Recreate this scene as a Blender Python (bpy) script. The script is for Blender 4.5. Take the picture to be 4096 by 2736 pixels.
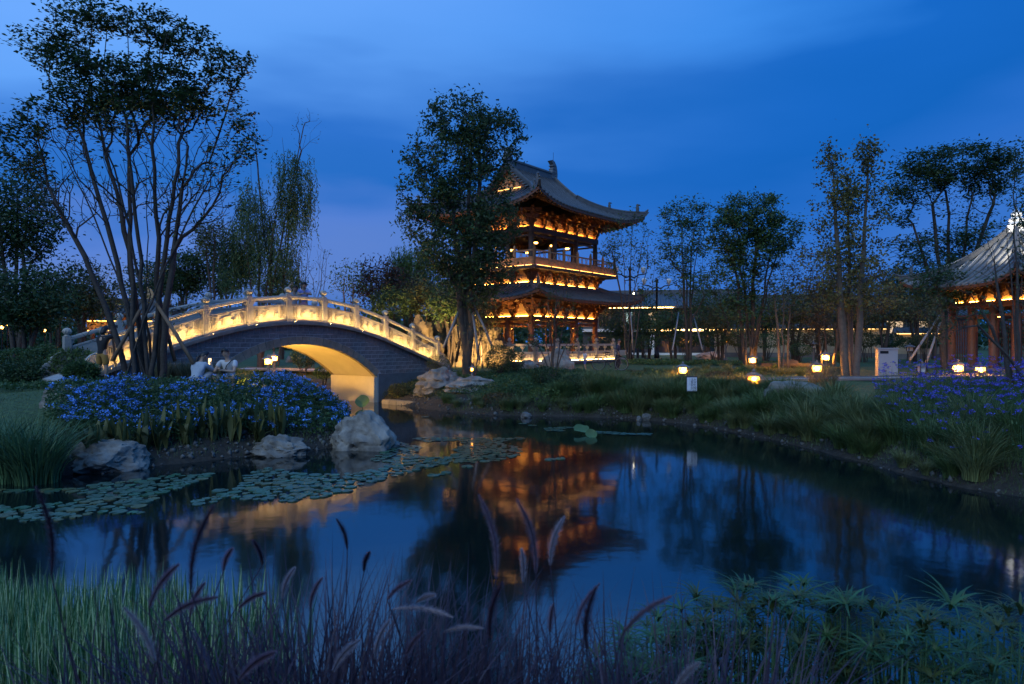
import bpy, bmesh, math, random
import numpy as np
from mathutils import Vector, Matrix, noise

for o in list(bpy.data.objects):
    bpy.data.objects.remove(o, do_unlink=True)
sc = bpy.context.scene
C = sc.collection
R = math.radians
F = 2731.0          # focal length in photograph pixels
CH = 2.4            # camera height over the water (water is z = 0)

# ------------------------------------------------------------------ camera
cd = bpy.data.cameras.new('camera'); cam = bpy.data.objects.new('camera', cd); C.objects.link(cam)
cam.location = (0, 0, CH); cam.rotation_euler = (R(90), 0, 0)
cd.sensor_width = 36; cd.lens = 24; cd.clip_start = 0.05; cd.clip_end = 3000
cd.dof.use_dof = True; cd.dof.focus_distance = 24; cd.dof.aperture_fstop = 3.6
sc.camera = cam

# ------------------------------------------------------------------ sky (dusk)
w = bpy.data.worlds.new('World'); sc.world = w; w.use_nodes = True
nt = w.node_tree; N = nt.nodes; L = nt.links
for n in list(N): N.remove(n)
out = N.new('ShaderNodeOutputWorld'); bg = N.new('ShaderNodeBackground')
L.new(bg.outputs[0], out.inputs[0])
SKY_STRENGTH = 1.0
bg.inputs['Strength'].default_value = SKY_STRENGTH
tc = N.new('ShaderNodeTexCoord')
mp = N.new('ShaderNodeMapping'); mp.inputs['Scale'].default_value = (1.15, 1.15, 4.6); mp.inputs['Location'].default_value = (3.3, 0.2, 1.0)
L.new(tc.outputs['Generated'], mp.inputs[0])
nz = N.new('ShaderNodeTexNoise'); nz.inputs['Scale'].default_value = 1.5; nz.inputs['Detail'].default_value = 4.5; nz.inputs['Roughness'].default_value = 0.45
L.new(mp.outputs[0], nz.inputs['Vector'])
sx = N.new('ShaderNodeSeparateXYZ'); L.new(tc.outputs['Generated'], sx.inputs[0])
def wmath(op, a, b=None, c=None):
    n = N.new('ShaderNodeMath'); n.operation = op
    for i, v in enumerate((a, b, c)):
        if v is None: continue
        if isinstance(v, (int, float)): n.inputs[i].default_value = v
        else: L.new(v, n.inputs[i])
    return n.outputs[0]
# elevation, shifted by the cloud noise so the layers of cloud have ragged edges
warp = wmath('MULTIPLY_ADD', nz.outputs['Fac'], 0.44, -0.22)
tilt = wmath('MULTIPLY', sx.outputs['X'], -0.10)
el = wmath('ADD', wmath('ADD', sx.outputs['Z'], warp), tilt)
def ramp(stops):
    rp = N.new('ShaderNodeValToRGB'); L.new(el, rp.inputs[0]); cr = rp.color_ramp
    cr.elements[0].position, cr.elements[0].color = stops[0][0], (*stops[0][1], 1)
    cr.elements[1].position, cr.elements[1].color = stops[-1][0], (*stops[-1][1], 1)
    for p, c in stops[1:-1]:
        e = cr.elements.new(p); e.color = (*c, 1)
    return rp.outputs[0]
west = ramp([(0.0, (.060, .165, .500)), (0.07, (.105, .210, .560)), (0.14, (.085, .200, .60)), (0.20, (.016, .140, .52)), (0.27, (.024, .155, .57)),
             (0.37, (.110, .335, .86)), (0.52, (.140, .370, .91)), (1.0, (.08, .29, .82))])
east = ramp([(0.0, (.014, .125, .460)), (0.07, (.036, .160, .560)), (0.16, (.016, .138, .54)), (0.25, (.004, .115, .48)), (0.34, (.006, .125, .52)),
             (0.44, (.035, .230, .74)), (0.60, (.06, .27, .82)), (1.0, (.07, .28, .82))])
az = N.new('ShaderNodeMapRange'); az.interpolation_type = 'SMOOTHSTEP'; az.inputs[1].default_value = -.45; az.inputs[2].default_value = .45
L.new(sx.outputs['X'], az.inputs[0])
rp = N.new('ShaderNodeMixRGB'); L.new(az.outputs[0], rp.inputs[0]); L.new(west, rp.inputs[1]); L.new(east, rp.inputs[2])
sky = N.new('ShaderNodeTexSky'); sky.sky_type = 'NISHITA'; sky.sun_disc = False
sky.sun_elevation = R(0.5); sky.sun_rotation = R(158); sky.altitude = 500
sm = N.new('ShaderNodeMixRGB'); sm.blend_type = 'ADD'; sm.inputs[0].default_value = 0.004
L.new(rp.outputs[0], sm.inputs[1]); L.new(sky.outputs[0], sm.inputs[2])
L.new(sm.outputs[0], bg.inputs['Color'])

# ------------------------------------------------------------------ last glow of the sun, below the clouds behind the camera
sd = bpy.data.lights.new('sun', 'SUN'); sun = bpy.data.objects.new('sun', sd); C.objects.link(sun)
sd.energy = 0.80; sd.angle = R(50); sd.color = (.84, 1, .95); sun.rotation_euler = (R(52), 0, R(-22))

sc.view_settings.view_transform = 'Standard'; sc.view_settings.look = 'None'
sc.view_settings.gamma = 1; sc.view_settings.exposure = 0.14; sc.view_settings.use_curve_mapping = False
sc.render.engine = 'CYCLES'
sc.cycles.use_denoising = True
sc.cycles.max_bounces = 6; sc.cycles.diffuse_bounces = 3; sc.cycles.glossy_bounces = 3
sc.cycles.transmission_bounces = 3; sc.cycles.transparent_max_bounces = 4
sc.cycles.sample_clamp_indirect = 4.0
sc.cycles.caustics_reflective = False; sc.cycles.caustics_refractive = False

# ------------------------------------------------------------------ helpers
def at(px, py, d):                       # photograph pixel at depth d -> world point
    return Vector(((px-2048)/F*d, d, CH-(py-1368)/F*d))
def flat(px, py, z=0.0):                 # photograph pixel -> point on the level z
    d = (CH-z)*F/(py-1368)
    return Vector(((px-2048)/F*d, d, z))

def tag(o, label=None, cat=None, group=None, kind=None):
    if label: o['label'] = label
    if cat: o['category'] = cat
    if group: o['group'] = group
    if kind: o['kind'] = kind
    return o
def empty(name, loc=(0, 0, 0), rz=0.0, label=None, cat=None, group=None):
    o = bpy.data.objects.new(name, None); C.objects.link(o)
    o.empty_display_size = 0.2
    o.location = loc; o.rotation_euler = (0, 0, rz)
    return tag(o, label, cat, group)
def link(name, me, m=None, parent=None, M=None):
    o = bpy.data.objects.new(name, me); C.objects.link(o)
    if m is not None and len(me.materials) == 0:
        me.materials.append(m)
    o.parent = parent
    if M is not None: o.matrix_local = M if isinstance(M, Matrix) else Matrix.Translation(M)
    return o
def copy_tree(o, parent=None):
    c = o.copy(); C.objects.link(c); c.parent = parent
    for ch in list(o.children): copy_tree(ch, c)
    return c
def T(x, y, z, rz=0.0, s=1.0, ry=0.0, rx=0.0):
    return Matrix.Translation((x, y, z)) @ Matrix.Rotation(rz, 4, 'Z') @ Matrix.Rotation(ry, 4, 'Y') @ Matrix.Rotation(rx, 4, 'X') @ Matrix.Diagonal((s, s, s, 1))

class MB:
    def __init__(s): s.v = []; s.f = []
    def add(s, vs, fs):
        n = len(s.v); s.v += [tuple(p) for p in vs]; s.f += [tuple(n+i for i in f) for f in fs]; return s
    def hexa(s, p):                       # 8 points: bottom ring 0-3, top ring 4-7
        return s.add(p, [(3, 2, 1, 0), (4, 5, 6, 7), (0, 1, 5, 4), (1, 2, 6, 5), (2, 3, 7, 6), (3, 0, 4, 7)])
    def box(s, x0, x1, y0, y1, z0, z1, M=None):
        p = [Vector(q) for q in ((x0, y0, z0), (x1, y0, z0), (x1, y1, z0), (x0, y1, z0), (x0, y0, z1), (x1, y0, z1), (x1, y1, z1), (x0, y1, z1))]
        if M is not None: p = [M @ q for q in p]
        return s.hexa(p)
    def frus(s, cx, cy, z0, z1, a0, a1, b0=None, b1=None):
        b0 = a0 if b0 is None else b0; b1 = a1 if b1 is None else b1
        return s.hexa([(cx-a0, cy-b0, z0), (cx+a0, cy-b0, z0), (cx+a0, cy+b0, z0), (cx-a0, cy+b0, z0),
                       (cx-a1, cy-b1, z1), (cx+a1, cy-b1, z1), (cx+a1, cy+b1, z1), (cx-a1, cy+b1, z1)])
    def tube(s, path, rad, n=6, cap=True, sq=False):
        path = [Vector(p) for p in path]; k = len(path)
        if not hasattr(rad, '__len__'): rad = [rad]*k
        n0 = len(s.v); prev = None
        for i, p in enumerate(path):
            d = (path[min(i+1, k-1)]-path[max(i-1, 0)])
            if d.length < 1e-9: d = Vector((0, 0, 1))
            d.normalize()
            up = Vector((0, 0, 1)) if abs(d.z) < .95 else Vector((1, 0, 0))
            if prev is not None: up = prev
            a = d.cross(up)
            if a.length < 1e-6: a = d.orthogonal()
            a.normalize(); b = a.cross(d).normalized(); prev = b
            for j in range(n):
                t = 2*math.pi*(j+(.5 if sq else 0))/n
                s.v.append(tuple(p+(a*math.cos(t)+b*math.sin(t))*rad[i]))
        for i in range(k-1):
            for j in range(n):
                q = n0+i*n; s.f.append((q+j, q+(j+1) % n, q+n+(j+1) % n, q+n+j))
        if cap:
            s.f.append(tuple(n0+j for j in reversed(range(n)))); s.f.append(tuple(n0+(k-1)*n+j for j in range(n)))
        return s
    def lathe(s, prof, c=(0, 0, 0), n=12):
        n0 = len(s.v); k = len(prof)
        for r, z in prof:
            for j in range(n):
                t = 2*math.pi*j/n; s.v.append((c[0]+r*math.cos(t), c[1]+r*math.sin(t), c[2]+z))
        for i in range(k-1):
            for j in range(n):
                q = n0+i*n; s.f.append((q+j, q+(j+1) % n, q+n+(j+1) % n, q+n+j))
        s.f.append(tuple(n0+j for j in reversed(range(n)))); s.f.append(tuple(n0+(k-1)*n+j for j in range(n)))
        return s
    def prism(s, poly, y0, y1, M=None):   # polygon in (x, z), extruded along y
        k = len(poly)
        p = [Vector((x, y0, z)) for x, z in poly]+[Vector((x, y1, z)) for x, z in poly]
        if M is not None: p = [M @ q for q in p]
        return s.add(p, [tuple(range(k)), tuple(reversed(range(k, 2*k)))]+[(i, i+k, (i+1) % k+k, (i+1) % k) for i in range(k)])
    def mesh(s, name, m=None, smooth=False):
        me = bpy.data.meshes.new(name); me.from_pydata(s.v, [], s.f)
        bm = bmesh.new(); bm.from_mesh(me); bmesh.ops.recalc_face_normals(bm, faces=bm.faces); bm.to_mesh(me); bm.free()
        if smooth: me.shade_smooth()
        if m is not None: me.materials.append(m)
        return me
    def build(s, name, m=None, parent=None, M=None, smooth=False):
        return link(name, s.mesh(name, m, smooth), None, parent, M)

def np_mesh(name, V, FA, m=None, smooth=False, mi=None):
    V = np.asarray(V, np.float32); FA = np.asarray(FA, np.int32); k = FA.shape[1]
    me = bpy.data.meshes.new(name)
    me.vertices.add(len(V)); me.vertices.foreach_set('co', V.ravel())
    me.loops.add(FA.size); me.loops.foreach_set('vertex_index', FA.ravel())
    me.polygons.add(len(FA)); me.polygons.foreach_set('loop_start', np.arange(0, FA.size, k, dtype=np.int32))
    for x in (m if isinstance(m, (list, tuple)) else [m]):
        if x is not None: me.materials.append(x)
    if mi is not None: me.polygons.foreach_set('material_index', np.asarray(mi, np.int32))
    me.update(calc_edges=True)
    if smooth: me.shade_smooth()
    return me

# ------------------------------------------------------------------ materials
def mat(name, col, rough=.7, var=.25, scale=3.0, bump=0.0, bscale=None, metal=0.0, col2=None, island=0.0, spec=.5, trans=0.0, detail=6):
    m = bpy.data.materials.new(name); m.use_nodes = True
    t = m.node_tree; n = t.nodes; l = t.links; b = n['Principled BSDF']
    b.inputs['Roughness'].default_value = rough; b.inputs['Metallic'].default_value = metal
    b.inputs['Specular IOR Level'].default_value = spec
    co = n.new('ShaderNodeTexCoord')
    z = n.new('ShaderNodeTexNoise'); z.inputs['Scale'].default_value = scale; z.inputs['Detail'].default_value = detail
    z.inputs['Roughness'].default_value = .65
    l.new(co.outputs['Object'], z.inputs['Vector'])
    r = n.new('ShaderNodeValToRGB'); l.new(z.outputs['Fac'], r.inputs[0])
    c2 = col2 or tuple(min(1, x*(1+var)) for x in col)
    r.color_ramp.elements[0].position = .3; r.color_ramp.elements[1].position = .7
    r.color_ramp.elements[0].color = (*[x*(1-var) for x in col], 1); r.color_ramp.elements[1].color = (*c2, 1)
    src = r.outputs[0]
    if island:
        g = n.new('ShaderNodeNewGeometry'); h = n.new('ShaderNodeHueSaturation')
        mr = n.new('ShaderNodeMapRange'); mr.inputs[3].default_value = 1-island; mr.inputs[4].default_value = 1+island
        l.new(g.outputs['Random Per Island'], mr.inputs[0]); l.new(mr.outputs[0], h.inputs['Value'])
        l.new(src, h.inputs['Color']); src = h.outputs[0]
    else:
        oi = n.new('ShaderNodeObjectInfo'); h = n.new('ShaderNodeHueSaturation')
        mr = n.new('ShaderNodeMapRange'); mr.inputs[3].default_value = .86; mr.inputs[4].default_value = 1.14
        l.new(oi.outputs['Random'], mr.inputs[0]); l.new(mr.outputs[0], h.inputs['Value'])
        l.new(src, h.inputs['Color']); src = h.outputs[0]
    l.new(src, b.inputs['Base Color'])
    if bump:
        z2 = n.new('ShaderNodeTexNoise'); z2.inputs['Scale'].default_value = bscale or scale*4; z2.inputs['Detail'].default_value = 8
        l.new(co.outputs['Object'], z2.inputs['Vector'])
        bp = n.new('ShaderNodeBump'); bp.inputs['Strength'].default_value = bump; bp.inputs['Distance'].default_value = .03
        l.new(z2.outputs['Fac'], bp.inputs['Height']); l.new(bp.outputs[0], b.inputs['Normal'])
    if trans:
        tr = n.new('ShaderNodeBsdfTranslucent'); l.new(src, tr.inputs[0])
        mx = n.new('ShaderNodeMixShader'); mx.inputs[0].default_value = trans
        o = n['Material Output']; l.new(b.outputs[0], mx.inputs[1]); l.new(tr.outputs[0], mx.inputs[2]); l.new(mx.outputs[0], o.inputs[0])
    return m
def emit(name, col, strength):
    m = bpy.data.materials.new(name); m.use_nodes = True; b = m.node_tree.nodes['Principled BSDF']
    b.inputs['Base Color'].default_value = (.3, .3, .3, 1)
    b.inputs['Emission Color'].default_value = (*col, 1); b.inputs['Emission Strength'].default_value = strength
    return m
def leafmat(name, col, island=.35, trans=.32, rough=.5):
    return mat(name, col, rough=rough, var=.3, scale=.8, island=island, trans=trans, spec=.35, detail=3)

WARM = (1.0, .56, .17); AMBER = (1.0, .44, .075)
M = {}
M['marble'] = mat('carved pale stone', (.36, .335, .295), .65, .12, 2.5, .25, 18)
M['relief'] = mat('shade toned relief stone', (.26, .225, .175), .7, .2, 6, .2, 30)  # darker than the marble: shadows of the carving put into its colour
M['brick'] = mat('blue grey brick', (.150, .160, .165), .8, .35, 7, .35, 45)
M['mortar'] = mat('pale mortar', (.42, .43, .44), .9, .15, 12)
M['archstone'] = mat('brown grey arch stone', (.27, .225, .165), .8, .25, 5, .4, 30)
M['plaster'] = mat('soffit plaster', (.62, .55, .42), .85, .08, 2, .08, 20)
M['concrete'] = mat('damp concrete', (.16, .16, .165), .8, .2, 3, .2, 20)
M['paving'] = mat('grey path paving', (.33, .34, .36), .8, .2, 3, .15, 25)
M['wood'] = mat('red brown timber', (.15, .060, .026), .55, .25, 4, .12, 30)
M['wooddark'] = mat('dark brown timber', (.085, .045, .028), .6, .25, 4, .12, 30)
M['board'] = mat('ochre board', (.50, .33, .17), .7, .12, 4)
M['tile'] = mat('grey roof tile', (.062, .066, .075), .5, .35, 5, .25, 30)
M['tilelight'] = mat('weathered pale roof tile', (.15, .152, .155), .55, .35, 4, .25, 30)
M['ridge'] = mat('ridge tile', (.085, .088, .095), .6, .25, 5, .3, 24)
M['darkmetal'] = mat('dark metal', (.03, .03, .035), .4, .2, 6, metal=.8)
M['steel'] = mat('galvanised pole', (.22, .225, .23), .5, .15, 6, metal=.2)
M['bark'] = mat('grey brown bark', (.058, .048, .042), .9, .35, 6, .6, 25)
M['barkpale'] = mat('pale bark', (.10, .085, .07), .9, .3, 6, .5, 25)
M['pole'] = mat('timber stake', (.15, .10, .065), .85, .25, 5, .3, 25)
M['rock'] = mat('pale limestone', (.135, .122, .105), .85, .5, 2.2, 1.0, 9, col2=(.34, .31, .265))
M['rockwarm'] = mat('tawny rockery stone', (.10, .085, .062), .9, .5, 2.5, 1.0, 9)
M['wetstone'] = mat('wet grey stone', (.11, .11, .105), .6, .4, 5, .6, 12)
M['white'] = mat('white paint', (.72, .72, .70), .6, .05, 3)
M['glow'] = emit('warm led', WARM, 20)
M['glowbridge'] = emit('bridge led', (1, .60, .17), 235)
M['glowamber'] = emit('amber led', AMBER, 16)
M['bulb'] = emit('lamp bulb', (1, .44, .08), 2600)
def frosted():
    m = bpy.data.materials.new('frosted amber glass'); m.use_nodes = True; t = m.node_tree; n = t.nodes; l = t.links
    for x in list(n):
        if x.type == 'BSDF_PRINCIPLED': n.remove(x)
    a = n.new('ShaderNodeBsdfTransparent'); a.inputs[0].default_value = (1, .85, .6, 1)
    b = n.new('ShaderNodeBsdfTranslucent'); b.inputs[0].default_value = (.9, .36, .06, 1)
    x = n.new('ShaderNodeMixShader'); x.inputs[0].default_value = .50; l.new(a.outputs[0], x.inputs[1]); l.new(b.outputs[0], x.inputs[2]); l.new(x.outputs[0], n['Material Output'].inputs[0])
    return m
M['lampglass'] = frosted()
M['windowglow'] = emit('lit window', (1, .66, .32), .7)
M['coolglow'] = emit('cool window', (.6, 1, .95), .7)
# ------------------------------------------------------------------ terrain and pond
POND = np.array([(-24, 3.9), (-8, 4.0), (-2, 3.3), (4, 3.0), (14, 3.0), (13, 8.0), (9.4, 9.2), (7.9, 10.4), (7.3, 11.4), (7.1, 12.8), (6.8, 14.8), (6.1, 17.6),
                 (5.3, 19.7), (3.6, 21.5), (1.2, 22.0), (-.5, 22.3), (-2.6, 23.8), (-4.4, 26.0), (-5.4, 27.3), (-7.8, 29.1), (-10, 32), (-12, 32.5), (-11.4, 30.6),
                 (-8.9, 28.2), (-7.2, 26.2), (-6.1, 23.5), (-5.2, 20.6), (-4.2, 18.4), (-3.5, 17.0), (-3.7, 15.9), (-4.7, 14.9), (-5.8, 14.1), (-6.8, 13.3), (-7.4, 12.5),
                 (-9.4, 12.0), (-13, 11.5), (-24, 11)])
def sdist(x, y):
    x = np.asarray(x, float); y = np.asarray(y, float)
    d2 = np.full(x.shape, 1e9); inside = np.zeros(x.shape, bool)
    n = len(POND)
    for i in range(n):
        ax, ay = POND[i]; bx, by = POND[(i+1) % n]
        ex, ey = bx-ax, by-ay
        t = np.clip(((x-ax)*ex+(y-ay)*ey)/(ex*ex+ey*ey), 0, 1)
        d2 = np.minimum(d2, (x-ax-t*ex)**2+(y-ay-t*ey)**2)
        c = ((ay > y) != (by > y))
        with np.errstate(divide='ignore', invalid='ignore'):
            inside ^= c & (x < (bx-ax)*(y-ay)/(by-ay if by != ay else 1e-9)+ax)
    d = np.sqrt(d2)
    return np.where(inside, -d, d)
def wob(x, y):
    return .5*np.sin(1.3*x+.7*np.sin(.9*y))*np.cos(1.1*y+.4*x)+.3*np.sin(3.1*x-1.7*y)+.2*np.sin(5.3*y+2.9*x)
def height(x, y):
    x = np.asarray(x, float); y = np.asarray(y, float)
    d = sdist(x, y)+.12*wob(x*1.7, y*1.7)
    dp = np.maximum(d, 0)
    h = .9*(1-np.exp(-dp/1.2))+.4*(1-np.exp(-dp/15))
    h = h+.42*np.exp(-(((x+8.6)/3.2)**2+((y-18.0)/3.0)**2))*np.clip(dp/1.5, 0, 1)
    h = h+.03*wob(x, y)*np.clip(dp, 0, 1)
    h = np.where(y < 2.8, np.minimum(h, .85), h)
    return np.where(d < 0, -.75*(1-np.exp(d/.8)), h)
def H(x, y): return float(height(np.array([x]), np.array([y]))[0])

def gmat():
    m = bpy.data.materials.new('lawn and soil'); m.use_nodes = True
    t = m.node_tree; n = t.nodes; l = t.links; b = n['Principled BSDF']; b.inputs['Roughness'].default_value = .95
    g = n.new('ShaderNodeNewGeometry'); s = n.new('ShaderNodeSeparateXYZ'); l.new(g.outputs['Position'], s.inputs[0])
    z = n.new('ShaderNodeTexNoise'); z.inputs['Scale'].default_value = 1.1; z.inputs['Detail'].default_value = 8; l.new(g.outputs['Position'], z.inputs['Vector'])
    z2 = n.new('ShaderNodeTexNoise'); z2.inputs['Scale'].default_value = 9; z2.inputs['Detail'].default_value = 8; l.new(g.outputs['Position'], z2.inputs['Vector'])
    gr = n.new('ShaderNodeValToRGB'); l.new(z2.outputs['Fac'], gr.inputs[0])
    gr.color_ramp.elements[0].position = .3; gr.color_ramp.elements[0].color = (.026, .050, .016, 1)
    gr.color_ramp.elements[1].position = .75; gr.color_ramp.elements[1].color = (.080, .135, .040, 1)
    so = n.new('ShaderNodeValToRGB'); l.new(z2.outputs['Fac'], so.inputs[0])
    so.color_ramp.elements[0].position = .3; so.color_ramp.elements[0].color = (.020, .017, .013, 1)
    so.color_ramp.elements[1].position = .75; so.color_ramp.elements[1].color = (.050, .043, .034, 1)
    a = n.new('ShaderNodeMath'); a.operation = 'MULTIPLY_ADD'; l.new(z.outputs['Fac'], a.inputs[0]); a.inputs[1].default_value = .8; a.inputs[2].default_value = -.75
    a2 = n.new('ShaderNodeMath'); a2.operation = 'ADD'; l.new(s.outputs['Z'], a2.inputs[0]); l.new(a.outputs[0], a2.inputs[1])
    mr = n.new('ShaderNodeMapRange'); mr.inputs[1].default_value = .1; mr.inputs[2].default_value = .4; l.new(a2.outputs[0], mr.inputs[0])
    mx = n.new('ShaderNodeMixRGB'); l.new(mr.outputs[0], mx.inputs[0]); l.new(so.outputs[0], mx.inputs[1]); l.new(gr.outputs[0], mx.inputs[2])
    l.new(mx.outputs[0], b.inputs['Base Color'])
    bp = n.new('ShaderNodeBump'); bp.inputs['Strength'].default_value = .9; bp.inputs['Distance'].default_value = .06
    l.new(z2.outputs['Fac'], bp.inputs['Height']); l.new(bp.outputs[0], b.inputs['Normal'])
    return m
xs = np.concatenate([-26-np.geomspace(1, 900, 26)[::-1], np.arange(-26, 30.01, .25), 30+np.geomspace(1, 900, 26)])
ys = np.concatenate([-6-np.geomspace(1, 400, 18)[::-1], np.arange(-6, 46.01, .25), 46+np.geomspace(1, 1200, 34)])
gx, gy = np.meshgrid(xs, ys); gz = height(gx, gy)
nx, ny = len(xs), len(ys)
idx = np.arange(nx*ny).reshape(ny, nx)
FA = np.stack([idx[:-1, :-1], idx[:-1, 1:], idx[1:, 1:], idx[1:, :-1]], -1).reshape(-1, 4)
tag(link('ground', np_mesh('ground', np.stack([gx, gy, gz], -1).reshape(-1, 3), FA, gmat(), True)), kind='structure')

def wmat():
    m = bpy.data.materials.new('still pond water'); m.use_nodes = True
    t = m.node_tree; n = t.nodes; l = t.links; b = n['Principled BSDF']
    b.inputs['Base Color'].default_value = (.003, .009, .010, 1); b.inputs['Roughness'].default_value = .066
    b.inputs['IOR'].default_value = 2.3
    g = n.new('ShaderNodeNewGeometry')
    z = n.new('ShaderNodeTexNoise'); z.inputs['Scale'].default_value = 2.2; z.inputs['Detail'].default_value = 3; l.new(g.outputs['Position'], z.inputs['Vector'])
    bp = n.new('ShaderNodeBump'); bp.inputs['Strength'].default_value = .10; bp.inputs['Distance'].default_value = .02
    l.new(z.outputs['Fac'], bp.inputs['Height']); l.new(bp.outputs[0], b.inputs['Normal'])
    return m
wx = np.linspace(-26, 16, 20); wy = np.linspace(2.4, 34, 20); a, b_ = np.meshgrid(wx, wy)
idx = np.arange(400).reshape(20, 20); FA = np.stack([idx[:-1, :-1], idx[:-1, 1:], idx[1:, 1:], idx[1:, :-1]], -1).reshape(-1, 4)
tag(link('pond_water', np_mesh('pond_water', np.stack([a, b_, 0*a], -1).reshape(-1, 3), FA, wmat(), True)), kind='structure')

def path_strip(name, pts, width, lift=.02):
    P = []
    for i in range(len(pts)-1):
        a, b = Vector(pts[i]), Vector(pts[i+1]); k = max(2, int((b-a).length/.35))
        for j in range(k): P.append(a.lerp(b, j/k))
    P.append(Vector(pts[-1])); mb = MB(); V = []; Fc = []
    for i, p in enumerate(P):
        d = (P[min(i+1, len(P)-1)]-P[max(i-1, 0)]).normalized(); nrm = Vector((-d.y, d.x))
        row = [p+nrm*width*t for t in (-.5, -.25, 0, .25, .5)]
        hz = max(H(q.x, q.y) for q in row)+lift
        for q in row: V.append((q.x, q.y, hz))
        if i:
            for j in range(4): Fc.append(((i-1)*5+j, (i-1)*5+j+1, i*5+j+1, i*5+j))
    mb.add(V, Fc); o = mb.build(name, M['paving']); tag(o, kind='structure')
    k = MB()
    for side in (0, 4):
        pth = [Vector(V[i*5+side])+Vector((0, 0, .015)) for i in range(len(P))]
        k.tube(pth, .055, 4, sq=True)
    e = k.build('path_kerb', M['concrete'], o)
    return o
path_strip('garden_path', [(6.6, 24.6), (9.0, 24.3), (12, 24.2), (16, 24.6), (24, 26.5)], 1.5)
path_strip('lawn_path', [(4.3, 27.6), (6.0, 26.5), (7.6, 25.4)], 1.0)
path_strip('far_path', [(-14.5, 36.0), (-9.5, 34.6), (-5, 33.4), (-3.0, 31.2)], 1.6)
# ------------------------------------------------------------------ the arched bridge
BR = empty('arched_bridge', (-7.50, 24.41, 0), R(52), 'humpbacked grey brick bridge with a glowing carved balustrade over the pond', 'bridge')
SP = 1.5
SI = [(i-4.35)*SP for i in range(10)]
def zc(s):
    a = abs(s)
    return 3.12-(.042*a*a if a < 4 else .672+.336*(a-4))
AR, AZ, HALF, SPR = 5.10, -2.77, 3.4, 1.03      # intrados radius, centre height, half span, springing height
RING = .27; WID = 2.8; RIM = .22; CT = .10
def arch(s, r): return AZ+math.sqrt(max(0, r*r-s*s))
S0, S1 = -7.25, 7.75
# core (mortar coloured, behind the bricks)
ss = [S0+(S1-S0)*i/60 for i in range(61)]
mb = MB()
for i in range(60):
    a, b = ss[i], ss[i+1]
    def lo(s): return arch(s, AR+.02) if abs(s) < HALF else -.6
    ta, tb = zc(a)-CT-.002, zc(b)-CT-.002
    la, lb = lo(a), lo(b)
    if (abs(a) < HALF) != (abs(b) < HALF): la = lb = (-.6 if abs(a)+abs(b) > 2*HALF else arch(a, AR+.02))
    mb.hexa([(a, .0045, la), (b, .0045, lb), (b, WID-.05, lb), (a, WID-.05, la), (a, .0045, ta), (b, .0045, tb), (b, WID-.05, tb), (a, WID-.05, ta)])
mb.build('bridge_core', M['mortar'], BR)
# soffit vault and the plastered abutment faces
mb = MB(); n = 40
pts = [(-HALF+2*HALF*i/n) for i in range(n+1)]
mb.add([(a, y, arch(a, AR)) for a in pts for y in (.10, WID*.5, WID-.10)], [f for i in range(n) for f in ((3*i, 3*i+1, 3*i+4, 3*i+3), (3*i+1, 3*i+2, 3*i+5, 3*i+4))])
mb.build('vault_soffit', M['plaster'], BR, smooth=True)
for s in (-1, 1):
    mb = MB(); x = s*(HALF-.06); mb.box(min(x, s*(HALF+.14)), max(x, s*(HALF+.14)), .03, WID-.03, -.6, SPR-.005)
    mb.build('abutment_face', M['plaster'], BR)
    mb = MB(); mb.box(min(s*(HALF+.15), s*7.6), max(s*(HALF+.15), s*7.6), -.004, .012, -.6, SPR+.1)
    mb.build('abutment_base', M['concrete'], BR)
# arch ring stones
n = 26
a0 = math.asin(HALF/AR)
for i in range(n):
    t0 = -a0+2*a0*i/n+.0018; t1 = -a0+2*a0*(i+1)/n-.0018
    for (y0, y1) in ((-.02, .16), (WID-.16, WID+.02)):
        p = []
        for yy in (y0, y1):
            for (t, r) in ((t0, AR-.012), (t1, AR-.012), (t1, AR+RING), (t0, AR+RING)):
                p.append((r*math.sin(t), yy, AZ+r*math.cos(t)))
        MB().hexa(p).build('arch_stone', M['archstone'], BR)
# rim course of bricks on edge
k = 70
for i in range(k):
    a = S0+(S1-S0)*i/k+.010; b = S0+(S1-S0)*(i+1)/k-.010
    p = []
    for zz in (-CT-RIM, -CT-.012):
        p += [(a, -.008, zc(a)+zz), (b, -.008, zc(b)+zz), (b, .08, zc(b)+zz), (a, .08, zc(a)+zz)]
    MB().hexa(p).build('rim_brick', M['brick'], BR)
mb = MB()                                     # thin drip course under the rim
for i in range(60):
    a, b = ss[i], ss[i+1]; z0, z1 = -CT-RIM-.035, -CT-RIM-.008
    mb.hexa([(a, -.01, zc(a)+z0), (b, -.01, zc(b)+z0), (b, .07, zc(b)+z0), (a, .07, zc(a)+z0), (a, -.01, zc(a)+z1), (b, -.01, zc(b)+z1), (b, .07, zc(b)+z1), (a, .07, zc(a)+z1)])
mb.build('drip_course', M['brick'], BR)
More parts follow.
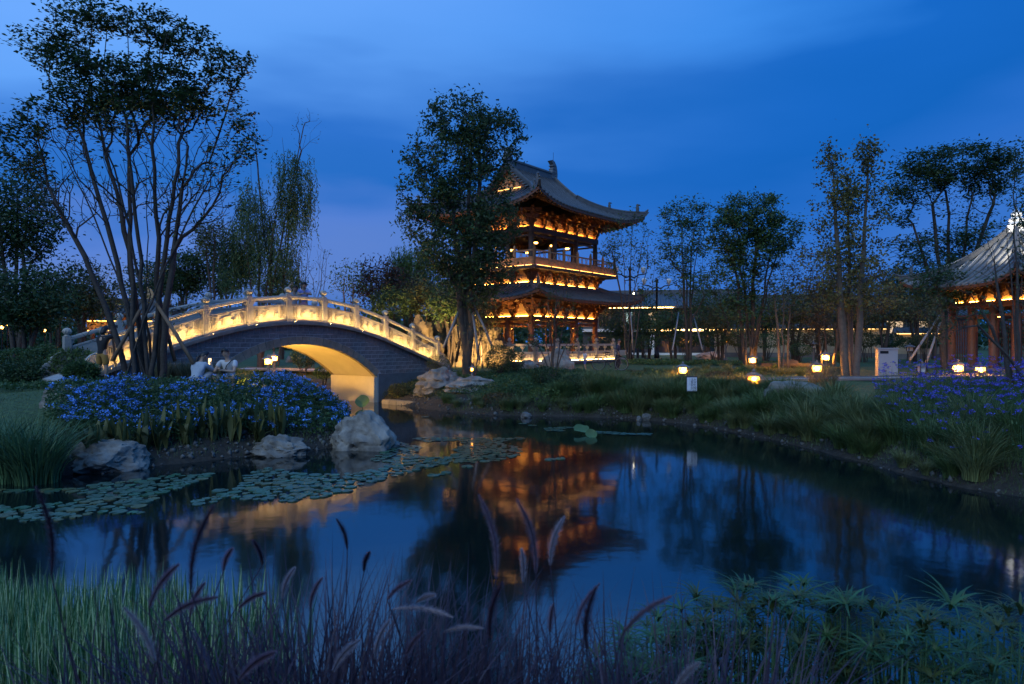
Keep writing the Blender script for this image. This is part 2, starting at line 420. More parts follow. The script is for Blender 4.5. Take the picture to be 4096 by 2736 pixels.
# bricks of the near spandrel wall
BH, BL, GAP = .155, .36, .018
def brick_mesh(w):
    q = MB(); q.box(0, w, 0, .05, 0, BH-GAP); me = q.mesh('brick', M['brick']); return me
full = brick_mesh(BL-GAP)
row = 0; z = SPR+.11
while z < 2.9:
    x = S0+(.5*BL if row % 2 else 0)
    while x < S1:
        x1 = min(x+BL, S1); N_ = 8; up = []; dn = []
        whole = True
        for j in range(N_+1):
            s = x+GAP/2+(x1-x-GAP)*j/N_
            t = min(z+BH-GAP, zc(s)-CT-RIM-.045)
            l_ = max(z, arch(s, AR+RING+.012)) if abs(s) < AR else z
            if t < z+BH-GAP-.001 or l_ > z: whole = False
            up.append((s, t)); dn.append((s, l_))
        if whole and x1-x > BL-.001:
            link('brick', full, None, BR, Vector((x+GAP/2, .0, z)))
        else:
            ok = [j for j in range(N_+1) if up[j][1]-dn[j][1] > .012]
            if len(ok) > 1:
                lo_, hi = ok[0], ok[-1]
                poly = [dn[j] for j in range(lo_, hi+1)]+[up[j] for j in range(hi, lo_-1, -1)]
                MB().prism(poly, 0, .05).build('brick', M['brick'], BR)
        x += BL
    z += BH; row += 1
M['coping'] = mat('worn tan coping stone', (.24, .20, .165), .8, .25, 4, .3, 25)
# deck
mb = MB()
for i in range(60):
    a, b = ss[i], ss[i+1]
    mb.hexa([(a, .30, zc(a)-CT), (b, .30, zc(b)-CT), (b, WID-.30, zc(b)-CT), (a, WID-.30, zc(a)-CT), (a, .30, zc(a)-.04), (b, .30, zc(b)-.04), (b, WID-.30, zc(b)-.04), (a, WID-.30, zc(a)-.04)])
mb.build('bridge_deck', M['paving'], BR)

# carved balustrade -------------------------------------------------
def post_mesh():
    q = MB(); q.box(-.115, .115, -.115, .115, 0, .08); q.box(-.095, .095, -.095, .095, .08, .98)
    me = q.mesh('baluster_post', M['marble']); return me
def post_trim():
    q = MB()
    for s in (-1, 1):
        y0, y1 = (-.103, -.094) if s < 0 else (.094, .103)
        q.box(-.066, -.052, y0, y1, .16, .86); q.box(.052, .066, y0, y1, .16, .86); q.box(-.066, .066, y0, y1, .145, .16)
        for j in range(6):
            t0, t1 = math.pi*j/6, math.pi*(j+1)/6
            q.prism([(.066*math.cos(t0), .86+.066*math.sin(t0)), (.066*math.cos(t1), .86+.066*math.sin(t1)), (.052*math.cos(t1), .86+.052*math.sin(t1)), (.052*math.cos(t0), .86+.052*math.sin(t0))], y0, y1)
        q.box(-.022, .022, y0, y1-.003 if s > 0 else y1, .24, .80)
    return q.mesh('post_trim', M['marble'])
def finial_mesh():
    q = MB(); q.lathe([(.085, .98), (.085, 1.0), (.055, 1.012), (.055, 1.03), (.088, 1.05), (.112, 1.09), (.118, 1.135), (.108, 1.18), (.08, 1.215), (.04, 1.235), (.008, 1.24)], n=16)
    for j in range(10):
        t = 2*math.pi*j/10
        q.tube([(.10*math.cos(t), .10*math.sin(t), 1.07), (.125*math.cos(t+.2), .125*math.sin(t+.2), 1.13), (.09*math.cos(t+.45), .09*math.sin(t+.45), 1.205)], [.012, .016, .008], 5)
    return q.mesh('finial', M['marble'], True)
PM, PT, PF = post_mesh(), post_trim(), finial_mesh()
def sheared(mb, s0, s1):                       # panels follow the slope between two posts
    za, zb = zc(s0), zc(s1)
    mb.v = [(x, y, z+za+(zb-za)*(x-s0)/(s1-s0)) for x, y, z in mb.v]
    return mb
def ell(cx, cz, rx, rz, y0, y1, n=8, t0=0):
    return [(cx+rx*math.cos(2*math.pi*j/n+t0), cz+rz*math.sin(2*math.pi*j/n+t0)) for j in range(n)]
def relief(x0, w, rng):                        # a group of robed figures, branches and clouds in low relief
    q = MB(); yb = -.048; q.box(x0+w*.12, x0+w*.88, -.0475, -.0435, .15, .17)
    k = rng.choice([2, 3, 3])
    for j in range(k):
        cx = x0+w*(.22+.56*j/(k-1 if k > 1 else 1))+rng.uniform(-.03, .03); b = .16+rng.uniform(-.02, .02); h = rng.uniform(.22, .28); ln = rng.uniform(-.05, .05)
        q.prism([(cx-.055, b), (cx+.055, b), (cx+.036+ln*.6, b+h*.6), (cx+.022+ln, b+h*.8), (cx-.022+ln, b+h*.8), (cx-.036+ln*.6, b+h*.6)], yb-.020, yb+.005)
        q.prism(ell(cx+ln, b+h*.92, .027, .033, 0, 0), yb-.024, yb+.005)
        sgn = rng.choice([-1, 1])
        q.tube([(cx+ln, yb-.012, b+h*.72), (cx+sgn*.075, yb-.014, b+h*.62), (cx+sgn*.13, yb-.010, b+h*.78)], [.018, .017, .012], 5)
        q.tube([(cx, yb-.012, b+h*.55), (cx-sgn*.07, yb-.014, b+h*.35)], [.014, .010], 5)
    for j in range(3):
        cx = x0+w*rng.uniform(.15, .85); z_ = .38+rng.uniform(-.03, .08)
        q.tube([(cx-.07, yb-.008, z_), (cx, yb-.012, z_+.025), (cx+.07, yb-.008, z_+.005)], [.012, .018, .012], 5)
    return q
def medallion(x0, w, z0, z1):
    q = MB(); y0, y1 = -.070, -.043; b = .016
    for (xa, xb, za, zb) in ((x0, x0+w, z0, z0+b), (x0, x0+w, z1-b, z1), (x0, x0+b, z0+b, z1-b), (x0+w-b, x0+w, z0+b, z1-b)):
        q.box(xa, xb, y0, y1, za, zb)
    hh = z1-z0; c = x0+w/2
    for f0 in (.16, .34, .52, .70):
        q.box(x0+.025, x0+w-.03, y0, y1, z0+hh*f0, z0+hh*f0+.014)
    q.box(c-.008, c+.006, y0-.001, y1, z0+hh*.16, z0+hh*.36); q.box(x0+w-.036, x0+w-.024, y0-.001, y1, z0+hh*.34, z0+hh*.55); q.box(x0+.022, x0+.034, y0-.001, y1, z0+hh*.52, z0+hh*.72)
    q.box(c-.006, c+.006, y0-.001, y1, z0+hh*.72, z0+hh*.86)
    return q
rng = random.Random(5)
for (yb, near) in ((.10, True), (WID-.10, False)):
    for s in SI:
        o = link('baluster_post', PM, None, BR, T(s, yb, zc(s)-.004))
        if near: link('post_trim', PT, None, o)
        link('finial', PF, None, o)
    for i in range(9):
        a, b = SI[i]+.09, SI[i+1]-.09; L_ = b-a
        q = MB(); q.box(a, b, yb-.045, yb+.045, .05, .64); pan = sheared(q, SI[i], SI[i+1]).build('carved_panel', M['marble'], BR)
        q = MB(); d = .16                      # moulded frame of the panel
        for (xa, xb, za, zb) in ((a+.03, b-.03, .595, .62), (a+.03, b-.03, .085, .11), (a+.03, a+.05, .11, .595), (b-.05, b-.03, .11, .595)):
            q.box(xa, xb, yb-.066, yb-.044, za, zb)
        sheared(q, SI[i], SI[i+1]).build('panel_frame', M['marble'], pan)
        if near:
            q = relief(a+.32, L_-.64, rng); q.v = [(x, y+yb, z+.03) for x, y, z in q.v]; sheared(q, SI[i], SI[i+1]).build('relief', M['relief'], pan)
            q = MB()
            for (xa, xb, za, zb) in ((a+.30, b-.30, .555, .565), (a+.30, b-.30, .135, .145), (a+.30, a+.31, .145, .555), (b-.31, b-.30, .145, .555)):
                q.box(xa, xb, yb-.058, yb-.044, za, zb)
            sheared(q, SI[i], SI[i+1]).build('relief_border', M['marble'], pan)
            for x0 in (a+.09, b-.25):
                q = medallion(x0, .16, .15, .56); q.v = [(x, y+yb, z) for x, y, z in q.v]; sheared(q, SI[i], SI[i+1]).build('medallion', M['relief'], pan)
        q = MB()                               # handrail, eight sided
        q.prism([(0, 0)], 0, 0) if False else None
        prof = [(-.07, .82), (.07, .82), (.085, .85), (.085, .91), (.055, .945), (-.055, .945), (-.085, .91), (-.085, .85)]
        vs = [(a, yb+y, z) for y, z in prof]+[(b, yb+y, z) for y, z in prof]; k = 8
        q.add(vs, [tuple(range(k)), tuple(range(2*k-1, k-1, -1))]+[(j, (j+1) % k, (j+1) % k+k, j+k) for j in range(k)])
        sheared(q, SI[i], SI[i+1]).build('handrail', M['marble'], BR)
        for x0, sg in ((a, 1), (b, -1)):       # cloud shaped brackets under the rail
            q = MB(); q.prism([(x0, .63), (x0+sg*.06, .63), (x0+sg*.05, .69), (x0+sg*.085, .73), (x0+sg*.09, .77), (x0+sg*.13, .80), (x0+sg*.14, .825), (x0, .825)], yb-.04, yb+.04)
            sheared(q, SI[i], SI[i+1]).build('rail_bracket', M['marble'], BR)
        # coping slab and the light channel that washes the panels
        y0, y1 = (-.17, .30) if near else (WID-.30, WID+.10)
        xa, xb = SI[i]-(.72 if i == 0 else 0)+.004, SI[i+1]+(.72 if i == 8 else 0)-.004
        q = MB(); m_ = 6
        for j in range(m_):
            c0, c1 = xa+(xb-xa)*j/m_, xa+(xb-xa)*(j+1)/m_
            q.hexa([(c0, y0, zc(c0)-CT), (c1, y0, zc(c1)-CT), (c1, y1, zc(c1)-CT), (c0, y1, zc(c0)-CT), (c0, y0, zc(c0)), (c1, y0, zc(c1)), (c1, y1, zc(c1)), (c0, y1, zc(c0))])
        q.build('coping_slab', M['coping'], BR)
        if near:
            def follow(x0, x1, y0_, y1_, z0_, z1_):
                q = MB()
                for j in range(5):
                    c0, c1 = x0+(x1-x0)*j/5, x0+(x1-x0)*(j+1)/5
                    q.hexa([(c0, y0_, zc(c0)+z0_), (c1, y0_, zc(c1)+z0_), (c1, y1_, zc(c1)+z0_), (c0, y1_, zc(c0)+z0_), (c0, y0_, zc(c0)+z1_), (c1, y0_, zc(c1)+z1_), (c1, y1_, zc(c1)+z1_), (c0, y1_, zc(c0)+z1_)])
                return q
            ch = follow(a+.06, b-.06, -.164, -.148, -.005, .030).build('light_channel', M['marble'], BR)
            follow(a+.06, b-.06, -.104, -.096, -.005, .022).build('light_baffle', M['marble'], ch)  # added lip, shades the panel foot so the strip lights it more evenly
            follow(a+.08, b-.08, -.142, -.114, .004, .012).build('led_strip', M['glowbridge'], ch)
    for s, sg in ((SI[0], -1), (SI[9], 1)):    # drum stones closing the balustrade
        q = MB(); x0 = s+sg*.09; P_ = [(0, 0), (.62, 0), (.62, .28), (.52, .42), (.40, .46), (.34, .60), (.22, .72), (.08, .78), (0, .80)]
        q.prism([(x0+sg*x, zc(s)-.28+z+.0) for x, z in P_], yb-.07, yb+.07); q.build('drum_stone', M['marble'], BR)
# flood lights under the vault
fl = empty('vault_floodlight', (0, 0, 0), 0, 'small floodlight on the bank under the bridge vault', 'floodlight')
p = BR.matrix_basis @ Vector((-1.9, 1.5, .98))
fl.location = p
q = MB(); q.box(-.12, .12, -.06, .06, 0, .14); q.box(-.02, .02, -.02, .02, -.4, 0); q.build('housing', M['darkmetal'], fl, T(0, 0, 0, R(52-90)))
q = MB(); q.box(-.10, .10, .061, .07, .02, .12); q.build('lens', emit('flood lens', AMBER, 5), fl, T(0, 0, 0, R(52-90)))
ld = bpy.data.lights.new('vault_light', 'SPOT'); ld.energy = 1150; ld.color = (1, .54, .10); ld.spot_size = R(150); ld.spot_blend = .6; ld.shadow_soft_size = .12
lo_ = bpy.data.objects.new('vault_light', ld); C.objects.link(lo_); lo_.parent = fl
dirv = Matrix.Rotation(R(52), 3, 'Z') @ Vector((1, 0, .22))
lo_.location = (dirv.x*.12, dirv.y*.12, .1); lo_.rotation_euler = dirv.to_track_quat('-Z', 'Y').to_euler()
# ------------------------------------------------------------------ curved tiled roofs
class Roof:
    """four curved slopes from an eave rectangle (hx, hy, ze) up to a top rectangle (tx, ty, zt)"""
    def __init__(s, root, hx, hy, ze, tx, ty, zt, up=.5, ext=.04, a=.55, tm='tile', wood='wood', rib=.3, rafter=.3, inner=None, rr=.06):
        s.root = root; s.d = (hx, hy, ze, tx, ty, zt, up, ext, a); s.tm = tm; s.wood = wood; s.rib = rib; s.rr = rr
        s.slopes(); s.ribs(); s.hips(); s.eave(rafter, inner)
    def XY(s, k):
        hx, hy, ze, tx, ty, zt, up, ext, a = s.d
        return hx+(tx-hx)*k, hy+(ty-hy)*k
    def P(s, side, c, k, dz=0.0):                # c = coordinate along the side (metres)
        hx, hy, ze, tx, ty, zt, up, ext, a = s.d
        X, Y = s.XY(k); half = X if side % 2 == 0 else Y
        q = min(1, abs(c)/half) if half > 1e-6 else 0
        z = ze+(zt-ze)*(a*k+(1-a)*k*k)+up*q**4*(1-k)**2+dz
        e = 1+ext*q**4*(1-k)**2
        if side == 0: p = (c*e, -Y*e)
        elif side == 1: p = (X*e, c*e)
        elif side == 2: p = (-c*e, Y*e)
        else: p = (-X*e, -c*e)
        return Vector((p[0], p[1], z))
    def slopes(s):
        nq, nk = 20, 10
        for side in range(4):
            for nm, dz, m in (('roof_slope', 0, s.tm), ('soffit', -.13, s.wood)):
                V = []; Fc = []
                for i in range(nk+1):
                    k = i/nk; h = s.XY(k)[side % 2]
                    for j in range(nq+1): V.append(s.P(side, h*(2*j/nq-1), k, dz))
                for i in range(nk):
                    for j in range(nq):
                        b = i*(nq+1)+j; Fc.append((b, b+1, b+nq+2, b+nq+1))
                MB().add(V, Fc).build(nm, M[m], s.root, smooth=True)
            h = s.XY(0)[side % 2]; q = MB(); V = []
            for j in range(nq+1):
                c = h*(2*j/nq-1); V += [s.P(side, c, 0, .0), s.P(side, c, 0, -.13)]
            q.add(V, [(2*j, 2*j+2, 2*j+3, 2*j+1) for j in range(nq)]); q.build('eave_board', M[s.wood], s.root)
    def ribs(s):
        hx, hy, ze, tx, ty, zt, up, ext, a = s.d
        for side in range(4):
            h, t = (hx, tx) if side % 2 == 0 else (hy, ty)
            n = int(2*h/s.rib); st = 2*h/n
            for i in range(n):
                c = -h+st*(i+.5)
                km = 1 if abs(c) < t else max(.04, (h-abs(c))/(h-t))
                q = MB(); ks = [0+km*j/7 for j in range(8)]
                pts = [s.P(side, c, k, .03) for k in ks]
                pts[0] = pts[0]+(pts[0]-pts[1]).normalized()*.05
                q.tube(pts, s.rr, 6); q.build('tile_rib', M[s.tm], s.root, smooth=True)
    def hips(s):
        X0 = s.d[0]
        for side in range(4):
            q = MB(); pts = []
            for j in range(11):
                k = j/10; h = s.XY(k)[side % 2]; pts.append(s.P(side, h, k, .10))
            tip = pts[0]+(pts[0]-pts[1]).normalized()*.18+Vector((0, 0, .14))
            q.tube([tip]+pts, [.07]+[.13]*11, 4, sq=True)
            q.tube([p+Vector((0, 0, .13)) for p in [tip]+pts], [.04]+[.075]*11, 6)
            hip = q.build('hip_ridge', M['ridge'], s.root)
            q = MB(); p0 = pts[1]+Vector((0, 0, .12)); d = (pts[0]-pts[1]); an = math.atan2(d.y, d.x)
            q.lathe([(.10, 0), (.12, .06), (.085, .16), (.10, .24), (.07, .31), (.085, .37), (.06, .44), (.01, .47)], n=8)
            q.tube([(0, 0, .36), (.10, 0, .40), (.15, 0, .36)], [.05, .04, .02], 5)
            q.tube([(-.02, 0, .42), (-.09, 0, .52), (-.04, 0, .60)], [.03, .025, .008], 5)
            q.build('ridge_beast', M['ridge'], hip, T(p0.x, p0.y, p0.z-.04, an), smooth=True)
    def eave(s, sp, inner):
        hx, hy, ze, tx, ty, zt, up, ext, a = s.d
        if not sp: return
        for side in range(4):
            h = hx if side % 2 == 0 else hy; full = (h-(tx if side % 2 == 0 else ty))
            n = int(2*h/sp); st = 2*h/n
            for i in range(n):
                c = -h+st*(i+.5)
                kb = min(inner, max(.05, (h-abs(c))/full*.97))
                a_, b_ = s.P(side, c, .012, -.20), s.P(side, c, kb, -.20)
                MB().tube([a_, b_], .052, 6).build('rafter', M[s.wood], s.root)

def bracket_mesh(name, m, sc_=1.0, tiers=3):     # a stack of cross arms, growing outwards (towards -y) and sideways
    q = MB(); q.frus(0, 0, 0, .16, .10, .16)
    for k in range(tiers):
        z = .16+k*.26; la = .30+.13*k; lo = .26+.24*k
        # boat shaped arm along the wall
        arm = lambda L: [(-L, .17), (-L, .10), (-L*.82, .03), (-L*.55, 0), (L*.55, 0), (L*.82, .03), (L, .10), (L, .17)]
        q.prism([(x, z+zz) for x, zz in arm(la)], -.055, .055)
        q.prism([(x, z+zz) for x, zz in arm(lo)], -.055+.001, .055-.001, Matrix.Rotation(R(90), 4, 'Z'))
        if k: q.prism([(x, z+zz) for x, zz in arm(la*.8)], -.055-lo+.16, .055-lo+.16)
        for (x, y) in ((-la+.07, 0), (la-.07, 0), (0, -lo+.07), (0, lo-.07)):
            q.frus(x, y, z+.17, z+.262, .065, .085)
    q.v = [(x*sc_, y*sc_, z*sc_) for x, y, z in q.v]
    return q.mesh(name, m)
def bay_ring(hx, hy, nx_, ny_):                  # positions along a rectangle, (x, y, rotation), outside = local -y
    P = []
    for i in range(nx_+1):
        x = -hx+2*hx*i/nx_
        P += [(x, -hy, 0.0), (-x, hy, math.pi)]
    for i in range(1, ny_):
        y = -hy+2*hy*i/ny_
        P += [(hx, y, R(90)), (-hx, -y, R(-90))]
    return P
def ring_boxes(name, m, root, hx, hy, t, z0, z1):
    MB().box(-hx-t, hx+t, -hy-t, -hy+t, z0, z1).build(name, m, root)
    MB().box(-hx-t, hx+t, hy-t, hy+t, z0, z1).build(name, m, root)
    MB().box(-hx-t, -hx+t, -hy+t+.002, hy-t-.002, z0+.003, z1-.003).build(name, m, root)
    MB().box(hx-t, hx+t, -hy+t+.002, hy-t-.002, z0+.003, z1-.003).build(name, m, root)
def column_mesh(r, h, m):
    q = MB(); q.lathe([(r*1.5, 0), (r*1.5, .06), (r*1.25, .12), (r*1.0, .13), (r, h*.5), (r*.93, h)], n=14); return q.mesh('column', m, True)

# ------------------------------------------------------------------ the two storey tower
PG = empty('pavilion_tower', (1.19, 41.82, 0), R(51), 'two storey timber tower with sweeping tiled roofs and glowing bracket bands', 'pavilion')
hx, hy = 3.3, 2.5
PZ = 1.38                                        # floor of the platform
MB().box(-4.75, 4.75, -3.95, 3.95, .3, PZ-.12).build('platform', M['concrete'], PG)
MB().box(-4.85, 4.85, -4.05, 4.05, PZ-.118, PZ).build('platform_slab', M['marble'], PG)
colm = column_mesh(.17, 2.42, M['wood']); 
for (x, y, r) in bay_ring(hx, hy, 3, 3): link('column', colm, None, PG, T(x, y, PZ))
colm2 = column_mesh(.15, 2.42, M['wood'])
for x in (-1.1, 1.1):
    for y in (-.85, .85): link('inner_column', colm2, None, PG, T(x, y, PZ))
# door frames and lattice screens between the inner columns
for x0, x1 in ((-3.0, -1.3), (1.3, 3.0)):
    q = MB(); q.box(x0, x0+.1, 1.0, 1.08, PZ, 3.6); q.box(x1-.1, x1, 1.0, 1.08, PZ, 3.6); q.box(x0+.1, x1-.1, 1.0, 1.08, 3.3, 3.42); q.build('door_frame', M['wood'], PG)
ring_boxes('lower_beam', M['wooddark'], PG, hx, hy, .14, 3.62, 3.84)
ring_boxes('lower_tie_beam', M['wood'], PG, hx, hy, .07, 3.38, 3.50)
q = MB(); q.box(-hx+.1, hx-.1, -hy+.1, hy-.1, 3.86, 3.93); q.build('lower_ceiling', M['wooddark'], PG)
bm1 = bracket_mesh('bracket_set', M['wood'], .92)
PW, PH_ = 6, 4
def band(z0, bx, by, mesh, zh, strip, wm, nx_, ny_, off):
    ring_boxes('panel_wall', M[wm], PG, bx-.05, by-.05, .03, z0, z0+zh)
    for (x, y, r) in bay_ring(bx, by, nx_, ny_): link('bracket_set', mesh, None, PG, T(x, y, z0, r))
    for (sx_, sy_) in ((-1, -1), (1, -1), (1, 1), (-1, 1)):       # diagonal corner arms
        link('bracket_set', mesh, None, PG, T(sx_*bx, sy_*by, z0+.002, math.atan2(sy_, sx_)+R(90), 1.12))
    for i in range(nx_):
        x0, x1 = -bx+2*bx*i/nx_+.2, -bx+2*bx*(i+1)/nx_-.2
        for s in (-1, 1):
            y = s*(by+off); MB().box(x0, x1, y-.012, y+.012, z0+.003, z0+.014).build('led_strip', M[strip], PG)
    for i in range(ny_):
        y0, y1 = -by+2*by*i/ny_+.2, -by+2*by*(i+1)/ny_-.2
        for s in (-1, 1):
            x = s*(bx+off); MB().box(x-.012, x+.012, y0, y1, z0+.003, z0+.014).build('led_strip', M[strip], PG)
M['glowtower'] = emit('tower led', AMBER, 76)
band(3.842, hx, hy, bm1, 1.0, 'glowtower', 'board', PW, PH_, .035)
r1 = Roof(PG, 5.35, 4.55, 4.72, 3.45, 2.65, 5.55, up=.42, ext=.035, a=.75, rib=.29, rafter=.30, inner=.95)
# skirting ridge where the lower roof meets the body
ring_boxes('skirt_ridge', M['ridge'], PG, 3.50, 2.70, .08, 5.46, 5.62)
# balcony band
ring_boxes('middle_wall', M['wooddark'], PG, 3.30, 2.50, .08, 4.9, 5.62)
ring_boxes('middle_beam', M['wooddark'], PG, 3.34, 2.54, .12, 5.50, 5.72)
bm2 = bracket_mesh('bracket_set', M['wood'], .72, 3)
band(5.722, 3.34, 2.54, bm2, .63, 'glowtower', 'board', PW, PH_, .035)
q = MB(); q.box(-4.35, 4.35, -3.55, 3.55, 6.36, 6.52); q.build('balcony_floor', M['wooddark'], PG)
# balcony railing
def rail_side(x0, y0, x1, y1, n_, zb, parent, mats, hgt=.85, lamp=None):
    a, b = Vector((x0, y0)), Vector((x1, y1)); d = (b-a); ln = d.length; rz = math.atan2(d.y, d.x)
    mw = M[mats]
    for i in range(n_+1):
        p = a.lerp(b, i/n_)
        q = MB(); q.box(-.06, .06, -.06, .06, 0, hgt+.10); q.frus(0, 0, hgt+.10, hgt+.13, .075, .075); q.lathe([(.045, hgt+.13), (.065, hgt+.18), (.055, hgt+.24), (.015, hgt+.29)], n=8)
        q.build('railing_post', mw, parent, T(p.x, p.y, zb, rz))
    for i in range(n_):
        p = a.lerp(b, i/n_); w_ = ln/n_
        q = MB(); q.box(.06, w_-.06, -.035, .035, .06, .12); q.box(.06, w_-.06, -.035, .035, .40, .46); q.box(.061, w_-.061, -.012, .012, .121, .399)
        k = max(2, int(w_/.42))
        for j in range(1, k):
            x = w_*j/k; q.box(x-.03, x+.03, -.032, .032, .12, .40)
        for j in range(k):
            xa, xb = w_*j/k+.07, w_*(j+1)/k-.07
            q.box(xa+.03, xb-.03, -.022, -.012, .16, .18); q.box(xa+.03, xb-.03, -.022, -.012, .33, .35); q.box(xa+.03, xa+.05, -.022, -.012, .18, .33); q.box(xb-.05, xb-.03, -.022, -.012, .18, .33)
        q.build('railing_panel', mw, parent, T(p.x, p.y, zb, rz))
        q = MB(); q.box(.06, w_-.06, -.045, .045, hgt-.07, hgt)
        for j in range(1, 3):                  # curved struts below the handrail
            x = w_*j/3; q.tube([(x-.10, 0, .46), (x-.04, 0, .56), (x-.08, 0, hgt-.07)], .022, 5); q.tube([(x+.10, 0, .46), (x+.04, 0, .56), (x+.08, 0, hgt-.07)], .022, 5)
        q.build('railing_handrail', mw, parent, T(p.x, p.y, zb, rz))
        if lamp: MB().box(.08, w_-.08, -.14, -.12, .006, .02).build('led_strip', M[lamp], parent, T(p.x, p.y, zb, rz))
M['railwood'] = mat('honey railing timber', (.42, .21, .09), .55, .2, 5)
M['glowbalcony'] = emit('balcony led', AMBER, 10)
bx, by = 4.18, 3.38
for (x0, y0, x1, y1, n_) in ((-bx, -by, bx, -by, 6), (bx, -by, bx, by, 5), (bx, by, -bx, by, 6), (-bx, by, -bx, -by, 5)):
    rail_side(x0, y0, x1, y1, n_, 6.522, PG, 'railwood', lamp='glowbalcony')
# upper storey
colu = column_mesh(.15, 2.0, M['wooddark'])
for (x, y, r) in bay_ring(hx, hy, 3, 3): link('column', colu, None, PG, T(x, y, 6.52))
ring_boxes('upper_beam', M['wooddark'], PG, hx, hy, .15, 8.50, 8.80)
ring_boxes('upper_tie_beam', M['wooddark'], PG, hx, hy, .06, 8.28, 8.38)
q = MB(); q.box(-hx+.15, hx-.15, -hy+.15, hy-.15, 8.82, 8.88); q.build('upper_ceiling', M['wooddark'], PG)
bmu = bracket_mesh('bracket_set', M['wood'], .95)
band(8.802, hx, hy, bmu, .95, 'glowtower', 'board', PW, PH_, .035)
# inner brackets with small lamps seen through the open storey
bms = bracket_mesh('inner_bracket', M['wood'], .6, 2)
for (x, y, r) in bay_ring(hx-.9, hy-.9, 3, 2): link('inner_bracket', bms, None, PG, T(x, y, 8.2, r))
for x in (-1.6, 0, 1.6):
    for y in (-1.55, 1.55):
        q = MB(); q.lathe([(.03, .5), (.03, .2), (.12, .16), (.13, .0), (.05, -.03)], n=8); ln_ = q.build('lantern', M['wooddark'], PG, T(x, y, 8.2))
        q = MB(); q.lathe([(.10, -.04), (.12, .01), (.10, .05)], n=8); q.build('lantern_glass', M['glowamber'], ln_, T(0, 0, -.05))
M['glowhall'] = emit('hall lantern', AMBER, 120)
for x in (-2.2, 0, 2.2):
    for y in (-1.7, 1.7):
        q = MB(); q.lathe([(.02, .6), (.02, .2), (.12, .16), (.13, .0)], n=8); ln_ = q.build('lantern', M['wooddark'], PG, T(x, y, 3.3))
        q = MB(); q.lathe([(.10, -.16), (.12, -.08), (.10, .0)], n=8); q.build('lantern_glass', M['glowhall'], ln_)

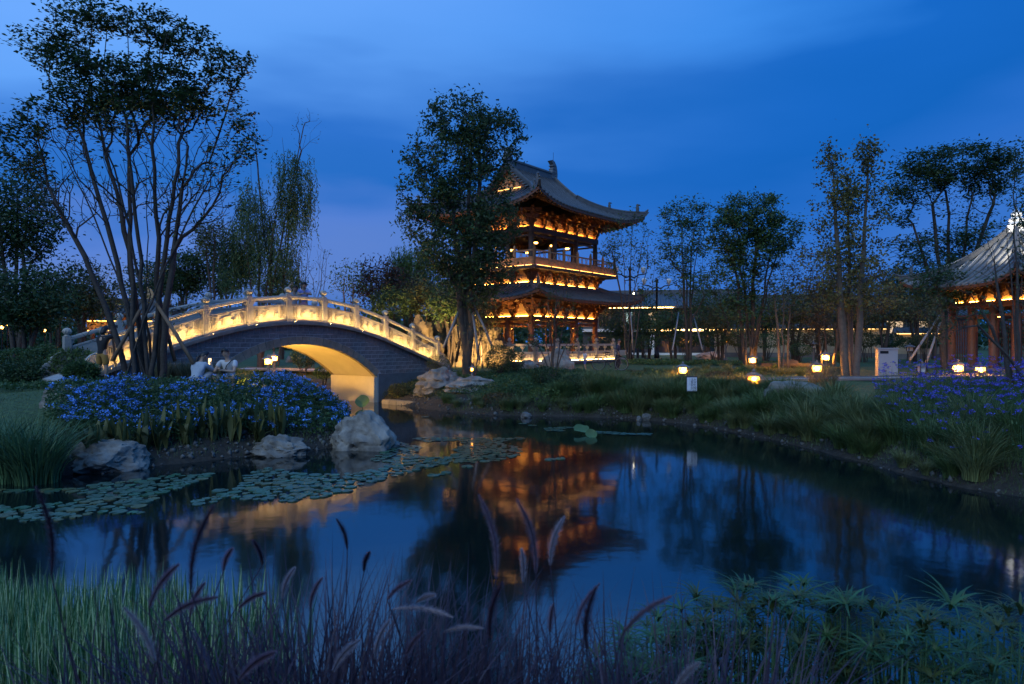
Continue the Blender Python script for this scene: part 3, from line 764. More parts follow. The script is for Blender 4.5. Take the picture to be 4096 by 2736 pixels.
# hip and gable top roof -------------------------------------------
class GableRoof(Roof):
    def __init__(s, root):
        s.hx, s.hy, s.ze, s.zr = 5.35, 4.55, 9.70, 12.75; s.xg, s.yg = 2.35, 1.75
        s.wg = 1-s.yg/s.hy; s.root = root; s.up = .60; s.ext = .045
        s.build()
    def prof(s, w): return s.ze+(s.zr-s.ze)*(.52*w+.48*w*w)
    def xh(s, w): return s.hx-(s.hx-s.xg)*min(1, w/s.wg)
    def A(s, sg, x, w, dz=0):                    # long slopes, sg = -1 / +1 in y
        X = s.xh(w); q = min(1, abs(x)/X); k = min(1, w/s.wg)
        e = 1+s.ext*q**4*(1-k)**2
        return Vector((x*e, sg*s.hy*(1-w)*e, s.prof(w)+s.up*q**4*(1-k)**2+dz))
    def B(s, sg, y, w, dz=0):                    # end skirts, w 0..wg
        Y = s.hy*(1-w); q = min(1, abs(y)/Y); k = min(1, w/s.wg)
        e = 1+s.ext*q**4*(1-k)**2
        return Vector((sg*s.xh(w)*e, y*e, s.prof(w)+s.up*q**4*(1-k)**2+dz))
    def grid(s, fn, half, wmax, nm, m, dz):
        nq, nk = 24, 14; V = []; Fc = []
        for i in range(nk+1):
            w = wmax*i/nk
            for j in range(nq+1): V.append(fn(half(w)*(2*j/nq-1), w, dz))
        for i in range(nk):
            for j in range(nq):
                b = i*(nq+1)+j; Fc.append((b, b+1, b+nq+2, b+nq+1))
        MB().add(V, Fc).build(nm, M[m], s.root, smooth=True)
    def build(s):
        for sg in (-1, 1):
            fa = lambda c, w, dz=0, sg=sg: s.A(sg, c, w, dz); fb = lambda c, w, dz=0, sg=sg: s.B(sg, c, w, dz)
            ha = s.xh; hb = lambda w: s.hy*(1-w)
            for fn, half, wm in ((fa, ha, 1.0), (fb, hb, s.wg)):
                s.grid(fn, half, wm, 'roof_slope', 'tile', 0); s.grid(fn, half, wm, 'soffit', 'wood', -.15)
                h0 = half(0); V = []
                for j in range(25):
                    c = h0*(2*j/24-1); V += [fn(c, 0, 0), fn(c, 0, -.15)]
                MB().add(V, [(2*j, 2*j+2, 2*j+3, 2*j+1) for j in range(24)]).build('eave_board', M['wood'], s.root)
                n_ = int(2*h0/.29); st = 2*h0/n_
                for i in range(n_):
                    c = -h0+st*(i+.5)
                    lim = s.xg if fn is fa else s.yg
                    wmx = wm if abs(c) < lim-.1 else s.wg*(h0-abs(c))/(h0-lim)
                    wmx = max(.02, min(wm, wmx)); k = 9
                    pts = [fn(c, wmx*j/(k-1), .03) for j in range(k)]
                    pts[0] = pts[0]+(pts[0]-pts[1]).normalized()*.05
                    MB().tube(pts, .058, 6).build('tile_rib', M['tile'], s.root, smooth=True)
                    kb = min(s.wg*.62, max(.02, wmx*.95))
                    MB().tube([fn(c, .004, -.22), fn(c, kb, -.22)], .055, 6).build('rafter', M['wood'], s.root)
            # hip ridges
            for sy in (-1, 1):
                pts = [s.B(sg, sy*s.hy*(1-w), w, .12) for w in [s.wg*j/10 for j in range(11)]]
                tip = pts[0]+(pts[0]-pts[1]).normalized()*.22+Vector((0, 0, .20))
                q = MB(); q.tube([tip]+pts, [.08]+[.15]*11, 4, sq=True); q.tube([p+Vector((0, 0, .15)) for p in [tip]+pts], [.05]+[.09]*11, 6)
                hip = q.build('hip_ridge', M['ridge'], s.root)
                for j, sc_ in ((1, 1.0), (5, .8)):
                    p0 = pts[j]; d = pts[0]-pts[1]; an = math.atan2(d.y, d.x)
                    q = MB(); q.lathe([(.12, 0), (.15, .08), (.10, .22), (.12, .34), (.08, .42), (.10, .50), (.07, .58), (.01, .62)], n=8)
                    q.tube([(0, 0, .5), (.13, 0, .54), (.19, 0, .48)], [.06, .05, .02], 5)
                    q.build('ridge_beast', M['ridge'], hip, T(p0.x, p0.y, p0.z+.1, an, sc_), smooth=True)
                # gable ridges running down from the main ridge
                pts = [s.A(sy, sg*s.xg, w, .10) for w in [s.wg+(1-s.wg)*j/8 for j in range(9)]]
                q = MB(); q.tube(pts, .13, 4, sq=True); q.tube([p+Vector((0, 0, .13)) for p in pts], .07, 6); q.build('gable_ridge', M['ridge'], s.root)
            # gable wall, barge board and its carved ornament
            x = sg*(s.xg-.28); z0 = s.prof(s.wg)
            q = MB(); poly = [(-s.yg*.98, z0-.1)]+[(-s.hy*(1-w), s.prof(w)-.12) for w in [s.wg+(1-s.wg)*j/6 for j in range(7)]]+[(s.hy*(1-w), s.prof(w)-.12) for w in [s.wg+(1-s.wg)*j/6 for j in range(5, -1, -1)]]+[(s.yg*.98, z0-.1)]
            q.prism(poly, -.04, .04, Matrix.Translation((x, 0, 0)) @ Matrix.Rotation(R(90), 4, 'Z')); q.build('gable_wall', M['board'], s.root)
            for sy in (-1, 1):
                for j in range(9):             # stepped pale eave tiles along the gable edge
                    w = s.wg+(1-s.wg)*(j+.5)/9; p = s.A(sy, sg*s.xg, w, -.02)
                    q = MB(); q.box(-.02, .30, -.10, .10, -.03, .03); q.build('barge_tile', M['tilelight'], s.root, T(p.x-(0 if sg < 0 else .0), p.y, p.z, 0 if sg > 0 else math.pi))
                pts = [s.A(sy, sg*(s.xg-.03), w, -.22) for w in [s.wg+(1-s.wg)*j/8 for j in range(9)]]
                q = MB(); q.tube(pts, .13, 4, sq=True); q.build('barge_board', M['wood'], s.root)
            q = MB(); xo = sg*(s.xg-.20); zt = s.zr-.62
            q.tube([(xo, 0, zt), (xo, .10, zt-.25), (xo, 0, zt-.55)], [.08, .10, .03], 6); q.tube([(xo, 0, zt), (xo, -.10, zt-.25), (xo, 0, zt-.55)], [.08, .10, .03], 6)
            for sy in (-1, 1):
                q.tube([(xo, 0, zt-.25), (xo, sy*.25, zt-.35), (xo, sy*.42, zt-.55), (xo, sy*.30, zt-.68)], [.07, .06, .05, .02], 6)
            q.build('hanging_fish', M['railwood'], s.root, smooth=True)
            q = MB(); q.box(sg*s.xg-.30, sg*s.xg+.30, -1.2, 1.2, z0+.0, z0+.02) if False else None
            # light that washes the gable
            q = MB(); q.box(min(sg*(s.xg+.10), sg*(s.xg+.16)), max(sg*(s.xg+.10), sg*(s.xg+.16)), -1.1, 1.1, z0+.06, z0+.085); q.build('led_strip', emit('gable led', AMBER, 5), s.root)
        q = MB(); q.box(-s.xg, s.xg, -.13, .13, s.zr-.08, s.zr+.30); q.box(-s.xg, s.xg, -.17, .17, s.zr+.30, s.zr+.37); q.tube([(-s.xg, 0, s.zr+.40), (s.xg, 0, s.zr+.40)], .09, 8)
        q.build('main_ridge', M['ridge'], s.root)
        for sg in (-1, 1):                     # owl tail ornaments, curling inwards
            P_ = [(.30, 0), (.34, .30), (.30, .62), (.20, .88), (.02, 1.08), (-.20, 1.16), (-.36, 1.10), (-.26, 1.02), (-.12, .90), (-.10, .72), (-.20, .52), (-.28, .30), (-.30, 0)]
            q = MB(); q.prism([(sg*(s.xg-.12+x), s.zr+.05+z) for x, z in P_], -.15, .15)
            for j in range(4):
                z = .18+.2*j; q.box(sg*(s.xg-.12)-.20, sg*(s.xg-.12)+.20, -.175, .175, s.zr+.05+z, s.zr+.05+z+.05)
            q.build('owl_tail', M['tilelight'], s.root)
            MB().tube([(sg*(s.xg-.05), 0, s.zr+.8), (sg*(s.xg-.05), 0, s.zr+1.75)], .012, 5).build('lightning_rod', M['darkmetal'], s.root)
GableRoof(PG)
# small ridge lamps seen as points of light
for p in ((4.2, -3.5, 10.2), (5.1, -4.3, 10.55), (5.1, -4.25, 5.42), (-5.0, -4.2, 5.35)):
    q = MB(); q.lathe([(.05, 0), (.06, .05), (.03, .09)], n=8); q.build('ridge_lamp', emit('ridge lamp', (1, .85, .55), 22), PG, T(*p))
# marble balustrade of the platform, each bay lit from its foot
M['glowrail'] = emit('platform led', WARM, 60)
def key(x0, x1, z0, z1):
    q = MB(); y0, y1 = -.064, -.045; t = .018; n_ = 3
    for j in range(n_):
        a = x0+(x1-x0)*j/n_+.02; b = x0+(x1-x0)*(j+1)/n_-.02; m_ = (a+b)/2
        for (xa, xb, za, zb) in ((a, b, z1-t, z1), (a, a+t, z0, z1-t), (a+t, m_, z0, z0+t), (m_-t, m_, z0+t, (z0+z1)/2), (b-t, b, z0+.0, z1-t)):
            q.box(xa, xb, y0, y1, za, zb)
    return q
MBAL = empty('marble_balustrade', (1.19, 41.82, 0), R(51), 'low white marble balustrade lit from below around the tower platform', 'balustrade')
def marble_run(x0, y0, x1, y1, n_):
    a, b = Vector((x0, y0)), Vector((x1, y1)); d = b-a; rz = math.atan2(d.y, d.x); w_ = d.length/n_
    for i in range(n_+1):
        p = a.lerp(b, i/n_)
        q = MB(); q.box(-.10, .10, -.10, .10, 0, .98); q.frus(0, 0, .98, 1.0, .12, .12); q.lathe([(.06, 1.0), (.05, 1.03), (.10, 1.08), (.11, 1.15), (.075, 1.22), (.02, 1.26)], n=10); q.build('baluster_post', M['marble'], MBAL, T(p.x, p.y, PZ, rz))
    for i in range(n_):
        p = a.lerp(b, i/n_); MM = T(p.x, p.y, PZ, rz)
        q = MB(); q.box(.09, w_-.09, -.045, .045, .05, .50); pan = q.build('balustrade_panel', M['marble'], MBAL, MM)
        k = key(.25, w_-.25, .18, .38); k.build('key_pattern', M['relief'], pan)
        q = MB(); q.box(.09, w_-.09, -.07, .07, .80, .92); q.build('handrail', M['marble'], MBAL, MM)
        for x in (.16, w_/2, w_-.16):          # lotus vases between panel and rail
            q = MB(); q.lathe([(.04, .50), (.03, .58), (.05, .63), (.12, .72), (.13, .76), (.06, .80)], n=8); q.build('rail_vase', M['marble'], MBAL, MM @ Matrix.Translation((x, 0, 0)))
        q = MB(); q.box(.12, w_-.12, -.17, -.15, .004, .02); q.build('led_strip', M['glowrail'], MBAL, MM)
marble_run(-4.6, -3.8, 3.32, -3.8, 4)
marble_run(-4.6, 3.3, -4.6, -3.8, 4)

# ------------------------------------------------------------------ square pavilion on the right
PV = empty('square_pavilion', (0, 0, 0), 0, 'square red timber pavilion with a pale pointed tiled roof and white finial', 'pavilion')
Dp = 38.0; rx_, ry_ = .594, .804
PV.location = (rx_*Dp, ry_*Dp, 0); PV.rotation_euler = (0, 0, math.atan2(-rx_, ry_)*1.0+R(45))
hp = 1.72; PB = 1.28
MB().box(-2.5, 2.5, -2.5, 2.5, .3, PB).build('platform', M['concrete'], PV)
pc = column_mesh(.17, 2.72, M['wood'])
for (x, y, r) in bay_ring(hp, hp, 3, 3): 
    if abs(abs(x)-abs(y)) < .01 or min(abs(x), abs(y)) < .7: link('column', pc, None, PV, T(x, y, PB))
ring_boxes('lower_tie_beam', M['wood'], PV, hp, hp, .07, 3.50, 3.62)
ring_boxes('eave_beam', M['wood'], PV, hp, hp, .14, 3.92, 4.20)
for s in (-1, 1):                               # lattice screens at the back, openings framed
    q = MB(); q.box(-1.5, -.62, s*1.0-.03, s*1.0+.03, PB, 3.4) if False else None
for (x0, x1, yy) in ((.66, 1.55, hp), (-1.55, -.66, hp)):
    q = MB()
    for j in range(8): q.box(x0+(x1-x0)*j/7-.015, x0+(x1-x0)*j/7+.015, yy-.02, yy+.02, PB+.2, 3.4)
    for j in range(12): q.box(x0, x1, yy-.018, yy+.018, PB+.2+j*.19, PB+.23+j*.19)
    q.build('lattice_screen', M['wood'], PV); 
    q = MB(); 
    q2 = MB()
    for j in range(8): q2.box(-.02+hp, .02+hp, x0+(x1-x0)*j/7-.015, x0+(x1-x0)*j/7+.015, PB+.2, 3.4)
    for j in range(12): q2.box(-.018+hp, .018+hp, x0, x1, PB+.2+j*.19, PB+.23+j*.19)
    q2.build('lattice_screen', M['wood'], PV)
q = MB(); q.box(-hp+.1, hp-.1, -hp+.1, hp-.1, 4.22, 4.28); q.build('ceiling', M['wooddark'], PV)
root_keep = PG; PG = PV
bmp = bracket_mesh('bracket_set', M['wooddark'], .72)
M['glowpav'] = emit('pavilion led', AMBER, 85)
band(4.202, hp, hp, bmp, .75, 'glowpav', 'board', 4, 4, .035)
PG = root_keep
Roof(PV, 3.05, 3.05, 4.86, .16, .16, 7.35, up=.50, ext=.06, a=.42, tm='tilelight', rib=.40, rafter=.32, inner=.40, rr=.085)
q = MB(); q.lathe([(.26, 7.25), (.30, 7.40), (.22, 7.46), (.30, 7.52), (.34, 7.62), (.30, 7.72), (.24, 7.76), (.29, 7.83), (.28, 7.92), (.17, 7.98), (.21, 8.05), (.22, 8.13), (.14, 8.24), (.05, 8.32), (.02, 8.42)], n=18)
q.build('finial', M['white'], PV, smooth=True)
MB().tube([(0, 0, 8.4), (0, 0, 8.95)], .012, 5).build('lightning_rod', M['darkmetal'], PV)
for (x, y) in ((0, -.9), (0, .9)):
    q = MB(); q.lathe([(.02, .5), (.02, .2), (.12, .16), (.13, .0)], n=8); ln_ = q.build('lantern', M['wooddark'], PV, T(x, y, 3.7))
    q = MB(); q.lathe([(.10, -.16), (.12, -.08), (.10, .0)], n=8); q.build('lantern_glass', M['glowamber'], ln_)
# spot lamps on the corners that wash the roof
for (sx_, sy_) in ((-1, -1), (-1, 1), (1, -1), (1, 1)):
    x, y = sx_*2.36, sy_*2.36
    q = MB(); q.box(-.06, .06, -.06, .06, 0, .10); fx = q.build('roof_spot', M['darkmetal'], PV, T(x, y, 5.62, R(45)))
    ld = bpy.data.lights.new('roof_spot_light', 'SPOT'); ld.energy = 620; ld.color = (1, .93, .80); ld.spot_size = R(85); ld.spot_blend = .8; ld.shadow_soft_size = .004
    lo_ = bpy.data.objects.new('roof_spot_light', ld); C.objects.link(lo_); lo_.parent = PV
    lo_.location = (x*.95, y*.95, 5.90); lo_.rotation_euler = (Vector((0, 0, 7.35))-Vector((x*.95, y*.95, 5.90))).to_track_quat('-Z', 'Y').to_euler()

# ------------------------------------------------------------------ gatehouse behind the left end of the bridge
GH = empty('gatehouse', tuple(at(500, 1368, 44))[:2]+(1.2,), R(12), 'small lit gatehouse with dark upturned roof behind the left bridge end', 'gatehouse')
for x in (-1.9, -.8, .8, 1.9):
    q = MB(); q.lathe([(.2, 0), (.14, .15), (.13, 2.1)], n=10); q.build('column', M['wood'], GH, T(x, 0, 0))
MB().box(-2.2, 2.2, -.10, .10, 1.95, 2.5).build('lintel', M['board'], GH)
MB().box(-.7, .7, -.16, -.12, 2.0, 2.42).build('name_board', M['wooddark'], GH)
M['glowgate'] = emit('gate led', AMBER, 9)
MB().box(-2.1, 2.1, -.24, -.20, 1.88, 1.94).build('led_strip', M['glowgate'], GH)
MB().box(-2.1, 2.1, -.30, -.26, 2.52, 2.56).build('led_strip', M['glowgate'], GH)
bg_ = bracket_mesh('bracket_set', M['wood'], .5, 2)
for j in range(5): link('bracket_set', bg_, None, GH, T(-1.9+.95*j, 0, 2.5))
Roof(GH, 2.9, 1.5, 3.0, 1.6, .06, 3.75, up=.35, ext=.05, a=.6, rib=.3, rafter=.4, inner=.6)
MB().box(-1.6, 1.6, -.12, .12, 3.72, 4.0).build('main_ridge', M['ridge'], GH)
for sg in (-1, 1):
    q = MB(); q.prism([(sg*(1.5+x), 3.85+z) for x, z in ((.2, 0), (.25, .4), (.1, .75), (-.2, .9), (-.12, .6), (-.2, .3), (-.2, 0))], -.1, .1); q.build('owl_tail', M['board'], GH)
    MB().box(sg*2.9-1.0, sg*2.9+1.0, -.12, .12, 0, 1.75).build('side_wall', M['white'], GH) if False else None

# ------------------------------------------------------------------ buildings and walls behind the right lawn
def building(name, label, loc, rz, w_, d_, h, roofh, mats, cat='building'):
    b = empty(name, loc, rz, label, cat)
    MB().box(-w_/2, w_/2, 0, d_, -1, h).build('wall', M[mats], b)
    q = MB(); o = .7
    q.prism([(-d_/2-o, h-.05), (-d_/2-o, h+.08), (0, h+roofh), (d_/2+o, h+.08), (d_/2+o, h-.05)], -w_/2-o, w_/2+o, Matrix.Translation((0, d_/2, 0)) @ Matrix.Rotation(R(90), 4, 'Z'))
    rf = q.build('roof', M['tile'], b)
    n_ = int((w_+2*o)/.45)
    for i in range(n_):
        x = -w_/2-o+(i+.5)*(w_+2*o)/n_
        q = MB(); q.tube([(x, -o-.05, h+.11), (x, d_/2, h+roofh+.03)], .09, 5); q.build('tile_rib', M['tile'], rf)
    MB().box(-w_/2-o, w_/2+o, d_/2-.16, d_/2+.16, h+roofh-.05, h+roofh+.32).build('ridge', M['ridge'], rf)
    return b
M['darkwall'] = mat('dark cladding', (.07, .075, .085), .6, .2, 2)
M['pane'] = mat('dark window glass', (.02, .03, .04), .1, .1, 1, spec=.8)
def window(b, x0, x1, z0, z1, lit=None, y=-.02):
    f = MB(); f.box(x0, x1, y-.03, y+.05, z0, z0+.06); f.box(x0, x1, y-.03, y+.05, z1-.06, z1); f.box(x0, x0+.06, y-.03, y+.05, z0+.06, z1-.06); f.box(x1-.06, x1, y-.03, y+.05, z0+.06, z1-.06); f.box((x0+x1)/2-.03, (x0+x1)/2+.03, y-.03, y+.05, z0+.06, z1-.06)
    fr = f.build('window', M['darkmetal'], b)
    MB().box(x0+.06, x1-.06, y-.006, y+.012, z0+.06, z1-.06).build('pane', M[lit] if lit else M['pane'], fr)
A = at(2640, 1368, 60)
bA = building('tea_house', 'two storey dark building with string lit eaves behind the tower', (A.x, A.y, 1.2), R(-10), 13.5, 7, 4.2, 1.5, 'darkwall')
for j in range(12): window(bA, -6.4+1.07*j, -5.55+1.07*j, 2.6, 3.9, 'coolglow' if j == 3 else ('windowglow' if j == 5 else None))
for j in range(5): window(bA, -6.2+2.6*j, -4.2+2.6*j, .2, 1.7)
MB().box(-6.75, 6.75, -.5, -.03, 2.1, 2.35).build('balcony_slab', M['white'], bA)
MB().box(-6.75, 6.75, -.30, -.03, .0, .25).build('plinth', M['white'], bA)
MB().box(-1.0, -.5, -.3, -.03, .25, 2.1).build('pillar', M['white'], bA)
MB().box(-.9, 5.9, -.56, -.52, 2.2, 2.28).build('led_strip', M['glow'], bA)
MB().box(-6.9, 1.2, -.82, -.78, 4.16, 4.22).build('led_strip', M['glow'], bA)
# its gabled entrance roof with lights along the slopes
for sg in (-1, 1):
    q = MB(); q.hexa([(-6.0, -1.2, 5.35), (-6.0+sg*2.6, -1.2, 4.45), (-6.0+sg*2.6, .6, 4.45), (-6.0, .6, 5.35), (-6.0, -1.2, 5.5), (-6.0+sg*2.6, -1.2, 4.6), (-6.0+sg*2.6, .6, 4.6), (-6.0, .6, 5.5)]); q.build('porch_roof', M['tile'], bA)
    q = MB(); q.tube([(-6.0+sg*.3, -1.24, 5.22), (-6.0+sg*2.5, -1.24, 4.46)], .035, 4); q.build('led_strip', M['glow'], bA)
B_ = at(3380, 1368, 66)
bB = building('long_hall', 'long dark hall with tiled roof behind the lit garden wall', (B_.x, B_.y, 1.3), R(4), 25, 8, 3.6, 2.0, 'darkwall')
for j in range(9): window(bB, -11.8+2.65*j, -10.0+2.65*j, 1.9, 3.2, 'windowglow' if j in (6, 7) else None)
MB().box(-12.4, 12.4, -.8, -.76, 3.5, 3.56).build('led_strip', M['glow'], bB) if False else None
def garden_wall(label, p0, p1, z0, hgt, strip):
    a, b = Vector(p0), Vector(p1); d = b-a; ln = d.length
    g = empty('garden_wall', (a.x, a.y, z0), math.atan2(d.y, d.x), label, 'wall')
    MB().box(0, ln, 0, .3, -1, hgt).build('wall_face', M['limewash'], g)
    q = MB(); q.prism([(-.35, hgt), (0.15, hgt+.38), (.65, hgt)], 0, ln, Matrix.Rotation(R(90), 4, 'Z') @ Matrix.Scale(-1, 4, (0, 1, 0)) if False else Matrix(((0, 1, 0, 0), (1, 0, 0, 0), (0, 0, 1, 0), (0, 0, 0, 1)))); q.build('tile_cap', M['tile'], g)
    k = int(ln/.35)
    for i in range(k):
        x = (i+.5)*ln/k; q = MB(); q.tube([(x, -.36, hgt+.06), (x, .15, hgt+.41)], .06, 5); q.build('cap_tile', M['tile'], g)
    MB().box(.1, ln-.1, -.26, -.22, hgt-.07, hgt-.03).build('led_strip', M[strip], g)
    MB().box(0, ln, -.04, -.002, -.2, .35).build('plinth', M['concrete'], g)
M['limewash'] = mat('aged limewash', (.42, .35, .25), .9, .3, .8, .2, 12)
M['glowwall'] = emit('wall led', WARM, 4.5)
garden_wall('long white garden wall washed by warm light beneath its tiled cap', at(2860, 1368, 52).xy, at(3560, 1368, 50).xy, 1.25, 2.15, 'glowwall')
garden_wall('short white garden wall washed by warm light beside the pavilion', at(3575, 1368, 46).xy, at(3790, 1368, 45).xy, 1.25, 1.75, 'glowwall')
# ------------------------------------------------------------------ rocks
def ico(sub):
    bm = bmesh.new(); bmesh.ops.create_icosphere(bm, subdivisions=sub, radius=1)
    v = [x.co.copy() for x in bm.verts]; f = [tuple(l.vert.index for l in g.loops) for g in bm.faces] if False else [tuple(x.index for x in g.verts) for g in bm.faces]
    bm.free(); return v, f
ICO4 = ico(4); ICO5 = ico(5)
def rock(label, loc, size, seed, m='rock', strata=0.0, amp=.42, rz=0.0, sub=4, cat='rock', group=None, name='boulder', peak=0.0):
    v, f = ICO5 if sub == 5 else ICO4
    rg = random.Random(seed); off = Vector((rg.uniform(-50, 50), rg.uniform(-50, 50), rg.uniform(-50, 50)))
    planes = []
    for _ in range(9):
        n = Vector((rg.gauss(0, 1), rg.gauss(0, 1), rg.gauss(0, .8))).normalized(); planes.append((n, rg.uniform(.62, .9)))
    out_ = []
    for p in v:
        q = p.copy()
        for n, d in planes:                     # chisel flat facets
            t = q.dot(n)-d
            if t > 0: q -= n*t*.9
        nn = noise.fractal(q*1.6+off, .9, 2.1, 5)*amp*.45
        rid = (1-abs(noise.noise(q*2.6+off)))**3*amp*.22
        q += p*(nn-rid)
        if strata: q += Vector((p.x, p.y, 0))*strata*math.sin(q.z*16+3*noise.noise(q*1.5+off))*.10
        q += p*(noise.noise(q*8+off)*.045+noise.noise(q*19+off)*.02)
        pk = 1-peak*max(0, q.z+.3); out_.append(((q.x*pk-peak*.35*max(0, q.z))*size[0], q.y*pk*size[1], max(q.z, -.55)*size[2]*(1+.25*peak)))
    me = bpy.data.meshes.new(name); me.from_pydata(out_, [], f); me.shade_smooth(); me.materials.append(M[m])
    me.set_sharp_from_angle(angle=R(38))
    o = link(name, me); o.location = loc; o.rotation_euler = (0, 0, rz)
    return tag(o, label, cat, group)
def shore_rock(label, px0, px1, ytop, ybase, seed, depth=.7, z=0.0, lift=0.0, **kw):
    """rock spanning px0..px1 whose foot stands at pixel row ybase on level z"""
    c = flat((px0+px1)/2, ybase, z)
    if z > 0:
        for _ in range(12):                    # settle on the slope
            z = .5*z+.5*max(0.0, H(c.x, c.y)-.03); c = flat((px0+px1)/2, ybase, z)
    w_ = (px1-px0)/F*c.y; h = (ybase-ytop)/F*c.y
    return rock(label, (c.x, c.y+depth*w_*.35, z+h*.30+lift), (w_*.55, w_*.5*depth, h*.78), seed, **kw)
shore_rock('long smooth pale boulder at the water edge beside the reeds', 215, 535, 1775, 1895, 3, .8, sub=5, amp=.3, rz=.1)
shore_rock('flat angular boulder at the water edge below the blue flowers', 985, 1225, 1752, 1828, 14, .8, sub=5, amp=.5, peak=.15)
shore_rock('large tawny boulder at the tip of the flower bank', 1270, 1575, 1655, 1805, 21, .9, sub=5, m='rock', amp=.36, peak=.32)
shore_rock('pale boulder on the lawn at the end of the flower bed', 125, 300, 1548, 1640, 8, .8, z=.62)
shore_rock('flat stone slab among the broad leaves and blue flowers', 640, 900, 1638, 1715, 33, .6, z=.35, amp=.25)
shore_rock('large layered boulder beside the bridge abutment', 1655, 1870, 1488, 1590, 5, .8, z=.32, strata=.5, sub=5, peak=.1, lift=.08)
shore_rock('small warm boulder in front of the layered one', 1650, 1745, 1540, 1605, 44, .8, z=.2, lift=.12)
shore_rock('low cracked slab boulder lying beside the layered one', 1780, 1985, 1535, 1612, 51, .8, z=.15, strata=.9, amp=.3, sub=5, lift=.16)
shore_rock('rounded stone in the shallow water below the shrubs', 2080, 2125, 1650, 1672, 61, .8, m='wetstone')
shore_rock('larger pale stone on the muddy edge near the warning sign', 2570, 2608, 1655, 1682, 62, .8, m='wetstone')
shore_rock('tiny grey stone on the muddy edge near the warning sign', 2545, 2568, 1664, 1684, 63, .8, m='wetstone')
shore_rock('big rough boulder in front of the marble balustrade', 2150, 2320, 1402, 1492, 71, .7, z=1.02, amp=.45)
shore_rock('grey block of stone left of the big rough boulder', 2080, 2155, 1440, 1480, 72, .8, z=1.05)
shore_rock('long pale boulder lying in the grass beside the path', 3040, 3330, 1530, 1615, 77, .5, z=.75, amp=.3)
shore_rock('bluish flat rock on the far lawn', 2790, 2925, 1408, 1440, 78, .6, z=1.05)
shore_rock('low pale rock in the ground cover behind the lawn', 2585, 2640, 1366, 1384, 79, .6, z=1.9) if False else None
shore_rock('dark low rock beside the timber kerb', 3120, 3220, 1440, 1475, 80, .5, z=1.05, m='rockwarm')
shore_rock('pale stone on the lawn seen under the vault', 1138, 1175, 1425, 1452, 81, .8, z=1.1)
shore_rock('grey flat stone behind the dark bush under the vault', 1110, 1140, 1398, 1416, 82, .8, z=1.1)
# stone edging by the abutment
q = MB()
kerb = empty('stone_edging', (0, 0, 0), 0, 'low pale stone edging at the water beside the abutment', 'edging')
e0 = Vector((-4.95, 26.6, 0)); e1 = Vector((-3.3, 25.4, 0)); dv = (e1-e0)
for i in range(5):
    a = e0.lerp(e1, i/5); q = MB(); q.box(.01, dv.length/5-.01, -.18, .18, -.3, .17+.01*(i % 2)); q.build('edging_stone', M['archstone'], kerb, T(a.x, a.y, 0, math.atan2(dv.y, dv.x)))
# the lit rockery between the bridge and the tower
RK = [(1690, 1310, 37.5, 1.3, 1.0, 2.7, 'tall tawny rockery stone at the left end of the rockery'),
      (1625, 1330, 36.0, .9, .8, 1.3, 'low tawny rockery stone by the bridge end'),
      (1790, 1250, 39.0, 1.7, 1.1, 3.1, 'tallest craggy rockery stone behind the staked tree'),
      (1870, 1260, 37.0, 1.1, .9, 2.2, 'broad rockery stone glowing behind the staked tree trunk'),
      (1955, 1300, 37.2, .9, .8, 1.9, 'slim rockery stone next to the tower platform'),
      (1995, 1370, 36.2, .7, .6, 1.1, 'short rockery stone beside the round shrub'),
      (1730, 1370, 35.2, .9, .7, 1.0, 'small rockery stone at the foot of the rockery')]
for i, (px, pt, d, a, b, c, lb) in enumerate(RK):
    p = at(px, 1368, d); top = at(px, pt, d).z; g = H(p.x, p.y); hh = (top-g)
    rock(lb, (p.x, p.y, g+hh*.36), (a, b, hh*.72), 100+i*7, 'rockwarm', amp=.95, sub=5, group=None, name='rockery_stone')
def spot(name, label, loc, target, energy, col=WARM, size=105, cat='floodlight', soft=.08):
    o = empty(name, loc, 0, label, cat)
    d = Vector(target)-Vector(loc); rz = math.atan2(d.y, d.x)-R(90)
    MB().box(-.02, .02, -.02, .02, -.25, .02).build('stake', M['darkmetal'], o)
    MB().box(-.09, .09, -.08, .05, .02, .16).build('housing', M['darkmetal'], o, T(0, 0, 0, rz))
    MB().box(-.07, .07, .051, .056, .035, .145).build('lens', emit('flood lens', col, 4), o, T(0, 0, 0, rz))
    ld = bpy.data.lights.new('flood_light', 'SPOT'); ld.energy = energy; ld.color = col; ld.spot_size = R(size); ld.spot_blend = .6; ld.shadow_soft_size = soft
    l = bpy.data.objects.new('flood_light', ld); C.objects.link(l); l.parent = o
    dn = d.normalized(); l.location = dn*.12+Vector((0, 0, .09)); l.rotation_euler = d.to_track_quat('-Z', 'Y').to_euler()
    return o
for i, (px, d, tx, ty, td, e, lb) in enumerate([(1700, 34.3, 1690, 1300, 37.5, 2400, 'floodlight at the foot of the tall left rockery stone'),
                                            (1890, 34.2, 1875, 1340, 37.0, 1800, 'floodlight aimed at the broad rockery stone'),
                                            (1975, 34.6, 1955, 1330, 37.2, 500, 'floodlight beside the short rockery stone'),
                                            (1640, 33.8, 1640, 1330, 36.0, 1500, 'floodlight at the bridge end of the rockery')]):
    p = at(px, 1368, d); spot('ground_floodlight', lb, (p.x, p.y, H(p.x, p.y)+.12), at(tx, ty, td), e)
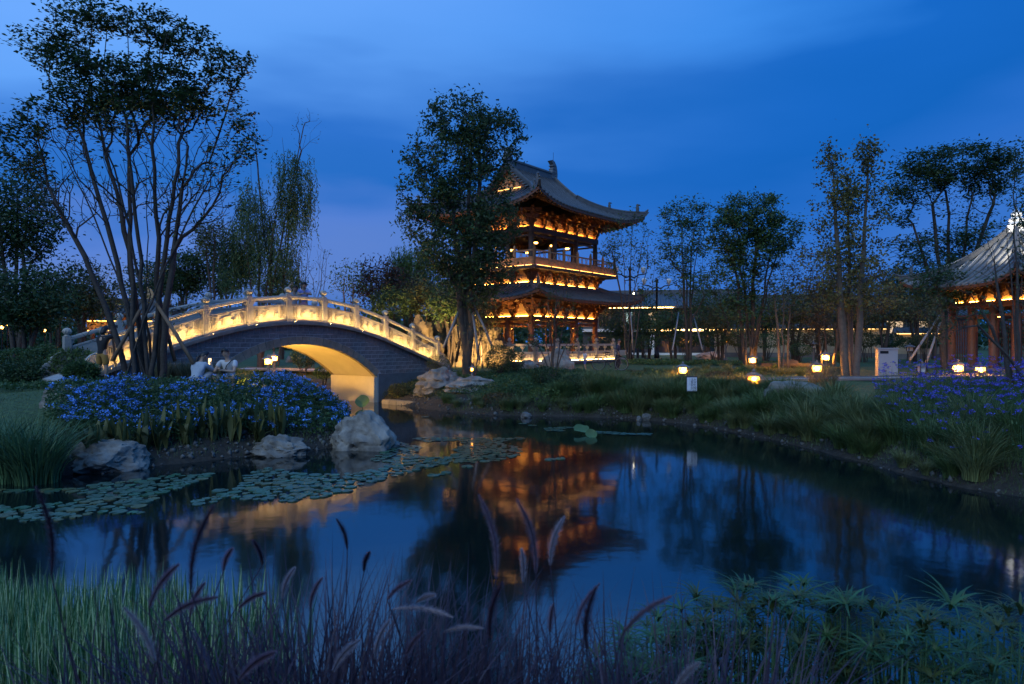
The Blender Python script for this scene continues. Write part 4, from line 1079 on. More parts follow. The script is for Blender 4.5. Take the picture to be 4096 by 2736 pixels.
# pebbles and clods scattered along the muddy water line
rgp = np.random.default_rng(17); iv, if_ = ico(1); iv = np.array([list(v) for v in iv]); if_ = np.array(if_); Vp = []; Fp = []; nP = 0
cand = np.concatenate([np.stack([rgp.uniform(-5, 10, 9000), rgp.uniform(9, 26, 9000)], 1), np.stack([rgp.uniform(-10, -3.3, 5000), rgp.uniform(11.5, 18, 5000)], 1)])
sv = sdist(cand[:, 0], cand[:, 1]); cand = cand[(sv > -.12) & (sv < .75)][:1500]
hz = height(cand[:, 0], cand[:, 1])
for (x, y), z in zip(cand, hz):
    s = .018+.05*rgp.uniform(0, 1)**4; v = iv*(s*rgp.uniform(.6, 1.3, 3))*(1+.25*rgp.normal(size=(len(iv), 1)))
    Vp.append(v+np.array([x, y, z+s*.25])); Fp.append(if_+nP); nP += len(iv)
tag(link('shore_pebbles', np_mesh('shore_pebbles', np.concatenate(Vp), np.concatenate(Fp), M['wetstone'], True)), 'pebbles and clods along the muddy water line', 'pebbles', None, 'stuff')
# ------------------------------------------------------------------ plants: leaves, blades, trees
def unit(a): return a/np.maximum(np.linalg.norm(a, axis=1, keepdims=True), 1e-9)
def leaves(cent, size, rg, aspect=.42, droop=0.0, flatb=0.0):
    n = len(cent); d = rg.normal(size=(n, 3)); d[:, 2] = d[:, 2]*(1-flatb)-droop; d = unit(d)
    nn = rg.normal(size=(n, 3)); nn[:, 2] += flatb*3; s = unit(np.cross(d, nn))
    L_ = (size*rg.uniform(.65, 1.3, n))[:, None]; W = L_*aspect*.5
    bow = unit(np.cross(s, d))*L_*.10
    V = np.stack([cent, cent+d*L_*.45+s*W+bow, cent+d*L_, cent+d*L_*.45-s*W+bow], 1).reshape(-1, 3)
    return V, np.arange(4*n).reshape(n, 4)
def blades(base, h, ldir, lean, width, seg=4, rg=None, tip=.15):
    n = len(base); t = np.linspace(0, 1, seg+1)[None, :, None]
    h = h[:, None, None]; lean = lean[:, None, None]
    up = np.zeros((n, 1, 3)); up[:, :, 2] = 1; ld = np.zeros((n, 1, 3)); ld[:, 0, 0] = np.cos(ldir); ld[:, 0, 1] = np.sin(ldir)
    P = base[:, None, :]+up*h*(t-.45*np.minimum(lean, 1.4)*t**2.2)+ld*h*lean*t**1.8*.8
    tw = ldir+(rg.uniform(-.9, .9, n) if rg is not None else 0)+math.pi/2
    sd_ = np.zeros((n, 1, 3)); sd_[:, 0, 0] = np.cos(tw); sd_[:, 0, 1] = np.sin(tw)
    w_ = width[:, None, None]*np.where(t < .35, .75+.7*t, 1.0*(1-((t-.35)/.65)**1.6)+tip*.3)*.5
    V = np.stack([P-sd_*w_, P+sd_*w_], 2).reshape(n, -1, 3)
    k = 2*(seg+1); f = np.array([(2*i, 2*i+1, 2*i+3, 2*i+2) for i in range(seg)])
    Fc = (np.arange(n)[:, None, None]*k+f[None]).reshape(-1, 4)
    return V.reshape(-1, 3), Fc
def cat_np(parts):
    V = []; Fc = []; o = 0
    for v, f in parts: V.append(v); Fc.append(f+o); o += len(v)
    return np.concatenate(V), np.concatenate(Fc)

def grow(stems, att, rg, bf=.35, sub=.45, wig=.05):
    """connect crown points to the stems one by one, nearest first -> parent list"""
    pos = []; par = []; plen = []
    for st in stems:
        prev = -1
        for i, p in enumerate(st):
            if i == 0 and pos and np.linalg.norm(np.array(p)-np.array(pos[0])) < 1e-6: prev = 0; continue
            pl = 0 if prev < 0 else plen[prev]+np.linalg.norm(np.array(p)-np.array(pos[prev]))
            pos.append(tuple(p)); par.append(prev); plen.append(pl); prev = len(pos)-1
    n = len(att); best = np.full(n, 1e9); bi = np.zeros(n, int); done = np.zeros(n, bool); tip = np.zeros(n, int)
    def upd(i0):
        for i in range(i0, len(pos)):
            p = np.array(pos[i]); dv = att-p; c = np.linalg.norm(dv, axis=1)+bf*plen[i]+1.3*np.maximum(0, -dv[:, 2]-.1)
            if i == 0: c = c+3
            m_ = c < best; best[m_] = c[m_]; bi[m_] = i
    upd(0)
    for _ in range(n):
        b = best.copy(); b[done] = 1e18; j = int(np.argmin(b)); done[j] = True
        a = np.array(pos[bi[j]]); e = att[j]; L_ = np.linalg.norm(e-a); k = max(1, min(5, int(L_/sub))); i0 = len(pos); pr = int(bi[j])
        for q in range(1, k+1):
            t = q/k; p = a+(e-a)*t
            p = p+np.array([0, 0, -.10*L_*math.sin(math.pi*t)])+(rg.normal(size=3)*wig*L_/k if q < k else 0)
            plen.append(plen[pr]+L_/k); pos.append(tuple(p)); par.append(pr); pr = len(pos)-1
        tip[j] = pr; upd(i0)
    return np.array(pos), np.array(par), tip
def limbs(pos, par, rtip, rbase, ns=5, ex=2.3):
    n = len(pos); w_ = np.zeros(n); kids = np.zeros(n, int)
    for i in range(n-1, -1, -1):
        if kids[i] == 0: w_[i] = rtip**ex
        if par[i] >= 0: w_[par[i]] += w_[i]; kids[par[i]] += 1
    roots = [i for i in range(n) if par[i] < 0]
    cnt = w_/rtip**ex; top = max(cnt[i] for i in roots)
    pw = math.log(rbase/rtip)/math.log(max(top, 3)); r = rtip*np.maximum(cnt, 1)**pw
    z0 = pos[:, 2].min(); zt = pos[:, 2].max(); r = r*(1.12-.45*np.clip((pos[:, 2]-z0)/(zt-z0), 0, 1)); r = np.maximum(r, rtip*.8)
    big = {}
    for i in range(n):
        p = par[i]
        if p >= 0 and (p not in big or r[i] > r[big[p]]): big[p] = i
    V = []; Fc = []
    d = np.zeros((n, 3))
    for i in range(n):
        if par[i] >= 0: d[i] = pos[i]-pos[par[i]]
        else:
            d[i] = (0, 0, 1)
    d = unit(d)
    ref = np.tile(np.array([[.31, .95, .05]]), (n, 1)); a = unit(np.cross(d, ref)); b = np.cross(a, d)
    ang = np.arange(ns)*2*math.pi/ns; ca, sa = np.cos(ang), np.sin(ang)
    o = 0
    for i in range(n):
        p = par[i]
        if p < 0: continue
        main = big[p] == i
        r0 = r[p] if main else min(r[p], r[i]*1.15); j = p if main else i
        ring0 = pos[p]+(ca[:, None]*a[j]+sa[:, None]*b[j])*r0
        ring1 = pos[i]+(ca[:, None]*a[i]+sa[:, None]*b[i])*r[i]
        V.append(ring0); V.append(ring1)
        for q in range(ns): Fc.append((o+q, o+(q+1) % ns, o+ns+(q+1) % ns, o+ns+q))
        o += 2*ns
    return np.concatenate(V), np.array(Fc)
def ell_pts(rg, c, rad, n, shell=.5):
    d = unit(rg.normal(size=(n, 3))); r = rg.uniform(shell**3, 1, n)**(1/3)
    return np.array(c)+d*r[:, None]*np.array(rad)
def stem_line(a, b, rg, k=7, wig=.04, bow=0.0):
    a = np.array(a, float); b = np.array(b, float); L_ = np.linalg.norm(b-a); P = [tuple(a)]
    side = np.array([(b-a)[0], (b-a)[1], 0]); 
    for i in range(1, k+1):
        t = i/k; p = a+(b-a)*t
        p = p-side*bow*math.sin(math.pi*t)+rg.normal(size=3)*wig*L_/k*np.array([1, 1, .3])
        P.append(tuple(p))
    return P
NLEAF = [0]
def tree(label, bx, d, tops, crowns, seed, lm, r0=0.074, lsize=.13, per=26, spread=.28, rtip=.006, bark='bark', bf=.35, flatb=.3, droop=0.0, basew=.25, by=None,
         name='garden_tree', cat='tree', group=None, ydep=.75, aspect=.42, bow=.10, wig=.05, parent_label=None, twig_leaf=1.0, k=7):
    """bx, tops, crowns are given at depth d: crowns = (px, py, rx, ry, n, leafy)"""
    rg = np.random.default_rng(seed)
    p = at(bx, 1368, d); base = np.array([p.x, p.y, H(p.x, p.y)-.12 if by is None else by])
    stems = []
    for i, tp in enumerate(tops):
        q = at(tp[0], tp[1], d); q = np.array(q); q[1] += rg.normal()*basew*2.0*(len(tops) > 1)
        b0 = base.copy()
        if len(tops) > 1 and i > 0: b0 = base+np.array([rg.normal()*basew, rg.normal()*basew, 0])
        stems.append(stem_line(b0, q, rg, k, wig, bow))
    att = []; leafy = []
    for (cx, cy, rx, ry, n, lf) in crowns:
        c = np.array(at(cx, cy, d)); rad = (rx/F*d, rx/F*d*ydep, ry/F*d)
        P = ell_pts(rg, c, rad, n); att.append(P); leafy += [lf]*n
    att = np.concatenate(att); att[:, 2] = np.maximum(att[:, 2], base[2]+.4); leafy = np.array(leafy)
    pos, par, tip = grow(stems, att, rg, bf, wig=.06)
    t = empty(name, base, 0, label, cat, group)
    V, Fc = limbs(pos, par, rtip, r0)
    link('trunk', np_mesh('trunk', V-base, Fc, M[bark], True), None, t)
    cen = []
    for j in range(len(att)):
        k_ = rg.poisson(per*leafy[j]) if leafy[j] > 0 else 0
        if k_ == 0: continue
        e = pos[tip[j]]; b = pos[par[tip[j]]]
        u = rg.uniform(.1, 1.1, k_)[:, None]
        s_ = spread*np.array([1, 1, 1-.85*flatb])
        cen.append(b+(e-b)*u+rg.normal(size=(k_, 3))*s_*rg.uniform(.4, 1.0))
    if cen:
        cen = np.concatenate(cen); NLEAF[0] += len(cen)
        V, Fc = leaves(cen, lsize, rg, aspect, droop, flatb)
        link('crown', np_mesh('crown', V-base, Fc, lm), None, t)
    return t
LM = {}
LM['dark'] = leafmat('dark green leaves', (.040, .078, .030))
LM['mid'] = leafmat('mid green leaves', (.062, .115, .040))
LM['light'] = leafmat('yellow green leaves', (.10, .155, .045))
LM['olive'] = leafmat('olive leaves', (.095, .105, .038))
LM['rust'] = leafmat('rusty leaves', (.105, .075, .036))
LM['red'] = leafmat('dark red leaves', (.050, .034, .030))
LM['willow'] = leafmat('willow leaves', (.080, .135, .055))
LM['gold'] = leafmat('golden fan leaves', (.14, .13, .04))

# the big many stemmed tree in front of the bridge
tree('tall multi stemmed tree with bare inner branches in front of the bridge', 560, 17.0,
     [(330, 560), (470, 520), (560, 540), (660, 520), (780, 600), (200, 760), (270, 640), (870, 700), (410, 600), (720, 660), (610, 640), (520, 700), (120, 720)],
     [(300, 90, 150, 80, 60, 1), (420, 60, 120, 60, 40, 1), (600, 100, 130, 80, 60, 1), (760, 170, 130, 70, 60, 1), (900, 250, 120, 60, 50, 1), (130, 150, 120, 45, 30, 1), (260, 240, 130, 70, 60, 1),
      (430, 330, 200, 110, 170, 1), (620, 330, 200, 110, 170, 1), (330, 400, 150, 80, 80, 1), (700, 430, 160, 70, 90, 1), (520, 470, 200, 60, 80, .8), (180, 470, 150, 90, 70, 1), (60, 590, 110, 110, 50, .9), (140, 650, 80, 60, 25, .8), (850, 380, 130, 90, 50, .9),
      (960, 480, 70, 45, 14, 1), (1000, 590, 60, 45, 16, 1), (900, 620, 80, 60, 20, .5), (560, 640, 430, 180, 620, .03), (780, 800, 200, 160, 270, .06), (300, 800, 220, 120, 220, .02)],
     11, LM['dark'], r0=.078, lsize=.12, per=15, spread=.17, rtip=.0068, bf=.55, flatb=.7, basew=.20, bow=.10, aspect=.5, wig=.045, k=12)
# young tree behind it whose feathery crown closes the gap on the left
tree('feathery low tree leaning over the left end of the bridge', 545, 19.5, [(520, 1150), (620, 1180), (430, 1200)],
     [(520, 1130, 190, 110, 70, .25), (680, 1230, 120, 80, 30, .2), (380, 1280, 100, 80, 25, .2)], 12, LM['olive'], r0=0.037, lsize=.10, per=18, spread=.18, rtip=.004)
# stakes that prop the big tree
def stake(label, p0, p1, r=.045, m='pole', cat='stake', group=None):
    o = MB().tube([p0, p0.lerp(p1, .5)+Vector((.01, 0, .01)), p1], [r*1.1, r, r*.9], 8).build('tree_stake', M[m], smooth=True)
    return tag(o, label, cat, group)
stake('brown timber stake leaning on the multi stemmed tree towards the squatting man', at(775, 1455, 16.6), at(625, 1215, 17.0))
stake('brown timber stake leaning against the multi stemmed tree before the carved panels', at(700, 1445, 17.4), at(640, 1240, 17.1))
stake('brown timber stake leaning on the multi stemmed tree beside the standing person', at(448, 1445, 16.8), at(560, 1240, 17.0))

# the staked tree in front of the tower
tree('dense oval crowned tree held by pale stakes in front of the tower', 1868, 28.0,
     [(1850, 800), (1800, 700), (1920, 720), (1880, 560)],
     [(1850, 480, 170, 110, 120, 1), (1800, 640, 190, 130, 170, 1), (1960, 560, 150, 140, 130, 1), (1720, 780, 120, 120, 90, 1), (1900, 780, 180, 130, 150, 1),
      (1700, 900, 120, 90, 60, 1), (1950, 900, 140, 110, 110, 1), (1850, 1000, 200, 110, 190, 1), (1930, 1080, 150, 90, 110, .9), (1860, 1150, 170, 90, 110, .6)],
     21, LM['dark'], r0=0.149, lsize=.18, per=18, spread=.24, rtip=.010, bf=.30, flatb=.2, droop=.35, basew=.06, bow=.05)
for i, (x0, y0, x1, y1, d0, lb) in enumerate([(1772, 1392, 1838, 1238, 27.2, 'steel pole propping the oval crowned tree on the rockery side'), (1916, 1440, 1884, 1215, 26.9, 'steel pole propping the oval crowned tree behind the sapling'),
                                           (1968, 1385, 1895, 1220, 27.6, 'steel pole propping the oval crowned tree on the tower side'), (1824, 1445, 1850, 1300, 29.3, 'short brown pole propping the oval crowned tree from behind')]):
    stake(lb, at(x0, y0, d0), at(x1, y1, 28.0), .05, 'steel' if i < 3 else 'pole')

# willows behind the bridge -----------------------------------------
def willow(label, bx, d, tops, crowns, seed, strands, length, lm, r0=0.099, by=None, group=None, lean=0.0, sl=.16):
    rg = np.random.default_rng(seed); p = at(bx, 1368, d); base = np.array([p.x, p.y, H(p.x, p.y)-.1])
    stems = [stem_line(base, np.array(at(a, b, d))+np.array([0, rg.normal()*.5, 0]), rg, 8, .06, .08) for a, b in tops]
    att = []
    for (cx, cy, rx, ry, n) in crowns: att.append(ell_pts(rg, at(cx, cy, d), (rx/F*d, rx/F*d*.7, ry/F*d), n))
    att = np.concatenate(att); pos, par, tip = grow(stems, att, rg, .3)
    t = empty('willow_tree', base, 0, label, 'tree', group)
    V, Fc = limbs(pos, par, .008, r0); link('trunk', np_mesh('trunk', V-base, Fc, M['bark'], True), None, t)
    cen = []; tw = []
    for j in range(len(att)):
        for _ in range(strands):
            b = pos[tip[j]]+rg.normal(size=3)*.22; ln = length*rg.uniform(.35, 1.1); dr = rg.normal(size=2)*.10
            m_ = int(ln/.085); s = np.linspace(0, 1, max(3, m_))
            pts = b+np.stack([dr[0]*s*ln, dr[1]*s*ln, -ln*s**1.1], 1); pts[:, 2] = np.maximum(pts[:, 2], base[2]+.5)
            cen.append(pts+rg.normal(size=pts.shape)*.03)
            tw.append((b[None], np.array([ln])))
    cen = np.concatenate(cen); V, Fc = leaves(cen, sl*1.15, rg, .28, 1.8); link('crown', np_mesh('crown', V-base, Fc, lm), None, t)
    return t
willow('tall weeping willow with two bare tops rising behind the bridge', 1040, 38, [(1010, 620), (960, 760), (1150, 560), (1200, 520), (1090, 900)],
       [(1000, 880, 110, 160, 45), (1175, 740, 70, 150, 40), (1100, 1010, 110, 70, 22), (930, 970, 70, 110, 20)], 31, 8, 2.4, LM['willow'], .20)
tree('bare wispy willow tops rising above the weeping willow', 1100, 38.6, [(1020, 560), (1225, 520), (1180, 640)], [(1010, 540, 90, 90, 30, .03), (1225, 520, 70, 90, 45, .04)], 33, LM['willow'], r0=0.062, rtip=.007, per=10)
willow('pale willow hanging behind the oval crowned tree beside the rockery', 1650, 44, [(1640, 1020), (1690, 1000)], [(1650, 1020, 80, 60, 40), (1600, 1080, 60, 50, 20)], 32, 9, 2.2, LM['light'], .12)
tree('golden brown tree beside the weeping willow', 850, 37, [(860, 950), (830, 980)], [(850, 930, 60, 50, 40, 1), (830, 990, 60, 50, 30, 1)], 34, LM['olive'], r0=0.074, lsize=.16, per=22, spread=.3)
# dark trees on the far left
def simple(label, px, base_d, cy, rx, ry, n, seed, lm='dark', per=30, ls=.22, r0=0.099, top=None, spread=.42, group=None, leafy=1.0, bark='bark', name='garden_tree'):
    return tree(label, px, base_d, [(px-rx*.25, cy), (px+rx*.3, cy-ry*.2), (px, cy-ry*.45)], [(px, cy, rx, ry, int(n*.6), leafy), (px-rx*.4, cy+ry*.3, rx*.6, ry*.6, int(n*.2), leafy), (px+rx*.4, cy+ry*.25, rx*.6, ry*.6, int(n*.2), leafy)],
                seed, LM[lm], r0=r0, lsize=ls, per=per, spread=spread, rtip=.008, flatb=.2, basew=.15, group=group, bark=bark, name=name)
simple('tall dark tree on the far left edge', 60, 30, 860, 180, 210, 230, 41, 'dark', 30, .2)
simple('dark broad tree low on the left behind the hedge', 110, 27, 1190, 170, 130, 150, 42, 'dark', 30, .2)
simple('dark olive tree behind the multi stemmed tree', 330, 33, 1160, 150, 130, 150, 43, 'olive', 28, .2)
simple('dark round headed tree behind the bridge balustrade', 730, 45, 1090, 90, 100, 130, 44, 'dark', 34, .22)
simple('dim tree between the gatehouse and the round headed tree', 610, 50, 1120, 100, 80, 90, 45, 'dark', 30, .24)
simple('dark spreading tree behind the left bridge rail', 215, 42, 1180, 120, 90, 90, 46, 'mid', 28, .22)
simple('dark tree right behind the weeping willow', 900, 46, 1070, 110, 110, 110, 47, 'dark', 30, .24)
simple('small dark tree behind the bridge crown', 1130, 48, 1130, 90, 70, 80, 48, 'dark', 28, .22)
tree('bare upright shrub behind the bridge crown', 1240, 36, [(1180, 1000), (1215, 985), (1240, 970), (1270, 985), (1300, 1010), (1320, 1050)], [(1240, 1020, 85, 60, 70, .04), (1240, 1100, 80, 60, 40, .04)], 51, LM['dark'], r0=0.031, rtip=.006, basew=.25, bf=.7)
simple('thin young tree with sparse leaves right of the bare shrub', 1395, 38, 1110, 75, 80, 60, 52, 'mid', 9, .16, .07)
simple('dark red leaved tree behind the bridge end', 1510, 40, 1120, 110, 95, 130, 53, 'red', 26, .19)
simple('dark plum leaved shrub on top of the rockery', 1625, 40, 1160, 80, 75, 90, 54, 'red', 24, .18)
simple('dark evergreen on the rockery behind the staked tree', 1760, 42, 1130, 110, 90, 100, 55, 'dark', 28, .2)
simple('leafy shrub growing out of the rockery', 1930, 35, 1250, 70, 80, 80, 56, 'olive', 22, .14, .05)

# trees on the right lawn -------------------------------------------
tree('slender sparse tree with upright stems right of the tower', 2520, 40, [(2480, 900), (2530, 860), (2570, 920), (2440, 960), (2610, 1000)],
     [(2510, 960, 110, 130, 90, .55), (2440, 1020, 70, 90, 30, .5), (2590, 1080, 60, 120, 40, .5)], 61, LM['mid'], r0=0.055, lsize=.17, per=16, spread=.22, bf=.55, basew=.10, rtip=.008)
tree('tall leafy tree with layered top in front of the string lit building', 2755, 38, [(2720, 860), (2770, 830), (2800, 920), (2740, 1000)],
     [(2740, 850, 100, 60, 70, 1), (2730, 960, 110, 100, 90, .9), (2790, 1060, 110, 100, 70, .8), (2690, 1080, 90, 100, 50, .7), (2760, 1200, 100, 80, 40, .5)], 62, LM['mid'], r0=0.087, lsize=.17, per=20, spread=.28, bf=.4, flatb=.5, basew=.08)
tree('broad dense multi stemmed tree between the lawn lamps', 3000, 31, [(2960, 900), (3030, 860), (3080, 950), (2920, 1010), (3120, 1000), (2990, 1050)],
     [(3000, 840, 130, 70, 110, 1), (2930, 930, 110, 90, 90, 1), (3110, 930, 110, 80, 90, 1), (3030, 1010, 150, 100, 120, 1), (2930, 1120, 130, 110, 90, .8), (3080, 1180, 140, 110, 80, .35), (2960, 1260, 110, 80, 50, .4)],
     63, LM['mid'], r0=0.105, lsize=.17, per=24, spread=.26, bf=.4, flatb=.45, basew=.30, bow=.12)
tree('thin twiggy tree with few leaves beside the broad multi stemmed tree', 3120, 30, [(3090, 1150), (3150, 1120), (3180, 1180), (3060, 1220)], [(3130, 1130, 90, 110, 60, .25), (3170, 1230, 90, 80, 40, .3)], 64, LM['olive'], r0=0.062, lsize=.13, per=18, spread=.2, basew=.15, bark='barkpale')
# three tall fan leaved trees with a single leader each
def spire(label, bx, d, top, seed, r0=0.081, lean=0, n=70, wid=80):
    rg = np.random.default_rng(seed); p = at(bx, 1368, d); base = np.array([p.x, p.y, H(p.x, p.y)-.1]); e = np.array(at(top[0], top[1], d))
    st = stem_line(base, e, rg, 16, .03, .0); att = []
    for i in range(n):
        t = rg.uniform(.28, .99); q = base+(e-base)*t; a = rg.uniform(0, 2*math.pi); r = wid/F*d*(1.12-t)**.75*rg.uniform(.35, 1.25)
        for s in (.5, .8, 1.0): att.append(q+np.array([math.cos(a)*r*s, math.sin(a)*r*s, r*(.30+.1*rg.normal())*s]))
    att = np.array(att); pos, par, tip = grow([st], att, rg, .02, wig=.05)
    t = empty('fan_leaf_tree', base, 0, label, 'tree', None)
    V, Fc = limbs(pos, par, .006, r0); link('trunk', np_mesh('trunk', V-base, Fc, M['barkpale'], True), None, t)
    cen = np.concatenate([pos[tip[j]]+rg.normal(size=(14, 3))*.13 for j in range(len(att))]+[np.array(st[-1])+rg.normal(size=(30, 3))*np.array([.08, .08, .5])])
    V, Fc = leaves(cen, .10, rg, .85, .2, .2); link('crown', np_mesh('crown', V-base, Fc, LM['gold']), None, t)
spire('tallest fan leaved tree with one straight leader beside the cabinet', 3385, 25.5, (3325, 600), 71, .14, n=85, wid=170)
spire('slim fan leaved tree between its two taller neighbours', 3405, 26.3, (3390, 680), 72, .10, n=50, wid=110)
spire('tall fan leaved tree nearest the pavilion', 3425, 25.2, (3478, 575), 73, .12, n=75, wid=170)
tree('rusty leaved small tree behind the fan leaved trees', 3290, 32, [(3250, 1080), (3300, 1060), (3340, 1100)], [(3260, 1080, 110, 130, 110, .8), (3380, 1180, 130, 100, 110, .8), (3500, 1150, 110, 110, 90, .8), (3320, 1270, 150, 70, 70, .7)], 74, LM['rust'], r0=0.074, lsize=.13, per=22, spread=.25)
tree('umbrella crowned feathery tree behind the pavilion', 3790, 44, [(3720, 820), (3800, 760), (3880, 780), (3640, 900), (3950, 860)],
     [(3830, 650, 230, 70, 170, 1), (3660, 720, 140, 70, 90, 1), (3970, 700, 120, 80, 90, 1), (3600, 830, 80, 80, 30, .8), (3800, 780, 200, 90, 70, .25), (3760, 1020, 210, 120, 160, 1), (3900, 960, 160, 110, 70, .6)], 75, LM['dark'], r0=0.174, lsize=.24, per=26, spread=.42, flatb=.6, rtip=.012, basew=.1, bow=.12)
tree('leafy tree leaning in above the pavilion finial', 4160, 27, [(4110, 800), (4150, 700), (4070, 900)], [(4110, 800, 60, 200, 60, .7), (4090, 640, 40, 90, 25, .6), (4150, 1000, 70, 120, 40, .6)], 76, LM['dark'], r0=0.062, lsize=.15, per=20, spread=.2)
tree('crooked sparse tree with dark bare branches in front of the pavilion', 4080, 15.5, [(3900, 1180), (3950, 960), (4010, 900), (4050, 820), (3800, 1250)],
     [(3960, 1000, 90, 150, 25, .25), (3850, 1220, 110, 100, 25, .3), (4040, 860, 60, 100, 14, .25), (3780, 1330, 60, 60, 12, .3), (4030, 1180, 70, 130, 20, .2)], 77, LM['dark'], r0=0.046, lsize=.09, per=14, spread=.10, rtip=.004, basew=.2, bow=.15)
tree('hazy purple grey shrub by the pavilion corner', 3700, 24, [(3700, 1250), (3750, 1230), (3660, 1280)], [(3700, 1230, 80, 70, 60, .35), (3760, 1290, 60, 60, 40, .3)], 78, LM['olive'], r0=0.031, lsize=.10, per=18, spread=.15)
tree('thick dark trunk with stakes left of the pavilion', 3782, 31, [(3780, 1180), (3760, 1130)], [(3760, 1150, 110, 90, 90, .9)], 79, LM['dark'], r0=0.136, lsize=.17, per=24, spread=.3, basew=.05)
stake('grey pole propping the thick trunk left of the pavilion', at(3640, 1440, 29.5), at(3760, 1260, 31), .05, 'steel')
stake('second grey pole propping the thick trunk by the pavilion', at(3705, 1450, 29.8), at(3765, 1280, 31), .05, 'steel')
for (bx_, d_, tx_, lb) in ((2690, 36, 2715, 'pale pole propping the tall leafy tree on the tower side'), (2810, 36.4, 2770, 'pale pole propping the tall leafy tree on the lamp side'), (2532, 38, 2522, 'pale pole propping the slender sparse tree')):
    stake(lb, at(bx_, 1400, d_), at(tx_, 1250, 38.5), .04, 'steel')
# small trees on the far bank
tree('young many stemmed tree with dark tufts in front of the big rough boulder', 2212, 25.5, [(2150, 1250), (2190, 1200), (2225, 1180), (2270, 1230), (2310, 1290), (2120, 1330)],
     [(2210, 1240, 120, 90, 70, .30), (2140, 1330, 100, 60, 40, .45), (2290, 1340, 90, 60, 40, .45), (2220, 1120, 110, 80, 40, .15)], 81, LM['dark'], r0=0.043, lsize=.11, per=16, spread=.16, rtip=.005, basew=.06, bow=.10)
tree('small leafless sapling glowing before the rockery floodlight', 1893, 26, [(1870, 1330), (1900, 1310), (1930, 1330), (1950, 1370)], [(1900, 1330, 60, 50, 30, .05)], 82, LM['olive'], r0=0.031, rtip=.006, basew=.03)
simple('low tree line in front of the string lit building', 2600, 46, 1300, 80, 60, 60, 83, 'mid', 22, .2, .08)
simple('dark bushy tree in front of the garden wall', 3180, 42, 1230, 110, 90, 110, 84, 'olive', 24, .18, .1)
simple('olive tree in front of the lit end of the garden wall', 3540, 38, 1210, 120, 90, 120, 85, 'olive', 20, .17, .1)
simple('dim tree above the long hall roof', 3640, 52, 1130, 130, 80, 90, 86, 'dark', 26, .24)
for i, px in enumerate((2900, 3020, 3160, 3260, 3370, 3470, 3560, 3640, 3720)):   # thin clipped shrubs standing before the lit wall
    tree('thin bare stemmed shrub silhouetted against the lit garden wall', px, 47, [(px-25, 1300), (px+5, 1285), (px+28, 1305)], [(px, 1310, 42, 30, 26, .55)], 300+i, LM['olive'], r0=0.031, lsize=.13, per=12, spread=.16, rtip=.007, name='wall_shrub', cat='shrub', group='shrubs before the lit garden wall', basew=.15)

for i, (px, d, cy, rx, ry, lm, lb) in enumerate([(2880, 41, 1270, 90, 70, 'olive', 'olive thicket tree at the tower end of the garden wall'), (3060, 43, 1265, 90, 70, 'mid', 'green thicket tree before the lit wall behind the multi stemmed tree'),
        (3280, 43, 1240, 100, 80, 'rust', 'russet thicket tree before the lit garden wall'), (3440, 41, 1250, 100, 75, 'olive', 'olive thicket tree behind the fan leaved trees'), (3660, 40, 1210, 90, 80, 'rust', 'russet thicket tree between the cabinet and the pavilion'),
        (3730, 44, 1240, 80, 80, 'dark', 'dark thicket tree just left of the pavilion eave'), (2690, 43, 1290, 80, 60, 'mid', 'green thicket tree before the string lit building'), (3350, 48, 1170, 120, 60, 'olive', 'olive tree whose top hides the long hall roof')]):
    simple(lb, px, d, cy, rx, ry, 90, 400+i, lm, 20, .17, .1)

for i, (px, d, cy, rx, ry, lm, lb) in enumerate([(1560, 37, 1210, 80, 70, 'dark', 'dark shrubby tree above the bridge end'), (1690, 38.5, 1190, 90, 70, 'olive', 'olive tree clinging to the left of the rockery'), (1800, 36.6, 1215, 80, 60, 'mid', 'green shrubby tree hanging over the rockery'),
        (2480, 48, 1290, 70, 70, 'mid', 'green tree at the corner of the tower lawn'), (2570, 50, 1250, 70, 80, 'dark', 'dark tree in front of the porch roof'), (2830, 48, 1240, 80, 90, 'mid', 'green tree in front of the string lit balcony'), (2960, 50, 1210, 90, 90, 'dark', 'dark tree rising behind the multi stemmed tree')]):
    simple(lb, px, d, cy, rx, ry, 95, 430+i, lm, 22, .18, .1)
for i, (px, d, cy, rx, ry, lm, lb) in enumerate([(-60, 36, 1150, 130, 140, 'dark', 'dark tree at the outer end of the left hedge'), (-300, 34, 1080, 170, 190, 'mid', 'green tree standing on the open left lawn'), (-560, 38, 1130, 170, 150, 'dark', 'dark tree at the far corner of the left lawn')]):
    simple(lb, px, d, cy, rx, ry, 120, 460+i, lm, 26, .2, .12)
# ------------------------------------------------------------------ shrubs (ball of leaves over a few stems)
def shrub(label, px, py, d, rx, ry, seed, lm, n=1400, ls=.08, group=None, name='shrub', aspect=.5, droop=0.0):
    rg = np.random.default_rng(seed); c = np.array(at(px, py, d)); g = H(c[0], c[1]); rad = np.array((rx/F*d, rx/F*d*.9, ry/F*d))
    base = np.array([c[0], c[1], g])
    P = ell_pts(rg, c, rad, n, .72); nz_ = np.array([noise.noise(Vector(p*2.2)) for p in P]); P = c+(P-c)*(1+.22*nz_)[:, None]
    P = P[P[:, 2] > g-.02]
    t = empty(name, base, 0, label, 'shrub', group)
    q = MB()
    for i in range(6):
        e = Vector(ell_pts(rg, c, rad*.7, 1, .1)[0]); q.tube([Vector(base)+Vector((rg.normal()*.06, rg.normal()*.06, -.05)), Vector(base).lerp(e, .5)+Vector((0, 0, .08)), e], [.025, .018, .006], 5)
    q.v = [tuple(np.array(v)-base) for v in q.v]; q.build('stems', M['bark'], t)
    V, Fc = leaves(P, ls, rg, aspect, droop, .1); link('foliage', np_mesh('foliage', V-base, Fc, lm), None, t)
    return t
shrub('round clipped dark shrub in front of the rockery', 2000, 1432, 27.5, 62, 55, 1, LM['dark'], 2200, .07)
